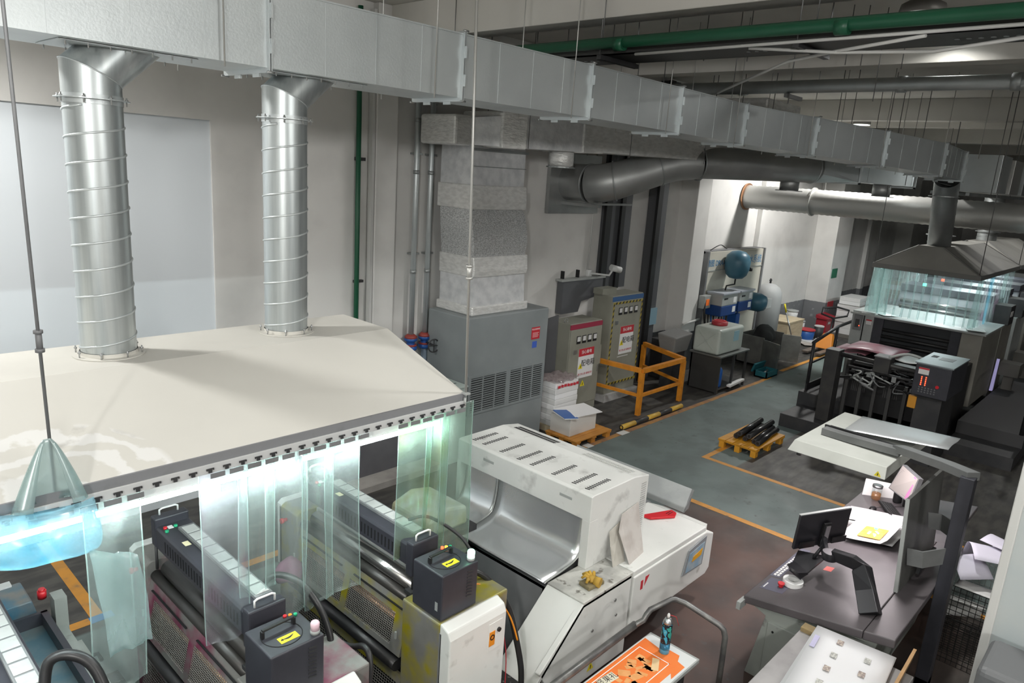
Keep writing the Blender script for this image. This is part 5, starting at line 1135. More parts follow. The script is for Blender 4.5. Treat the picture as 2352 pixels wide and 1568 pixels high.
ring_loft([(7.98, 9.27, 8.32, 9.16, 3.03), (7.98, 9.26, 8.30, 9.16, 3.12), (7.97, 9.26, 8.32, 9.16, 3.36)], FOIL, 'clamp_band', t, bev=0.015)
ring_loft([(7.99, 9.22, 8.35, 9.13, 3.36), (7.95, 9.20, 8.30, 9.10, 3.55), (7.88, 9.14, 8.27, 9.05, 3.80), (7.86, 9.10, 8.30, 9.05, 4.02), (7.88, 9.08, 8.36, 9.08, 4.14)], FOILW, 'flexible_collar', t)
ring_loft([(7.86, 9.12, 8.31, 9.14, 4.12), (7.86, 9.12, 8.30, 9.14, 4.25), (7.86, 9.12, 8.32, 9.14, 4.50)], FOIL, 'clamp_band', t, bev=0.015)
ring_loft([(7.90, 9.08, 8.36, 9.12, 4.50), (7.90, 9.08, 8.36, 9.12, 5.12)], FOILD, 'upper_length', t)
B().box(7.88, 9.12, 8.33, 8.36, 5.02, 5.06).box(7.88, 9.10, 8.345, 8.36, 4.78, 4.79).obj('upper_flange', GALVD, t)
t = root('foil_duct', 'foil insulated duct running along the wall under the ceiling', 'duct', (10, 7.9, 5.1))
ring = B(); 
def xduct(secs, mt, name, par, bev=0.0):
    b = B(); V = []
    for (x, y0, y1, z0, z1) in secs: V.append([b.bm.verts.new(p) for p in ((x, y0, z0), (x, y1, z0), (x, y1, z1), (x, y0, z1))])
    for A, C_ in zip(V, V[1:]):
        for k in range(4): b.bm.faces.new((A[k], A[(k+1) % 4], C_[(k+1) % 4], C_[k]))
    b.bm.faces.new(V[0][::-1]); b.bm.faces.new(V[-1]); return b.obj(name, mt, par, bevel=bev)
xduct([(7.42, 8.28, 9.1, 5.08, 5.52), (7.78, 8.28, 9.1, 5.08, 5.52)], FOIL, 'end_cap', t, 0.04)
xduct([(7.78, 8.24, 9.1, 5.10, 5.50), (8.10, 7.98, 8.9, 5.10, 5.55)], FOILD, 'bend_length', t)
xduct([(8.08, 7.95, 8.85, 5.08, 5.62), (8.42, 7.74, 8.7, 5.08, 5.62)], FOIL, 'wrap_band', t, 0.02)
xduct([(8.42, 7.75, 8.6, 5.10, 5.60), (9.55, 7.52, 8.4, 5.12, 5.62)], FOILD, 'middle_length', t)
xduct([(9.50, 7.50, 8.4, 5.10, 5.64), (10.0, 7.46, 8.35, 5.12, 5.66)], FOIL, 'crumpled_wrap', t, 0.02)
xduct([(10.0, 7.48, 8.3, 5.14, 5.64), (13.6, 7.02, 7.9, 5.18, 5.66)], FOIL, 'long_length', t)
xduct([(13.6, 7.0, 7.9, 5.18, 5.66), (14.2, 6.9, 7.8, 5.2, 5.95), (14.5, 6.85, 7.7, 5.2, 6.4)], FOIL, 'rising_end', t)
B().box(14.0, 15.6, 6.6, 7.6, 5.95, 6.45).obj('junction_box', FOIL, t, bevel=0.04)
B().cyl((9.45, 7.9, 4.86), (9.45, 7.9, 5.14), 0.21, 20).obj('outlet', FOIL, t); B().ring((9.45, 7.9, 0), 0.2, 0.24, 4.85, 4.87, 24).obj('outlet_rim', GALVD, t)
for x, y in ((8.45, 8.2), (10.6, 7.8), (12.6, 7.5)): B().cyl((x, y-0.46, 5.1), (x, y-0.46, 7.0), 0.006, 6).cyl((x, y+0.46, 5.1), (x, y+0.46, 7.0), 0.006, 6).obj('hanger', ROD, t)
# round duct from the wall
GD = mat('dark_galvanised', (0.40, 0.41, 0.405), 0.42, 0.55, col2=(0.33, 0.34, 0.335), nscale=2)
t = root('round_duct', 'big round metal duct with elbow leaving the back wall', 'duct', (12.5, 8, 4.5))
B().box(10.85, 12.45, 9.30, 9.38, 3.98, 5.15).obj('wall_plate', GD, t)
B().cyl((11.45, 9.32, 4.60), (11.45, 8.75, 4.60), 0.36, 32, cap=False).obj('stub', GD, t)
pth = [(11.45, 8.78, 4.60), (11.50, 8.55, 4.62), (11.64, 8.35, 4.68), (11.95, 8.05, 4.83), (12.25, 7.78, 4.98), (12.5, 7.56, 5.08), (12.85, 7.30, 5.13)]
B().tube(pth, [0.365, 0.365, 0.36, 0.34, 0.33, 0.32, 0.31], 28, cap=False).obj('elbow', GD, t)
for p, n_ in ((pth[0], (0, -1, 0)), (pth[2], (0.5, -0.8, 0.2)), (pth[4], (0.65, -0.65, 0.3)), (pth[6], (0.85, -0.5, 0.1))):
    d = Vector(n_).normalized(); a = d.orthogonal().normalized(); b_ = d.cross(a); r_ = 0.37 if p in (pth[0], pth[2]) else 0.335
    B().tube([Vector(p) + (a*math.cos(2*PI*k/28) + b_*math.sin(2*PI*k/28))*r_ for k in range(28)], 0.014, 6, closed=True).obj('joint_ring', GALVD, t)
B().tube([(12.85, 7.30, 5.13), (15.0, 6.1, 5.2), (15.25, 6.0, 5.2)], 0.30, 28, cap=False).obj('straight_length', GD, t)
B().tube([(15.2+0.3*math.cos(a)*0.45, 6.02+0.3*math.cos(a)*0.85, 5.2+0.3*math.sin(a)) for a in [2*PI*k/28 for k in range(28)]], 0.018, 6, closed=True).obj('joint_ring', GALV, t)
B().box(11.3, 12.6, 8.55, 8.62, 4.2, 4.24).box(11.25, 11.33, 8.4, 9.3, 4.16, 4.22).obj('bracket', GD, t)
t = root('flat_duct', 'pale galvanised duct hanging behind the overhead duct', 'duct', (17, 5.4, 4.95))
b = B(); A = [(16.0, 5.35, 4.98), (16.0, 5.95, 4.98), (16.0, 5.95, 5.40), (16.0, 5.35, 5.40)]; n_ = 16
rg = [Vector((15.25, 6.0, 5.2)) + Vector((0.15*math.cos(2*PI*k/n_), 0.28*math.cos(2*PI*k/n_), 0.3*math.sin(2*PI*k/n_))) for k in range(n_)]
va = [b.bm.verts.new(p) for p in rg]; corners = [b.bm.verts.new(p) for p in ((16.0, 5.95, 5.40), (16.0, 5.35, 5.40), (16.0, 5.35, 4.98), (16.0, 5.95, 4.98))]
for q in range(4):
    for k in range(4): b.bm.faces.new((va[(q*4+k) % 16], va[(q*4+k+1) % 16], corners[(q+0) % 4]))
    b.bm.faces.new((va[(q*4+4) % 16], corners[(q+1) % 4], corners[q]))
b.obj('transition', GALV, t)
B().hexa([(16.0, 5.35, 4.98), (16.0, 5.95, 4.98), (16.0, 5.95, 5.40), (16.0, 5.35, 5.40)], [(18.6, 5.0, 4.98), (18.6, 5.6, 4.98), (18.6, 5.6, 5.40), (18.6, 5.0, 5.40)]).obj('duct_length', GALV, t)
for x, y in ((16.02, 5.34), (18.6, 4.98)): B().box(x-0.02, x+0.02, y-0.04, y+0.68, 4.93, 4.97).box(x-0.02, x+0.02, y-0.04, y, 4.93, 5.44).obj('flange', GALV, t)
for x, y in ((15.0, 6.35), (17.6, 5.35)): B().cyl((x, y, 4.72), (x, y, 5.0), 0.19, 20).ring((x, y, 0), 0.18, 0.27, 4.71, 4.725, 24).obj('spigot', GD, t)
for x, y in ((16.4, 5.3), (18.2, 5.05)): B().cyl((x, y, 5.0), (x, y, 7.0), 0.006, 6).obj('hanger', ROD, t)
# corrugated pipe across the hall
t = root('ribbed_duct', 'pale ribbed round duct crossing from the wall toward far hood', 'duct', (19.5, 6, 4.45))
RIB = mat('ribbed_metal', (0.52, 0.52, 0.50), 0.42, 0.55)
pr = []; y = 9.45; k = 0
while y > -2:
    pr.append((0.325 if k % 2 else 0.312, y)); y -= 0.075; k += 1
B().lathe(pr[::-1], (19.5, 0, 4.45), 28, 'y').obj('ribbed_pipe', RIB, t)
for yy in (9.40, 7.55): B().ring((19.5, 0, 4.45), 0.31, 0.37, yy-0.02, yy+0.02, 28, 'y').obj('collar', COPPER if yy > 9 else RIB, t)
for yy in (7.3, 4.5, 1.5): B().cyl((19.5, yy, 4.76), (19.5, yy, 7.0), 0.012, 6).obj('hanger', ROD, t)
# vertical water pipes with valves
t0 = None
for k, x in enumerate((7.50, 7.80)):
    t = root('water_pipe', ('left', 'right')[k] + ' galvanised water pipe rising to the duct beside the pillar', 'pipe', (x, 9.25, 0), 'galvanised pipes with red flanges')
    B().cyl((x, 9.25, 1.95), (x, 9.25, 6.95), 0.045, 14).obj('riser', GALV, t)
    for z in (3.0, 4.6, 5.4): B().cyl((x, 9.25, z), (x, 9.25, z+0.06), 0.052, 14).box(x-0.02, x+0.16, 9.30, 9.40, z+0.3, z+0.33).obj('clamp', GALVD, t)
    v = B().lathe([(0.10, 1.70), (0.11, 1.72), (0.11, 1.76), (0.07, 1.78), (0.07, 1.84), (0.11, 1.86), (0.11, 1.90), (0.06, 1.93)], (x, 9.25, 0), 20).obj('flange_valve', BLUE, t)
    B().lathe([(0.105, 1.90), (0.105, 1.93), (0.06, 1.97)], (x, 9.25, 0), 20).lathe([(0.10, 1.765), (0.105, 1.78), (0.10, 1.795)], (x, 9.25, 0), 20).obj('red_flange', mat('valve_red', (0.30, 0.05, 0.04), 0.5), t)
    B().cyl((x, 9.25, 0.0), (x, 9.25, 1.70), 0.055, 14).obj('lower_pipe', mat('pipe_blue', (0.25, 0.32, 0.40), 0.5), t)
    if k:
        B().cyl((x, 9.20, 1.80), (x-0.05, 8.94, 1.80), 0.02, 8).obj('stem', CHAR, t)
        B().tube([(x-0.05+0.11*math.cos(a), 8.94-0.11*math.cos(a)*0.12, 1.80+0.11*math.sin(a)) for a in [2*PI*i/20 for i in range(20)]], 0.012, 6, closed=True).bar([(x-0.16, 8.955, 1.8), (x+0.06, 8.925, 1.8)], 0.012, 0.012).bar([(x-0.05, 8.94, 1.69), (x-0.05, 8.94, 1.91)], 0.012, 0.012, (1, 0, 0)).obj('handwheel', CHAR, t)
t = root('green_pipe', 'thin green pipe running down the left side of pillar', 'pipe', (6.45, 9.33, 0))
GRP = mat('pipe_green', (0.012, 0.10, 0.05), 0.4)
B().cyl((6.45, 9.33, 0.0), (6.45, 9.33, 6.9), 0.038, 12).obj('pipe', GRP, t); B().box(6.42, 6.58, 9.33, 9.39, 4.75, 4.80).obj('clamp', CHAR, t); B().box(6.42, 6.58, 9.33, 9.39, 2.9, 2.94).obj('clamp', CHAR, t)
o = B().box(6.66, 6.71, 9.28, 9.385, 0.2, 6.9).obj('conduit', mat('conduit_white', (0.62, 0.62, 0.60), 0.5)); tag(o, 'white cable conduit against the pillar beside the green pipe', 'conduit')
t = root('grey_partition', 'dark grey low partition seen through the curtain gap', 'partition', (6.2, 8.6, 0))
B().box(4.9, 7.2, 8.40, 9.0, 0.10, 1.55).obj('panel', mat('partition_grey', (0.155, 0.155, 0.165), 0.6, col2=(0.12, 0.12, 0.13), nscale=2), t); B().box(4.8, 7.24, 8.06, 8.40, 0.0, 0.10).obj('plinth', mat('plinth_pale', (0.42, 0.40, 0.37), 0.7, col2=(0.30, 0.28, 0.26), nscale=3), t)
t = root('small_box', 'pale green metal box left of the grey air unit', 'box', (7.5, 8.5, 0)); PG = mat('pale_green_paint', (0.45, 0.52, 0.49), 0.5)
B().box(7.28, 7.80, 8.12, 8.60, 0, 1.28).obj('body', PG, t, bevel=0.01); B().box(7.26, 7.80, 8.10, 8.62, 1.28, 1.31).obj('lid', PG, t, bevel=0.006); B().box(7.4, 7.72, 8.30, 8.32, 1.31, 1.312).obj('slot', SLOT, t)
# ------------------------------------------------------------------ electric cabinets
OLV = mat('cabinet_olive', (0.30, 0.30, 0.25), 0.5, col2=(0.26, 0.26, 0.215), nscale=2)
def sign(x, y, z, s, parent):
    o = B().box(x-0.5*s, x+0.5*s, y-0.003, y, z-0.62*s, z+0.62*s).obj('sign_board', PAPER, parent)
    B().box(x-0.5*s, x+0.5*s, y-0.0045, y-0.003, z+0.30*s, z+0.62*s).obj('red_header', REDP, o)
    text('当心触电', 0.17*s, (x, y-0.006, z+0.46*s), (1, 0, 0), (0, 0, 1), INKW, o, 'header_text')
    text('配电箱', 0.30*s, (x+0.14*s, y-0.006, z-0.02*s), (1, 0, 0), (0, 0, 1), INKB, o, 'main_text')
    text('非工作人员 请勿打开', 0.10*s, (x, y-0.006, z-0.46*s), (1, 0, 0), (0, 0, 1), REDP, o, 'foot_text')
    tri_sign((x-0.34*s, y-0.004, z-0.22*s), 0.28*s, 'y', o)
def e_cab(x0, x1, y0, y1, z0, z1, label, top, sz):
    t = root('electric_cabinet', label, 'cabinet', ((x0+x1)/2, (y0+y1)/2, z0), 'electric cabinets by the wall')
    B().box(x0, x1, y0+0.02, y1, z0, z1).obj('body', OLV, t, bevel=0.008)
    d = B().box(x0+0.01, x1-0.01, y0, y0+0.02, z0+0.18, z1-0.12).obj('door', OLV, t, bevel=0.006)
    B().box(x0, x1, y0+0.004, y0+0.02, z1-0.115, z1-0.02).obj('header_band', top, t)
    n = 4
    for k in range(n):
        cx = x0 + (x1-x0)*(0.26+0.17*k); m_ = B().box(cx-0.06, cx+0.06, y0-0.012, y0, z1-0.42, z1-0.26).obj('meter', BLACK, d, bevel=0.004)
        B().box(cx-0.048, cx+0.048, y0-0.014, y0-0.012, z1-0.37, z1-0.275).obj('meter_face', PAPER2, m_)
    B().box(x0+0.14, x0+0.24, y0-0.015, y0, z1-0.62, z1-0.54).obj('lock', BOLT, d)
    B().box(x1-0.06, x1-0.04, y0-0.012, y0, z0+0.8, z0+0.95).obj('hinge', BOLT, d)
    sign((x0+x1)/2+sz[0], y0, sz[1], sz[2], d)
    return t, d
t, d = e_cab(10.88, 11.92, 8.50, 9.05, 0.0, 1.90, 'shorter olive electric cabinet with a red header band', mat('band_red', (0.33, 0.035, 0.07), 0.5), (0.05, 1.05, 0.50))
tri_sign((11.40, 8.498, 0.56), 0.15, 'y', d)
B().box(11.92, 11.98, 8.52, 8.6, 0.95, 1.35).obj('side_latch', OLV, t)
B().tube([(10.96+0.05*math.cos(a), 8.7, 1.93+0.05*math.sin(a)) for a in [2*PI*k/12 for k in range(12)]], 0.008, 5, closed=True).obj('lifting_eye', BOLT, t)
t, d = e_cab(12.36, 13.50, 8.60, 9.12, 0.16, 2.32, 'taller olive electric cabinet edged with hazard tape', mat('band_blue', (0.05, 0.13, 0.30), 0.5), (0.05, 1.32, 0.50))
HZ = mat('hazard_black', (0.03, 0.03, 0.03), 0.5); HY = mat('hazard_yellow', (0.42, 0.33, 0.05), 0.55)
B().box(12.38, 12.42, 8.594, 8.6, 0.36, 2.18).box(13.44, 13.48, 8.594, 8.6, 0.36, 2.18).box(12.42, 13.44, 8.594, 8.6, 2.14, 2.18).box(12.42, 13.44, 8.594, 8.6, 0.36, 0.41).obj('hazard_tape', HY, d)
b = B()
for k in range(15):
    z = 0.40+0.12*k
    for x in (12.38, 13.44): b.hexa([(x, 8.592, z), (x+0.04, 8.592, z+0.04), (x+0.04, 8.592, z+0.09), (x, 8.592, z+0.05)], [(x, 8.594, z), (x+0.04, 8.594, z+0.04), (x+0.04, 8.594, z+0.09), (x, 8.594, z+0.05)])
for k in range(8):
    x = 12.44+0.125*k
    for z in (2.14, 0.36): b.hexa([(x, 8.592, z), (x+0.05, 8.592, z), (x+0.085, 8.592, z+0.045), (x+0.035, 8.592, z+0.045)], [(x, 8.594, z), (x+0.05, 8.594, z), (x+0.085, 8.594, z+0.045), (x+0.035, 8.594, z+0.045)])
b.obj('hazard_stripes', HZ, d)
B().box(12.7, 13.1, 8.596, 8.6, 0.95, 0.965).obj('scratch_label', PAPER2, d)
B().box(12.30, 12.80, 8.85, 9.1, 2.32, 2.44).obj('top_box', OLV, t)
o = B().box(12.30, 13.56, 8.55, 9.16, 0.0, 0.16).obj('plinth', mat('plinth_white', (0.50, 0.50, 0.49), 0.7, col2=(0.38, 0.37, 0.36), nscale=4)); tag(o, 'white painted plinth below the taller electric cabinet', 'plinth')
t = root('wiring_channel', 'grey bent cable trunk above the shorter electric cabinet', 'trunking', (12, 9.3, 1.9))
TR = mat('trunk_grey', (0.115, 0.12, 0.13), 0.5)
B().prism([(11.42, 1.92), (11.42, 2.60), (12.78, 2.60), (12.78, 2.24), (12.06, 2.14), (11.98, 1.92)], 'y', 9.22, 9.38).obj('trunk', TR, t); B().box(11.36, 12.84, 9.2, 9.39, 2.60, 2.64).obj('trunk_cover', LGREY, t)
for x in (11.5, 12.0): B().box(x, x+0.03, 9.3, 9.38, 2.64, 2.80).obj('stub', BLACK, t)
o = B().hexa([(10.20, 8.62, 0.0), (10.62, 8.60, 0.0), (10.62, 8.63, 0.0), (10.20, 8.65, 0.0)], [(10.46, 8.82, 1.98), (10.84, 8.80, 2.04), (10.84, 8.83, 2.04), (10.46, 8.85, 1.98)]).obj('leaning_board', mat('board_dark', (0.10, 0.102, 0.108), 0.55)); tag(o, 'dark grey board leaning between air unit and shorter cabinet', 'board')
# dark risers and posts
t = root('cable_riser', 'dark grey cable riser running up the wall above cabinets', 'riser', (13.2, 9.3, 2.3)); B().box(12.72, 13.72, 9.30, 9.39, 2.33, 6.9).obj('riser_plate', mat('riser_grey', (0.085, 0.088, 0.095), 0.5), t); B().box(12.70, 12.90, 9.24, 9.31, 2.33, 6.9).box(13.26, 13.40, 9.24, 9.31, 2.33, 6.9).obj('black_channel', BLACK, t)
t = root('dark_post', 'dark steel post standing against the wall before the pillar', 'post', (14.7, 9.2, 0)); B().box(14.48, 14.92, 9.14, 9.38, 0, 6.9).obj('post', MATS['riser_grey'], t); B().box(14.44, 14.62, 9.08, 9.15, 0, 6.9).obj('black_channel', BLACK, t); B().box(14.62, 14.95, 9.10, 9.14, 1.35, 1.75).obj('blue_notice', mat('notice_blue', (0.24, 0.38, 0.46), 0.4), t)
t = root('security_camera', 'white bullet security camera above the electric cabinets', 'camera', (12.77, 9.1, 2.75))
B().cyl((12.72, 9.0, 2.86), (12.96, 8.92, 2.80), 0.07, 14).obj('camera_body', WPAINT, t, bevel=0.0); B().cyl((12.96, 8.92, 2.80), (12.975, 8.915, 2.796), 0.062, 14).obj('lens', BLACK, t); B().tube([(12.78, 9.0, 2.80), (12.75, 9.05, 2.68), (12.45, 9.36, 2.70)], 0.025, 8).obj('mount', WPAINT, t); B().box(12.36, 12.5, 9.33, 9.39, 2.62, 2.78).obj('junction_box', WPAINT, t)
o = B().tube([(12.40, 9.385, 2.78), (12.42, 9.385, 4.0), (12.4, 9.385, 5.2)], 0.018, 6).obj('conduit', MATS['conduit_white']); tag(o, 'thin white conduit above the security camera', 'conduit')
# paper goods on the floor
t = root('paper_bale', 'white paper bale under crumpled plastic film beside cabinet', 'paper bale', (10.3, 8.25, 0))
for k in range(8): B().box(9.98+0.008*(k % 3), 10.66-0.006*(k % 2), 8.03+0.006*(k % 2), 8.50, 0.12+0.105*k, 0.222+0.105*k).obj('ream', PAPER if k % 2 else PAPER2, t, bevel=0.01)
B().box(9.96, 10.68, 8.02, 8.52, 0.0, 0.12).obj('base', WOOD, t)
rows = [[(9.96+0.72*i/10, 8.015+0.5*j/8, 0.97+0.05*math.sin(i*1.7+j*2.3)*math.cos(j*1.3)+0.03) for i in range(11)] for j in range(9)]
B().grid(rows, 0.002).obj('film_cover', film('wrap_film', (0.9, 0.85, 0.85), (0.7, 0.62, 0.62), 0.4, 0.8, 6), t)
b = B(); [b.rbox((10.05+0.09*k, 8.005, 0.90+0.008*math.sin(k)), (0.07, 0.004, 0.05), 0, 0.3*(k % 2)) for k in range(7)]; b.obj('red_print', REDP, t)
def pallet(name, x0, x1, y0, y1, label, mt, boards=True, H=0.14):
    t = root(name, label, 'pallet', ((x0+x1)/2, (y0+y1)/2, 0), 'orange pallets')
    n = 5; w_ = (y1-y0)/n
    pm = B().box(-(x1-x0)/2, (x1-x0)/2, -w_*0.46, w_*0.46, -0.012, 0.012).mesh('deck_board', mt, bevel=0.003)
    for k in range(n): inst(pm, 'deck_board', t, ((x0+x1)/2, y0+w_*(k+0.5), H-0.012))
    bmh = B().box(-0.06, 0.06, -0.05, 0.05, 0, H-0.05).mesh('block', mt, bevel=0.006)
    for i in range(3):
        for j in range(3): inst(bmh, 'block', t, (x0+0.08+(x1-x0-0.16)*i/2, y0+0.07+(y1-y0-0.14)*j/2, 0.0))
    for i in range(3): B().box(x0+0.02+(x1-x0-0.16)*i/2, x0+0.14+(x1-x0-0.16)*i/2, y0, y1, H-0.05, H-0.025).obj('stringer', mt, t)
    return t
PLW = mat('pallet_orange', (0.55, 0.24, 0.04), 0.6, col2=(0.46, 0.19, 0.03), nscale=5); PLP = mat('pallet_yellow', (0.62, 0.29, 0.02), 0.5, col2=(0.52, 0.24, 0.02), nscale=5)
pallet('wooden_pallet', 9.70, 10.78, 7.24, 7.98, 'orange wooden pallet carrying the white paper box', PLW)
t = root('paper_box', 'open white box of paper on the orange wooden pallet', 'box', (10.25, 7.68, 0.14))
B().box(9.80, 10.57, 7.48, 7.95, 0.14, 0.47).obj('box', mat('box_white', (0.62, 0.61, 0.58), 0.7), t, bevel=0.006)
B().rbox((10.25, 7.68, 0.50), (0.80, 0.50, 0.012), -0.12, 0.02, 0.05).obj('top_sheet', PAPER, t); B().rbox((10.25, 7.70, 0.485), (0.66, 0.46, 0.012), 0.05).obj('paper_stack', PAPER2, t)
bk = root('brochure', 'blue brochure sliding off the white paper box', 'brochure', (9.98, 7.55, 0.47)); B().rbox((9.86, 7.66, 0.515), (0.30, 0.40, 0.010), -0.3, 0.10, 0.06).obj('cover', mat('brochure_blue', (0.03, 0.13, 0.42), 0.35), bk); B().rbox((9.84, 7.64, 0.503), (0.32, 0.40, 0.008), -0.25, 0.10, 0.06).obj('pages', PAPER2, bk)
pallet('plastic_pallet', 12.0, 13.25, 4.94, 5.70, 'yellow plastic pallet loaded with black tubes on the lane', PLP, H=0.17)
for k in range(6):
    a = [0.0, 0.02, -0.02, 0.03, 0.0, -0.03][k]; y = 5.02+0.09*k; zz = 0.17+0.055+(0.085 if k in (2, 4) else 0)
    o = B().cyl((12.20+0.05*(k % 2), y, zz), (13.25+0.06*(k % 3), y+0.10+a, zz), 0.05, 16).obj('black_tube', mat('tube_black', (0.014, 0.014, 0.015), 0.3)); tag(o, ('frontmost black tube on the yellow pallet', 'second black tube on the yellow pallet', 'raised black tube near the front of the yellow pallet', 'fourth black tube from the front on the yellow pallet', 'raised black tube near the back of the yellow pallet', 'rearmost black tube on the yellow pallet')[k], 'tube', 'black tubes on the yellow pallet')
    B().ring((12.20+0.05*(k % 2)-0.003, y, zz), 0.028, 0.048, -0.003, 0.003, 16, 'x').obj('tube_rim', CHAR, o)
# yellow guard rail and hazard bumper
t = root('yellow_guardrail', 'orange yellow square tube guardrail before electric cabinets', 'guardrail', (13.1, 7.65, 0))
for p in ((12.25, 7.64), (13.88, 7.64), (14.38, 9.0)): B().box(p[0]-0.045, p[0]+0.045, p[1]-0.045, p[1]+0.045, 0, 0.92).obj('post', ORNG, t)
B().bar([(12.25, 7.64, 0.95), (13.9, 7.64, 0.95)], 0.09, 0.09).bar([(12.25, 7.64, 0.95), (12.15, 8.75, 0.95)], 0.09, 0.09).bar([(13.9, 7.64, 0.95), (14.38, 9.0, 0.95)], 0.09, 0.09).obj('top_rail', ORNG, t)
B().bar([(12.25, 7.64, 0.42), (13.9, 7.64, 0.42)], 0.06, 0.06).bar([(12.25, 7.64, 0.42), (12.15, 8.75, 0.42)], 0.06, 0.06).bar([(13.9, 7.64, 0.42), (14.38, 9.0, 0.42)], 0.06, 0.06).obj('mid_rail', ORNG, t)
t = root('hazard_bumper', 'black and yellow pipe bumper lying along the lane edge', 'bumper', (12.3, 7.32, 0))
for k in range(5): B().cyl((11.22+0.445*k, 7.325, 0.055), (11.22+0.445*(k+1), 7.32, 0.055), 0.05, 14).obj('pipe_band', (mat('bumper_yellow', (0.60, 0.38, 0.06), 0.5), HZ)[k % 2], t)
B().ring((11.215, 7.325, 0.055), 0.03, 0.048, -0.002, 0.002, 14, 'x').obj('pipe_end', SLOT, t)
t = root('stone_bin', 'grey rough tapered bin beside the dark post', 'bin', (14.8, 8.4, 0)); B().hexa([(14.42, 8.22, 0.86), (15.05, 8.22, 0.86), (15.05, 8.6, 0.86), (14.42, 8.6, 0.86)], [(14.34, 8.16, 1.26), (15.12, 8.16, 1.30), (15.12, 8.66, 1.34), (14.34, 8.66, 1.30)]).obj('bin_body', mat('bin_grey', (0.20, 0.20, 0.195), 0.8, bump=0.3, bscale=20), t, bevel=0.03); B().box(14.5, 15.0, 8.26, 8.56, 0.0, 0.86).obj('stand', CHAR, t)
o = B().box(15.1, 15.86, 8.75, 9.36, 0.0, 0.95).obj('dark_crate', CHAR, bevel=0.01); tag(o, 'black crate in the shade beside the pillar', 'crate')
o = B().cyl((15.82, 8.86, 1.28), (16.62, 8.86, 1.34), 0.03, 8).obj('white_hose', MATS['conduit_white']); tag(o, 'white hose running across the pillar front', 'hose')
# ------------------------------------------------------------------ water treatment corner
t = root('water_panel', 'tall cream water treatment panel behind the blue vessel', 'panel', (18.4, 9.1, 0))
IV = mat('panel_cream', (0.62, 0.60, 0.52), 0.5, col2=(0.57, 0.55, 0.48), nscale=2)
B().box(16.85, 20.1, 8.96, 9.02, 0.55, 3.03).obj('board', IV, t); B().box(16.85, 20.1, 8.94, 8.96, 2.54, 2.56).obj('seam', LGREY, t)
B().box(16.8, 16.88, 8.92, 9.3, 0, 3.05).box(20.06, 20.14, 8.92, 9.3, 0, 3.05).box(16.8, 20.14, 9.02, 9.3, 3.0, 3.05).obj('frame', MGREY, t)
BL = mat('print_blue', (0.05, 0.24, 0.48), 0.5); text('德图 DRAABE', 0.20, (17.45, 8.955, 2.73), (1, 0, 0), (0, 0, 1), BL, t); text('使用水系统', 0.26, (19.35, 8.955, 2.74), (1, 0, 0), (0, 0, 1), BL, t)
hose([(17.2, 9.1, 3.06), (17.5, 9.0, 3.2), (17.8, 9.0, 3.12), (18.1, 9.1, 3.07)], 0.012, BLACK, 'loose black cable on top of the cream panel', 6, 'cable')
t = root('pressure_vessel', 'blue egg shaped pressure vessel hung on the cream panel', 'vessel', (17.85, 8.62, 2.3))
B().lathe([(0.02, 2.34), (0.18, 2.37), (0.27, 2.46), (0.32, 2.62), (0.33, 2.80), (0.29, 2.96), (0.18, 3.06), (0.04, 3.09)], (17.85, 8.62, 0), 28).obj('shell', mat('vessel_blue', (0.035, 0.12, 0.18), 0.4, col2=(0.06, 0.16, 0.22), nscale=2), t)
B().cyl((18.06, 8.36, 2.62), (18.10, 8.32, 2.62), 0.05, 14).obj('plug', BLACK, t); B().tube([(17.85, 8.62, 2.36), (17.85, 8.62, 2.20), (17.60, 8.72, 2.16), (17.58, 8.75, 1.95)], 0.022, 8).obj('drain_pipe', BLACK, t); B().box(17.75, 17.95, 8.62, 8.96, 2.7, 2.8).obj('bracket', CHAR, t)
for k, (x0, x1, z0, z1, lb) in enumerate(((17.0, 17.85, 1.42, 2.02, 'left blue and grey treatment box on the cream panel'), (17.98, 18.75, 1.46, 2.02, 'right blue and grey treatment box on the cream panel'))):
    t = root('treatment_box', lb, 'box', ((x0+x1)/2, 8.7, z0), 'treatment boxes on the cream panel')
    B().box(x0, x1, 8.48, 8.93, z0, z0+0.28).obj('blue_base', mat('box_blue', (0.015, 0.06, 0.22), 0.4), t, bevel=0.02); B().box(x0, x1, 8.48, 8.93, z0+0.28, z1-0.03).obj('grey_front', LGREY, t, bevel=0.01); B().box(x0-0.03, x1+0.03, 8.44, 8.93, z1-0.03, z1+0.02).obj('lid', mat('lid_pale', (0.42, 0.45, 0.5), 0.4), t, bevel=0.01)
    for q in (0.33, 0.08): B().box(x1-0.24, x1-0.08, 8.474, 8.48, z0+q, z0+q+0.15).obj('label', PAPER, t)
    B().box(x0+0.1, x0+0.3, 8.474, 8.48, z1-0.16, z1-0.12).obj('badge', BLACK, t)
t = root('pipe_manifold', 'tangle of dark pipes below the blue treatment boxes', 'pipes', (17.9, 8.8, 0.7))
rnd = random.Random(8)
for k in range(13):
    x = 16.9+0.15*k; z = rnd.uniform(0.75, 1.1); B().tube([(x, 8.85, 1.42), (x, 8.82, z+0.1), (x+rnd.uniform(-0.15, 0.15), 8.84, z), (x+rnd.uniform(-0.3, 0.3), 8.9, z-0.05)], 0.02, 6).obj('pipe', (BLACK, CHAR, BLUE, CHAR, LGREY)[k % 5], t)
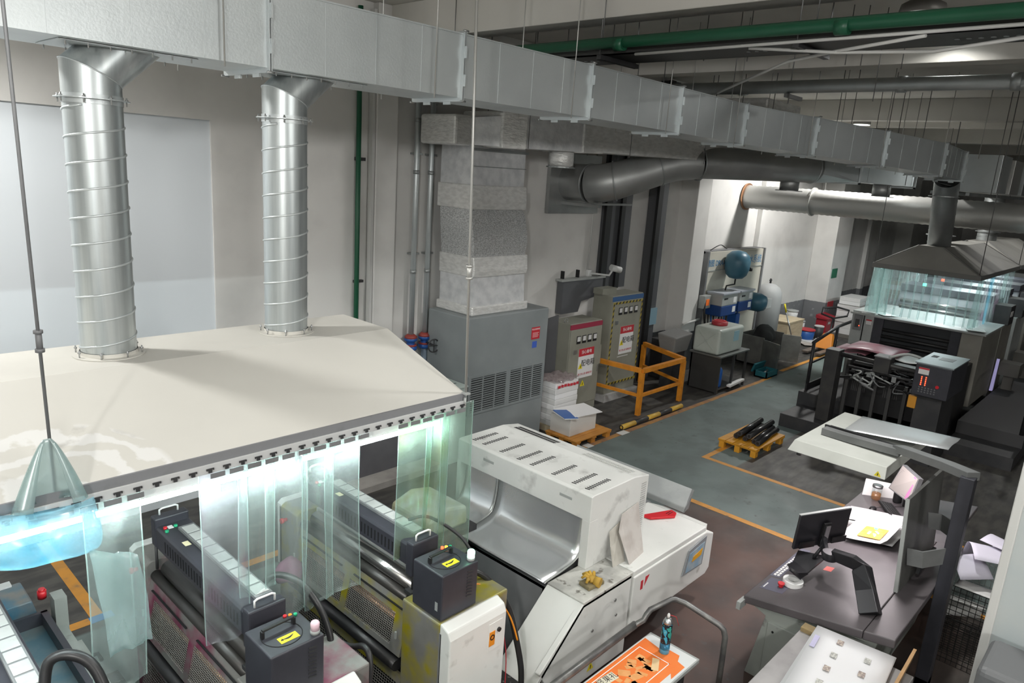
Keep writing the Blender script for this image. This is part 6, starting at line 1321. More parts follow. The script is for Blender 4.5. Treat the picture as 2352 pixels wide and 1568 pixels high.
B().box(18.2, 18.42, 8.62, 8.9, 1.05, 1.35).cyl((18.3, 8.7, 0.85), (18.3, 8.7, 1.05), 0.06, 12).obj('pump', BLUE, t); B().tube([(16.7, 8.8, 1.9), (16.62, 8.75, 1.6), (16.66, 8.7, 1.2), (16.9, 8.7, 1.0)], 0.03, 8).obj('black_hose', BLACK, t); B().tube([(18.8, 8.85, 1.4), (18.75, 8.8, 1.0), (18.95, 8.75, 0.75)], 0.025, 8).obj('pale_hose', LGREY, t)
t = root('control_box', 'small grey box with an orange screen on the pillar side', 'control box', (16.72, 8.85, 1.65)); B().box(16.60, 16.93, 8.76, 8.93, 1.62, 1.95).obj('box', LGREY, t, bevel=0.01); B().box(16.68, 16.84, 8.75, 8.76, 1.70, 1.86).obj('screen', mat('screen_orange', (0.7, 0.16, 0.03), 0.4, emit=(0.8, 0.15, 0.02), estr=0.25), t)
t = root('resin_tank', 'tall grey cylindrical tank beside the cream panel', 'tank', (20.62, 8.85, 0)); B().lathe([(0.38, 0.0), (0.38, 1.62), (0.36, 1.76), (0.29, 1.89), (0.17, 1.97), (0.04, 2.0)], (20.62, 8.85, 0), 32).obj('shell', mat('tank_grey', (0.42, 0.43, 0.43), 0.6, bump=0.1, bscale=30), t); B().cyl((20.62, 8.85, 2.0), (20.62, 8.85, 2.14), 0.03, 8).box(20.55, 20.69, 8.83, 8.87, 2.08, 2.10).obj('valve', BLACK, t)
t = root('filter_vessel', 'small dark blue round vessel by the grey tank', 'vessel', (19.2, 8.5, 1.4)); B().lathe([(0.05, 8.25), (0.2, 8.30), (0.26, 8.45), (0.26, 8.75), (0.2, 8.92)], (19.15, 0, 1.62), 20, 'y').obj('shell', MATS['vessel_blue'], t); B().box(19.3, 19.62, 8.30, 8.5, 1.45, 1.72).obj('valve_head', PAPER2, t, bevel=0.02); B().box(19.1, 19.2, 8.92, 8.97, 1.5, 1.7).obj('bracket', CHAR, t)
t = root('steel_table', 'dark stainless work table carrying the cube tank', 'table', (15.7, 7.75, 0))
SD = mat('dark_stainless', (0.10, 0.10, 0.098), 0.4, 0.7)
B().box(15.0, 16.45, 7.32, 8.14, 0.87, 0.91).obj('table_top', mat('table_steel', (0.30, 0.31, 0.30), 0.35, 0.8), t, bevel=0.005); B().box(15.04, 15.07, 7.36, 8.1, 0.04, 0.87).box(15.04, 16.42, 8.07, 8.1, 0.04, 0.87).box(15.06, 16.42, 7.36, 8.1, 0.08, 0.11).obj('panel', SD, t)
for x in (15.06, 15.75, 16.4): B().box(x-0.025, x+0.025, 7.34, 7.39, 0, 0.87).obj('leg', SD, t)
o = B().lathe([(0.09, 0), (0.10, 0.02), (0.10, 0.40), (0.06, 0.46), (0.04, 0.48)], (15.36, 7.52, 0.11), 18).obj('blue_canister', BLUE); tag(o, 'blue plastic canister on the lower shelf of steel table', 'canister')
o = B().rbox((15.95, 7.33, 0.14), (0.75, 0.10, 0.05), 0.02, -0.05).obj('paper_roll', PAPER2); tag(o, 'white paper strip lying at the steel table foot', 'paper')
t = root('cube_tank', 'translucent cube tank with a red lid on steel table', 'tank', (15.65, 7.75, 0.91))
B().box(15.02, 16.22, 7.42, 8.10, 0.91, 1.52).obj('tank', mat('tank_plastic', (0.46, 0.50, 0.46), 0.35, col2=(0.40, 0.44, 0.40), nscale=3), t, bevel=0.07, seg=4); B().lathe([(0.17, 1.50), (0.19, 1.53), (0.19, 1.60), (0.17, 1.61)], (15.62, 7.78, 0), 24).obj('lid', mat('lid_red', (0.38, 0.03, 0.04), 0.4), t); B().ring((15.62, 7.78, 0), 0.10, 0.14, 1.61, 1.625, 20).obj('lid_ring', REDP, t)
B().box(15.70, 15.95, 7.412, 7.42, 1.18, 1.42).obj('blue_label', mat('label_paleblue', (0.30, 0.48, 0.55), 0.4), t); B().ring((15.012, 7.76, 1.22), 0.06, 0.08, -0.004, 0.006, 18, 'x').bar([(15.01, 7.55, 1.02), (15.01, 7.97, 1.42)], 0.012, 0.012).bar([(15.01, 7.97, 1.02), (15.01, 7.55, 1.42)], 0.012, 0.012).obj('moulded_cross', MATS['tank_plastic'], t)
t = root('open_cabinet', 'stainless cabinet with open doors and black rags inside', 'cabinet', (18.8, 8.05, 0))
SS = mat('stainless', (0.34, 0.34, 0.32), 0.38, 0.7, col2=(0.26, 0.26, 0.245), nscale=4)
B().box(18.32, 19.6, 8.50, 8.53, 0.06, 0.84).box(18.32, 18.35, 7.80, 8.53, 0.06, 0.84).box(19.57, 19.6, 7.80, 8.53, 0.06, 0.84).box(18.32, 19.6, 7.80, 8.53, 0.06, 0.09).obj('carcass', SS, t)
B().hexa([(18.32, 7.82, 0.05), (18.35, 7.82, 0.05), (18.10, 7.25, 0.05), (18.07, 7.26, 0.05)], [(18.32, 7.82, 0.80), (18.35, 7.82, 0.80), (18.10, 7.25, 0.80), (18.07, 7.26, 0.80)]).obj('door', SS, t); B().hexa([(19.55, 7.82, 0.05), (19.6, 7.82, 0.05), (19.75, 7.36, 0.05), (19.70, 7.35, 0.05)], [(19.55, 7.82, 0.80), (19.6, 7.82, 0.80), (19.75, 7.36, 0.80), (19.70, 7.35, 0.80)]).obj('door', SS, t)
blob('black_rags', (18.9, 8.15, 0.72), (0.42, 0.26, 0.24), mat('rag_black', (0.02, 0.02, 0.02), 0.9), 'pile of black rags in the open stainless cabinet', 'rags', 6, 0.4)
t = root('tool_box', 'teal open tool box on the lane edge', 'tool box', (17.7, 7.42, 0)); TE = mat('teal_plastic', (0.02, 0.14, 0.17), 0.45); B().box(17.45, 18.1, 7.22, 7.25, 0, 0.16).box(17.45, 18.1, 7.53, 7.56, 0, 0.16).box(17.45, 17.48, 7.22, 7.56, 0, 0.16).box(18.07, 18.1, 7.22, 7.56, 0, 0.16).box(17.45, 18.1, 7.22, 7.56, 0, 0.03).obj('bin', TE, t); B().rbox((17.8, 7.62, 0.20), (0.62, 0.05, 0.22), 0, 0, 0.3).obj('lid', TE, t); B().cyl((17.55, 7.35, 0.10), (18.0, 7.45, 0.10), 0.03, 8).obj('spanner', STEEL, t)
t = root('wooden_box', 'pale plywood box behind the mop', 'box', (21.9, 8.8, 0)); B().box(21.45, 22.6, 8.45, 9.2, 0.08, 0.76).obj('box', WOOD, t, bevel=0.01); B().box(21.43, 22.62, 8.43, 9.22, 0.76, 0.80).obj('lid', WOOD, t, bevel=0.006); B().box(21.5, 22.55, 8.5, 9.15, 0, 0.08).obj('skid', CHAR, t)
t = root('mop', 'mop with a yellow grip leaning by the plywood box', 'mop', (21.5, 8.2, 0)); B().cyl((21.5, 8.2, 0.08), (21.12, 8.45, 1.15), 0.02, 8).obj('handle', STEEL, t); B().cyl((21.12, 8.45, 1.15), (21.05, 8.5, 1.40), 0.026, 8).obj('grip', YEL, t); B().rbox((21.5, 8.2, 0.04), (0.6, 0.2, 0.08), 0.3).obj('mop_head', MGREY, t, bevel=0.03)
def bucket(x, y, z, r, h, mt, lid, label):
    t = root('paint_bucket', label, 'bucket', (x, y, z), 'paint buckets by the far pillar'); B().lathe([(r*0.86, 0), (r*0.88, 0.01), (r, h)], (x, y, z), 22).obj('pail', mt, t); B().lathe([(r*1.04, h-0.02), (r*1.05, h+0.015), (r*0.98, h+0.02)], (x, y, z), 22).obj('lid', lid, t)
bucket(23.25, 8.55, 0, 0.26, 0.36, BLUE, REDP, 'blue bucket with a reddish lid near the red bin'); bucket(22.9, 8.95, 0, 0.24, 0.38, mat('bucket_navy', (0.02, 0.06, 0.16), 0.4), LGREY, 'dark blue bucket beside the plywood box'); bucket(22.9, 8.95, 0.40, 0.2, 0.26, PAPER2, PAPER, 'lower white pail on the dark blue bucket'); bucket(23.0, 9.0, 0.70, 0.18, 0.22, PAPER2, LGREY, 'topmost white pail of the stacked buckets'); bucket(23.6, 8.98, 0.02, 0.2, 0.5, PAPER2, LGREY, 'white pail beside the stacked buckets'); bucket(23.9, 8.40, 0, 0.15, 0.42, CHAR, PAPER2, 'small black can in front of the red bin')
t = root('red_bin', 'red metal bin with sloping lid by the far pillar', 'bin', (24.7, 8.55, 0)); RB = mat('bin_red', (0.36, 0.02, 0.035), 0.45); B().box(24.35, 25.05, 8.35, 8.70, 0, 0.60).obj('body', RB, t, bevel=0.01); B().hexa([(24.3, 8.3, 0.60), (25.1, 8.3, 0.60), (25.1, 8.71, 0.60), (24.3, 8.71, 0.60)], [(24.3, 8.3, 0.63), (25.1, 8.3, 0.63), (25.1, 8.71, 0.72), (24.3, 8.71, 0.72)]).obj('lid', RB, t); B().box(24.5, 24.7, 8.345, 8.35, 0.42, 0.5).obj('label', PAPER2, t)
t = root('pallet_truck', 'orange hand pallet truck with a black loop handle', 'pallet truck', (22.3, 7.6, 0)); POR = mat('truck_orange', (0.70, 0.24, 0.02), 0.45)
B().box(21.2, 22.3, 7.66, 7.84, 0.06, 0.11).box(21.2, 22.3, 7.30, 7.46, 0.06, 0.11).obj('fork', mat('fork_dark', (0.16, 0.13, 0.11), 0.5), t); B().hexa([(22.0, 7.28, 0.11), (22.5, 7.28, 0.11), (22.5, 7.86, 0.11), (22.0, 7.86, 0.11)], [(22.35, 7.44, 0.52), (22.5, 7.44, 0.52), (22.5, 7.70, 0.52), (22.35, 7.70, 0.52)]).obj('head', POR, t, bevel=0.02)
B().tube([(22.5, 7.57, 0.3), (23.1, 7.75, 0.72), (23.3, 7.8, 0.86)], 0.03, 8).obj('pole', BLACK, t); B().tube([(23.3, 7.8, 0.86), (23.05, 8.10, 0.98), (23.1, 8.10, 1.17), (23.5, 7.80, 1.20), (23.75, 7.52, 1.12), (23.65, 7.52, 0.95)], 0.03, 8, closed=True).obj('loop_handle', BLACK, t); B().cyl((22.55, 7.45, 0.10), (22.55, 7.69, 0.10), 0.10, 14).obj('wheel', BLACK, t)
def stack(x0, x1, y0, y1, z1, n, label, mt=PAPER2, z0=0.12):
    t = root('paper_stack', label, 'paper stack', ((x0+x1)/2, (y0+y1)/2, 0), 'paper stacks along the wall')
    B().box(x0-0.03, x1+0.03, y0-0.03, y1+0.03, max(0.0, z0-0.12) if z0 < 1 else z0-0.005, z0).obj('skid', mat('skid_grey', (0.20, 0.19, 0.17), 0.7), t)
    for k in range(n): a = z0+(z1-z0)*k/n; B().box(x0+0.02*(k % 2), x1-0.02*((k+1) % 2), y0+0.015*(k % 3), y1, a, a+(z1-z0)/n-0.008).obj('ream', mt if k % 3 else PAPER, t)
stack(24.95, 26.1, 7.55, 8.3, 1.10, 5, 'tall white paper stack behind the pallet truck'); stack(25.0, 26.05, 7.62, 8.28, 1.36, 2, 'short white reams topping the tall paper stack', z0=1.11); stack(26.3, 27.6, 7.4, 8.4, 0.62, 5, 'low white paper stack right of the tall one'); stack(28.0, 29.2, 7.6, 8.6, 1.0, 6, 'far paper stack with reddish sheets', mat('paper_red', (0.40, 0.20, 0.22), 0.6)); stack(30.4, 31.6, 7.8, 8.8, 1.55, 8, 'farthest brown paper stack beside the far curtain', mat('paper_brown', (0.42, 0.36, 0.28), 0.6))
o = B().box(24.15, 24.62, 8.70, 8.715, 1.88, 2.20).obj('green_notice', mat('notice_green', (0.04, 0.20, 0.12), 0.5)); o.location.x += 0.95; tag(o, 'green notice on the far pillar', 'notice')
o = B().box(25.2, 25.7, 8.70, 8.715, 0.86, 1.06).obj('red_notice', REDP); tag(o, 'red notice low on the far pillar', 'notice')
rnd = random.Random(3)
for k in range(5):
    x, y = rnd.uniform(22.6, 24.2), rnd.uniform(7.9, 8.3); o = B().rbox((x, y, 0.02+0.012*k), (0.6, 0.42, 0.01), rnd.uniform(0, 3)).obj('floor_cardboard', PAPER2 if k % 2 else CARD); tag(o, ('first', 'second', 'third', 'fourth', 'fifth')[k] + ' flattened sheet from below on the floor before red bin', 'cardboard', 'flattened sheets on the floor')

# ------------------------------------------------------------------ far press: feeder, tower, hood
t = root('feeder_steps', 'dark stepped platform at the left of the far press feeder', 'steps', (15.4, 5.0, 0))
B().box(14.2, 15.2, 4.62, 5.48, 0, 0.27).obj('step', CHAR, t, bevel=0.01); B().box(15.2, 17.9, 4.62, 5.55, 0, 0.55).obj('platform', CHAR, t, bevel=0.01)
RAILB = mat('rail_black', (0.022, 0.022, 0.024), 0.45, 0.2)
t = root('platform_rail', 'black railing on the platform beside the far feeder', 'railing', (16.3, 5.5, 0.55))
for x, zt in ((15.45, 1.62), (16.75, 1.80)): B().cyl((x, 5.48, 0.55), (x, 5.48, zt), 0.035, 10).obj('post', RAILB, t)
B().tube([(15.40, 5.48, 1.60), (16.75, 5.48, 1.80), (18.0, 5.48, 1.84)], 0.035, 10).obj('handrail', RAILB, t); B().bar([(15.4, 5.48, 0.62), (16.8, 5.48, 0.62)], 0.03, 0.14).bar([(15.45, 5.48, 1.15), (16.8, 5.48, 1.18)], 0.03, 0.04).obj('kick_board', RAILB, t)
t = root('sheet_feeder', 'dark sheet feeder with hoses and bars facing the console', 'feeder', (14.8, 3.9, 0))
FK = mat('feeder_dark', (0.030, 0.030, 0.032), 0.5, 0.2, col2=(0.045, 0.044, 0.042), nscale=4)
B().box(14.45, 14.75, 4.62, 4.88, 0.27, 1.74).obj('front_post', FK, t, bevel=0.01)
B().box(15.0, 17.2, 3.25, 4.55, 0.55, 1.2).obj('feeder_body', BLACK, t); B().box(15.0, 17.2, 4.55, 4.615, 0, 1.5).box(15.45, 17.2, 2.85, 2.95, 0, 1.5).obj('side_plate', FK, t)
B().tube([(14.6, 4.62, 1.66), (14.6, 2.9, 1.62)], 0.045, 12).obj('cross_bar', FK, t); B().tube([(14.75, 4.5, 1.42), (14.75, 2.95, 1.40)], 0.03, 10).obj('cross_bar', FK, t)
for k in range(6): y = 4.50-0.27*k; B().box(14.80, 14.87, y-0.03, y+0.03, 0.05, 1.25).obj('vertical_bar', mat('bar_grey', (0.075, 0.075, 0.074), 0.4, 0.5), t)
b = B()
for y0 in (4.2, 3.6, 3.05):
    for k in range(8): b.box(14.99, 15.0, y0-0.012+0.035*k, y0+0.004+0.035*k, 0.9, 1.1)
b.obj('vent_slots', mat('bar_grey2', (0.06, 0.06, 0.06), 0.5), t)
B().box(14.48, 14.78, 3.70, 3.98, 1.48, 1.78).obj('suction_head', FK, t, bevel=0.01); B().box(14.47, 14.79, 3.69, 3.99, 1.78, 1.80).obj('head_cover', MGREY, t)
rnd = random.Random(21)
for k in range(22):
    y = rnd.uniform(3.1, 4.5); z = rnd.uniform(1.2, 1.55); x = 14.78
    pts = [(x, y, z), (x-rnd.uniform(0.03, 0.14), y-rnd.uniform(-0.15, 0.2), z+rnd.uniform(-0.05, 0.14)), (x-rnd.uniform(0, 0.1), y-rnd.uniform(-0.25, 0.3), z-rnd.uniform(-0.05, 0.22)), (x+0.02, y-rnd.uniform(-0.3, 0.35), z-0.1)]
    P = [Vector(p) for p in pts]; Q = []
    for i in range(3):
        p0, p1, p2, p3 = P[max(i-1, 0)], P[i], P[i+1], P[min(i+2, 3)]
        for q in range(4): s = q/4; Q.append(0.5*((2*p1) + (p2-p0)*s + (2*p0-5*p1+4*p2-p3)*s*s + (3*p1-p0-3*p2+p3)*s**3))
    B().tube(Q+[P[-1]], rnd.choice((0.012, 0.016, 0.02)), 6).obj('air_hose', (BLACK, MGREY, LGREY, CHAR, BLACK)[k % 5], t)
for k in range(9): y = 3.15+0.15*k; B().box(14.72, 14.86, y, y+0.08, 1.30+0.02*(k % 3), 1.38+0.03*(k % 2)).obj('sucker_block', (STEEL, CHAR, BLACK)[k % 3], t)
for y in (3.02, 3.14): B().cyl((14.66, y, 1.55), (14.74, y, 1.55), 0.05, 16).obj('gauge', PAPER2, t)
hose([(14.55, 3.75, 1.80), (14.60, 3.45, 1.92), (14.70, 3.15, 1.84), (14.75, 3.0, 1.65)], 0.025, LGREY, 'grey hose arching over the far feeder', 8); hose([(14.72, 2.98, 1.6), (14.60, 2.92, 1.4), (14.60, 2.95, 1.1), (14.62, 2.95, 0.9), (14.64, 2.95, 0.2)], 0.012, MGREY, 'grey cable hanging beside the feeder control box', 6, 'cable')
o = B().box(14.28, 14.36, 3.10, 3.24, 1.02, 1.25).obj('pendant_switch', mat('pendant_orange', (0.62, 0.28, 0.03), 0.5), bevel=0.01); tag(o, 'orange pendant switch hanging on the far feeder', 'switch')
t = root('feeder_console', 'dark feeder control box with glowing red digits', 'control box', (14.8, 2.9, 1.2))
B().box(14.2, 15.4, 2.62, 3.20, 1.30, 1.88).obj('box', DGREY, t, bevel=0.015); B().box(14.19, 15.42, 2.60, 3.22, 1.88, 1.905).obj('top_plate', mat('plate_bluegrey', (0.24, 0.28, 0.30), 0.4), t, bevel=0.004)
B().box(14.75, 15.05, 2.75, 2.98, 1.905, 1.908).obj('top_vent', MGREY, t); B().box(14.9, 15.1, 3.04, 3.14, 1.905, 1.908).obj('top_window', SLOT, t)
B().box(14.192, 14.2, 2.97, 3.14, 1.70, 1.82).obj('label', PAPER2, t); B().box(14.19, 14.192, 2.97, 3.14, 1.79, 1.82).obj('label_header', REDP, t)
for k in range(2):
    for j in range(5): B().box(14.192, 14.2, 3.06-0.07*k, 3.075-0.07*k, 1.50+0.035*j, 1.52+0.035*j).obj('red_digit', LED_R, t)
kd = B().box(-0.004, 0.004, -0.012, 0.012, -0.010, 0.010).mesh('key', MGREY)
for k in range(6):
    for j in range(3): inst(kd, 'key', t, (14.196, 3.08-0.05*k, 1.38+0.04*j))
B().cyl((14.185, 2.80, 1.52), (14.2, 2.80, 1.52), 0.03, 12).obj('stop_button', RED, t); B().box(14.3, 15.3, 2.70, 3.12, 0.0, 1.30).obj('pedestal', CHAR, t)
for k, (x0, x1, y0, y1, z, mt, lb) in enumerate(((15.6, 16.9, 3.95, 5.0, 1.56, mat('sheet_red', (0.30, 0.08, 0.12), 0.4, col2=(0.42, 0.30, 0.33), nscale=1.5), 'large red printed sheet curling over the far feeder'), (15.7, 16.5, 4.5, 5.15, 1.50, MATS['sheet_red'], 'red sheet edge under the curled sheet on the feeder'), (15.9, 16.8, 3.3, 4.1, 1.50, PAPER2, 'pale sheet lying on the far feeder table'))):
    rows = [[(x0+(x1-x0)*i/8, y0+(y1-y0)*j/8, z + (0.12*math.sin(PI*j/8)*math.sin(PI*(0.2+0.8*i/8)) if k == 0 else 0.02*math.sin(j))) for i in range(9)] for j in range(9)]
    tag(B().grid(rows, 0.004).obj('press_sheet', mt), lb, 'paper sheet', 'sheets on the far feeder')
o = B().box(15.2, 17.2, 3.0, 4.55, 1.40, 1.46).obj('feed_board', FK); tag(o, 'dark feed board under the sheets of the far feeder', 'board')
# tower
t = root('press_tower', 'far press tower with a dark front and pale side cheeks', 'press', (18.2, 4.1, 0))
BE = mat('cheek_beige', (0.28, 0.27, 0.24), 0.5, col2=(0.23, 0.22, 0.195), nscale=2)
B().box(17.4, 19.2, 4.95, 5.42, 0.55, 2.14).obj('left_cheek', LGREY, t, bevel=0.01); B().box(17.38, 17.4, 5.14, 5.16, 0.6, 2.1).obj('cheek_gap', SLOT, t); B().box(17.36, 17.4, 5.19, 5.36, 1.70, 2.05).obj('switch_plate', MGREY, t)
for k in range(3): B().box(17.352, 17.36, 5.24+0.03*k, 5.255+0.03*k, 1.76, 1.95).obj('slider', BLACK, t)
B().box(17.35, 17.36, 5.22, 5.235, 1.80, 1.815).obj('indicator', LED_R, t); B().box(17.385, 17.4, 4.98, 5.10, 1.86, 1.98).obj('label', PAPER2, t); B().box(17.38, 17.386, 4.98, 5.10, 1.95, 1.98).obj('label_header', REDP, t)
B().box(17.5, 19.2, 3.2, 4.95, 0.3, 2.04).obj('dark_front', mat('tower_dark', (0.022, 0.026, 0.030), 0.5), t); B().box(17.44, 17.5, 4.75, 4.95, 0.4, 2.06).box(17.44, 17.5, 3.2, 3.4, 0.4, 2.06).obj('front_edge', DGREY, t)
for k in range(4): B().cyl((17.46, 3.4, 1.35+0.15*k), (17.46, 4.75, 1.35+0.15*k), 0.04, 10).obj('roller', RUBBER, t)
B().prism([(17.4, 0.5), (17.4, 2.06), (19.3, 2.06), (19.3, 0.5)], 'y', 2.80, 3.2).obj('right_cheek', BE, t, bevel=0.02); B().box(17.35, 19.3, 2.75, 5.45, 2.06, 2.10).obj('deck', LGREY, t)
for k, (x, y, a) in enumerate(((17.6, 5.1, 0.2), (17.65, 4.8, 0.9), (17.6, 3.0, 0.3))): o = B().rbox((x, y, 2.115+0.01*k), (0.42, 0.34, 0.006), a).obj('paper_sheet', PAPER); tag(o, ('paper sheet on the left top corner of far tower', 'paper sheet behind the left curtain edge of far tower', 'paper sheet on the right top corner of far tower')[k], 'paper sheet')
# units seen behind the curtain
for k in range(4):
    x = 19.7+1.75*k; t = root('far_printing_unit', ('nearest', 'second', 'third', 'fourth')[k] + ' printing unit of the far press behind the curtain', 'printing unit', (x+0.6, 4.1, 0), 'units of the far press')
    B().prism([(x, 0.2), (x, 1.9), (x+0.35, 2.45), (x+1.1, 2.45), (x+1.3, 1.9), (x+1.3, 0.2)], 'y', 3.2, 5.2).obj('body', mat('unit_slate', (0.12, 0.13, 0.145), 0.45, col2=(0.20, 0.21, 0.22), nscale=3), t, bevel=0.02)
    B().box(x+0.30, x+1.15, 3.2, 5.2, 2.45, 2.62).obj('ink_cover', DGREY, t, bevel=0.01)
    for q in range(3): B().cyl((x-0.02+0.06*q, 3.3, 1.95+0.14*q), (x-0.02+0.06*q, 5.1, 1.95+0.14*q), 0.05, 12).obj('roller', ROLL, t)
    B().box(x, x+1.25, 2.85, 3.2, 0.3, 2.0).obj('side_cheek', LGREY if k % 2 else BE, t, bevel=0.01)
    B().box(x+0.2, x+0.75, 2.78, 3.15, 2.0, 2.45).obj('drive_box', CHAR, t, bevel=0.01); B().box(x+0.24, x+0.5, 2.77, 2.785, 2.2, 2.32).obj('label', PAPER2, t)
    B().cyl((x+0.4, 4.7, 2.62), (x+0.4, 4.7, 2.68), 0.04, 10).obj('green_lamp', LED_G if k != 1 else LED_R, t)
    B().box(x+0.1, x+0.55, 2.35, 2.75, 0.85, 1.15).box(x+0.25, x+0.4, 2.45, 2.65, 0.35, 0.85).obj('side_step', mat('step_dusty', (0.14, 0.135, 0.12), 0.7), t)
t = root('side_walkway', 'dark grey walkway along the right side of far press', 'walkway', (19, 2.2, 0)); B().box(16.2, 30, 1.6, 2.72, 0.0, 0.50).obj('deck', mat('walk_grey', (0.05, 0.05, 0.052), 0.6), t); B().box(15.4, 16.2, 1.6, 2.72, 0, 0.25).obj('step', CHAR, t)
t = root('walkway_rail', 'black handrail at the right edge of far walkway', 'railing', (17.5, 1.65, 0.5)); B().tube([(16.25, 1.66, 0.5), (16.35, 1.66, 1.45), (16.6, 1.66, 1.6), (26, 1.66, 1.6)], 0.04, 10).obj('handrail', RAILB, t)
for x in (18.2, 20.5, 23): B().cyl((x, 1.66, 0.5), (x, 1.66, 1.58), 0.035, 8).obj('post', RAILB, t)
o = B().prism([(19.50, 0.5), (19.62, 0.5), (19.62, 1.25)], 'y', 2.74, 2.80).obj('lit_panel', emis('violet_glow', (0.55, 0.5, 0.9), 0.22)); tag(o, 'violet glowing slit between far tower and next unit', 'light')
o = B().lathe([(0.10, 0), (0.11, 0.03), (0.11, 0.30), (0.05, 0.36), (0.04, 0.40)], (22.6, 2.95, 2.0), 16).obj('blue_bottle', mat('bottle_blue', (0.02, 0.22, 0.50), 0.3)); tag(o, 'blue bottle standing on a far press side cheek', 'bottle')
# far hood in two bays
FH = mat('far_hood_top', (0.34, 0.335, 0.31), 0.6, col2=(0.30, 0.295, 0.27), nscale=2); FHD = mat('far_hood_edge', (0.20, 0.20, 0.19), 0.55)
for k, (x0, x1, lb) in enumerate(((17.5, 21.9, 'grey sheet metal hood above the far press tower'), (22.0, 26.6, 'second grey hood bay further along the far press'))):
    t = root('far_hood', lb, 'hood', ((x0+x1)/2, 4.15, 3.2), 'hood bays of the far press')
    zl, zt, ya, yb, ia, ib, ix = 3.26, 3.74, 3.10, 5.20, 3.92, 4.42, 0.28
    L_ = [(x0, ya, zl), (x1, ya, zl), (x1, yb, zl), (x0, yb, zl)]; T_ = [(x0+ix, ia, zt), (x1-ix, ia, zt), (x1-ix, ib, zt), (x0+ix, ib, zt)]
    for i in range(4):
        q = [L_[i], L_[(i+1) % 4], T_[(i+1) % 4], T_[i]]; sheet(('right_slope', 'far_slope', 'left_slope', 'near_slope')[i], q, FH, 0.006, t)
    sheet('top_panel', T_, FH, 0.006, t)
    B().box(x0-0.02, x0, ya-0.02, yb+0.02, zl-0.10, zl).box(x1, x1+0.02, ya-0.02, yb+0.02, zl-0.10, zl).box(x0, x1, ya-0.02, ya, zl-0.10, zl).box(x0, x1, yb, yb+0.02, zl-0.10, zl).obj('skirt', FHD, t)
    B().bar([L_[0], T_[0]], 0.05, 0.02).bar([L_[3], T_[3]], 0.05, 0.02).bar([L_[1], T_[1]], 0.07, 0.02).obj('hip_seam', FHD, t)
    B().box(x0+0.1, x1-0.1, 4.1, 4.2, zl-0.05, zl-0.02).obj('lamp_strip', emis('far_tube', (0.88, 0.98, 1.0), FAR_E), t)
t = root('hood_pipe', 'round duct dropping from the overhead duct to the far hood', 'duct', (18.35, 4.17, 3.74), 'pipes of the far hood')
def vpipe(t, x0, y0, z0, x1, y1, z1, r):
    p = B().cyl((x0, y0, z0), (x1, y1, z1), r, 28, cap=False).obj('pipe', GALVD, t)
    pts = []; tr_ = (z1-z0)/0.26
    for i in range(int(tr_*20)+1):
        s = i/(tr_*20); a = 2*PI*tr_*s; pts.append((x0+(x1-x0)*s+(r+0.002)*math.cos(a), y0+(y1-y0)*s+(r+0.002)*math.sin(a), z0+(z1-z0)*s))
    B().tube(pts, 0.008, 5).obj('seam', GALVD, p)
    B().ring((x0, y0, 0), r*0.98, r+0.06, z0+0.22, z0+0.24, 28).ring((x1, y1, 0), r*0.98, r+0.05, z1-0.35, z1-0.33, 28).obj('flange', GALVD, t)
vpipe(t, 18.35, 4.17, 3.74, 17.0, 3.95, 5.15, 0.235)
OFF_ = None
t = root('hood_pipe', 'round duct rising from the second far hood bay', 'duct', (23.2, 4.17, 3.74), 'pipes of the far hood'); vpipe(t, 23.2, 4.17, 3.74, 23.2, 4.17, 4.9, 0.235)
t = root('far_manifold', 'row of pale duct boxes high above the far press', 'duct', (20, 4, 4.9))
for k in range(6): B().box(18.6+1.15*k, 19.6+1.15*k, 3.35-0.05*k, 4.35-0.05*k, 4.95, 5.75-0.05*k).obj('duct_box', (GALV, RIB, GALVD)[k % 3], t, bevel=0.01)
B().box(17.2, 26, 3.55, 3.62, 4.86, 4.92).box(17.2, 26, 4.2, 4.27, 4.86, 4.92).obj('support_rail', GALVD, t)
for x in (18.4, 20.5, 23): B().cyl((x, 3.4, 4.9), (x, 3.4, 7.0), 0.008, 6).obj('hanger', ROD, t)
# far curtains
FV = film('far_vinyl', (0.94, 0.975, 0.975), (0.55, 0.63, 0.63), 0.06, 0.20, 5.0); FVE = film('far_vinyl_overlap', (0.87, 0.95, 0.94), (0.55, 0.66, 0.65), 0.22, 0.45, 5.0)
words_ = ('first', 'second', 'third', 'fourth', 'fifth', 'sixth', 'seventh', 'eighth', 'ninth', 'tenth', 'eleventh', 'twelfth')
for k in range(12):
    y0 = 5.14-0.172*k
    strip(y0, y0-0.20, 3.17, 2.16-0.03*(k % 2), FVE if k < 2 else FV, words_[k] + ' curtain strip from the left on the far hood front', y=17.48+0.012*(k % 2), wav=0.010, ph=0.7*k, axis='y', nx=5, nz=10, group='front curtain strips of the far hood', parts=True)
for k in range(10):
    x0 = 17.55+0.40*k
    strip(x0, x0+0.46, 3.17, 2.0 if k < 3 else 1.75, (FVE, FV, VINYLP, VINYLB, FV, VINYLP, FV, FVE, FV, FV)[k], words_[k] + ' curtain strip along the right side of far hood', y=3.12, wav=0.03, ph=1.1*k, nx=5, nz=10, group='right side curtain strips of the far hood', parts=False)
for k in range(10):
    x0 = 17.55+0.40*k
    strip(x0, x0+0.46, 3.17, 2.1, FVE if k < 3 else FV, words_[k] + ' curtain strip along the wall side of far hood', y=5.19, wav=0.03, ph=0.9*k, nx=5, nz=10, group='wall side curtain strips of the far hood', parts=False)
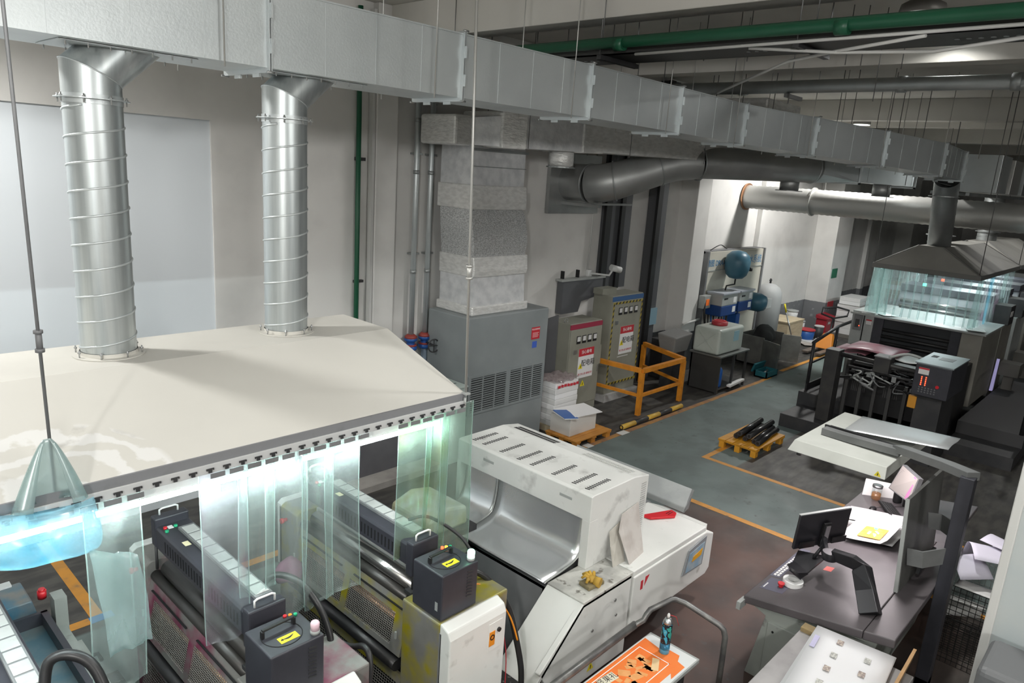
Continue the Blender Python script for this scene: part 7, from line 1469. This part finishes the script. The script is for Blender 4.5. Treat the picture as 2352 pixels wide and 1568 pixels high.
# second machine row hints and reel stacks at the far end
t = root('far_cabinet', 'pale machine cabinet at the distant end of the hall', 'cabinet', (34, 5, 0)); B().box(33, 35, 3.5, 6.5, 0, 2.2).obj('body', LGREY, t, bevel=0.02); B().box(32.96, 33, 3.8, 4.9, 0.3, 2.0).obj('door', MGREY, t)
# ------------------------------------------------------------------ ceiling services
t = root('ceiling_pipe', 'thick green pipe slung across below the ceiling', 'pipe', (6.9, 3, 6.2)); B().cyl((6.9, -8, 6.22), (6.9, 9.3, 6.22), 0.06, 14).obj('pipe', GRP, t)
for y in (0.5, 2.6, 5.0, 7.5): B().cyl((6.9, y, 6.2), (6.9, y+0.12, 6.2), 0.072, 14).obj('coupling', GRP, t); B().cyl((6.9, y+0.3, 6.25), (6.9, y+0.3, 7.0), 0.006, 6).obj('hanger', ROD, t)
t = root('cable_tray', 'dark cable tray with holes hanging beside green pipe', 'cable tray', (7.4, 3, 6.1)); TRY = mat('tray_dark', (0.055, 0.055, 0.053), 0.5, 0.3)
B().box(7.05, 7.65, -8, 9.2, 6.12, 6.135).box(7.05, 7.07, -8, 9.2, 6.12, 6.30).box(7.63, 7.65, -8, 9.2, 6.12, 6.30).obj('tray', TRY, t)
hl = B().cyl((0, 0, -0.003), (0, 0, 0.003), 0.022, 10).mesh('hole_rim', GALVD)
for y0 in (1.4, 3.3, 5.6):
    for k in range(6): inst(hl, 'hole_rim', t, (7.35, y0+0.09*k, 6.118))
for y in (1.2, 3.1, 5.4): B().box(6.98, 7.75, y-0.03, y+0.03, 6.07, 6.12).obj('bracket', CHAR, t); B().cyl((7.0, y, 6.1), (7.0, y, 7.0), 0.007, 6).cyl((7.72, y, 6.1), (7.72, y, 7.0), 0.007, 6).obj('hanger', ROD, t)
def conduit(pts, label, r=0.016): return tag(B().tube(pts, r, 8).obj('white_conduit', MATS['conduit_white']), label, 'conduit')
conduit([(6.98, 0.6, 6.14), (6.98, 2.6, 6.12), (6.98, 4.9, 6.10)], 'straight white conduit clipped below the green ceiling pipe')
conduit([(7.2, 1.3, 6.08), (7.3, 2.0, 6.02), (7.2, 2.8, 6.04), (7.05, 3.6, 6.10)], 'sagging white conduit under the cable tray')
conduit([(7.0, 2.0, 6.10), (7.2, 2.8, 6.05), (7.6, 3.42, 6.05), (9.0, 4.95, 5.93)], 'white conduit running down from the tray to the duct')
t = root('sprinkler_main', 'long galvanised pipe under the ceiling beyond the beam', 'pipe', (10.9, 3, 6.2)); B().cyl((10.0, 9.2, 6.12), (10.2, -6, 6.12), 0.085, 18).obj('pipe', GALVD, t)
for y in (1.8, 3.0, 5.1): B().cyl((10.1, y, 6.12), (10.1, y+0.10, 6.12), 0.10, 18).obj('coupling', GALVD, t)
B().box(10.0, 10.5, 4.45, 4.50, 5.98, 6.03).cyl((10.05, 4.45, 5.9), (10.05, 4.45, 7.0), 0.008, 6).obj('hanger', ROD, t)
rnd = random.Random(17); n_ = 0
spots = [(7.6, 8.6), (7.7, 7.9), (7.9, 7.2), (8.2, 6.9), (8.3, 6.2), (8.7, 5.6), (8.8, 5.1), (9.0, 4.6), (9.3, 4.9), (9.6, 3.6), (9.7, 3.45), (9.9, 3.3), (10.1, 3.1)]
for x, y in spots:
    n_ += 1; o = rod((x, y, 6.30 if n_ % 3 else 5.9), (x, y, 6.99), 0.006, ROD, 'thin dark hanger rod %s between the first two ceiling beams' % ('single' if False else words_[n_-1] if n_ <= 12 else 'last'), None, 'ceiling hanger rods of first bay')
n_ = 0
for k in range(12):
    x = 12.0+0.62*k; y = 6.6-0.42*k + rnd.uniform(-0.4, 0.4); n_ += 1
    rod((x, y, 5.4+0.15*(k % 3)), (x, y, 6.99), 0.007, RODL if k in (7, 9) else ROD, words_[k] + ' thin hanger rod beyond the lit ceiling beam', None, 'ceiling hanger rods of second bay')
for k, (x, y, z) in enumerate(((17.5, 5.18, 3.26), (17.5, 3.12, 3.26), (21.9, 5.18, 3.26), (21.9, 3.12, 3.26), (26.5, 3.12, 3.26))): rod((x, y, z), (x-0.05, y, 6.99), 0.008, ROD, ('left front', 'right front', 'left middle', 'right middle', 'right rear')[k] + ' rod holding the far hood', None, 'rods of the far hood')
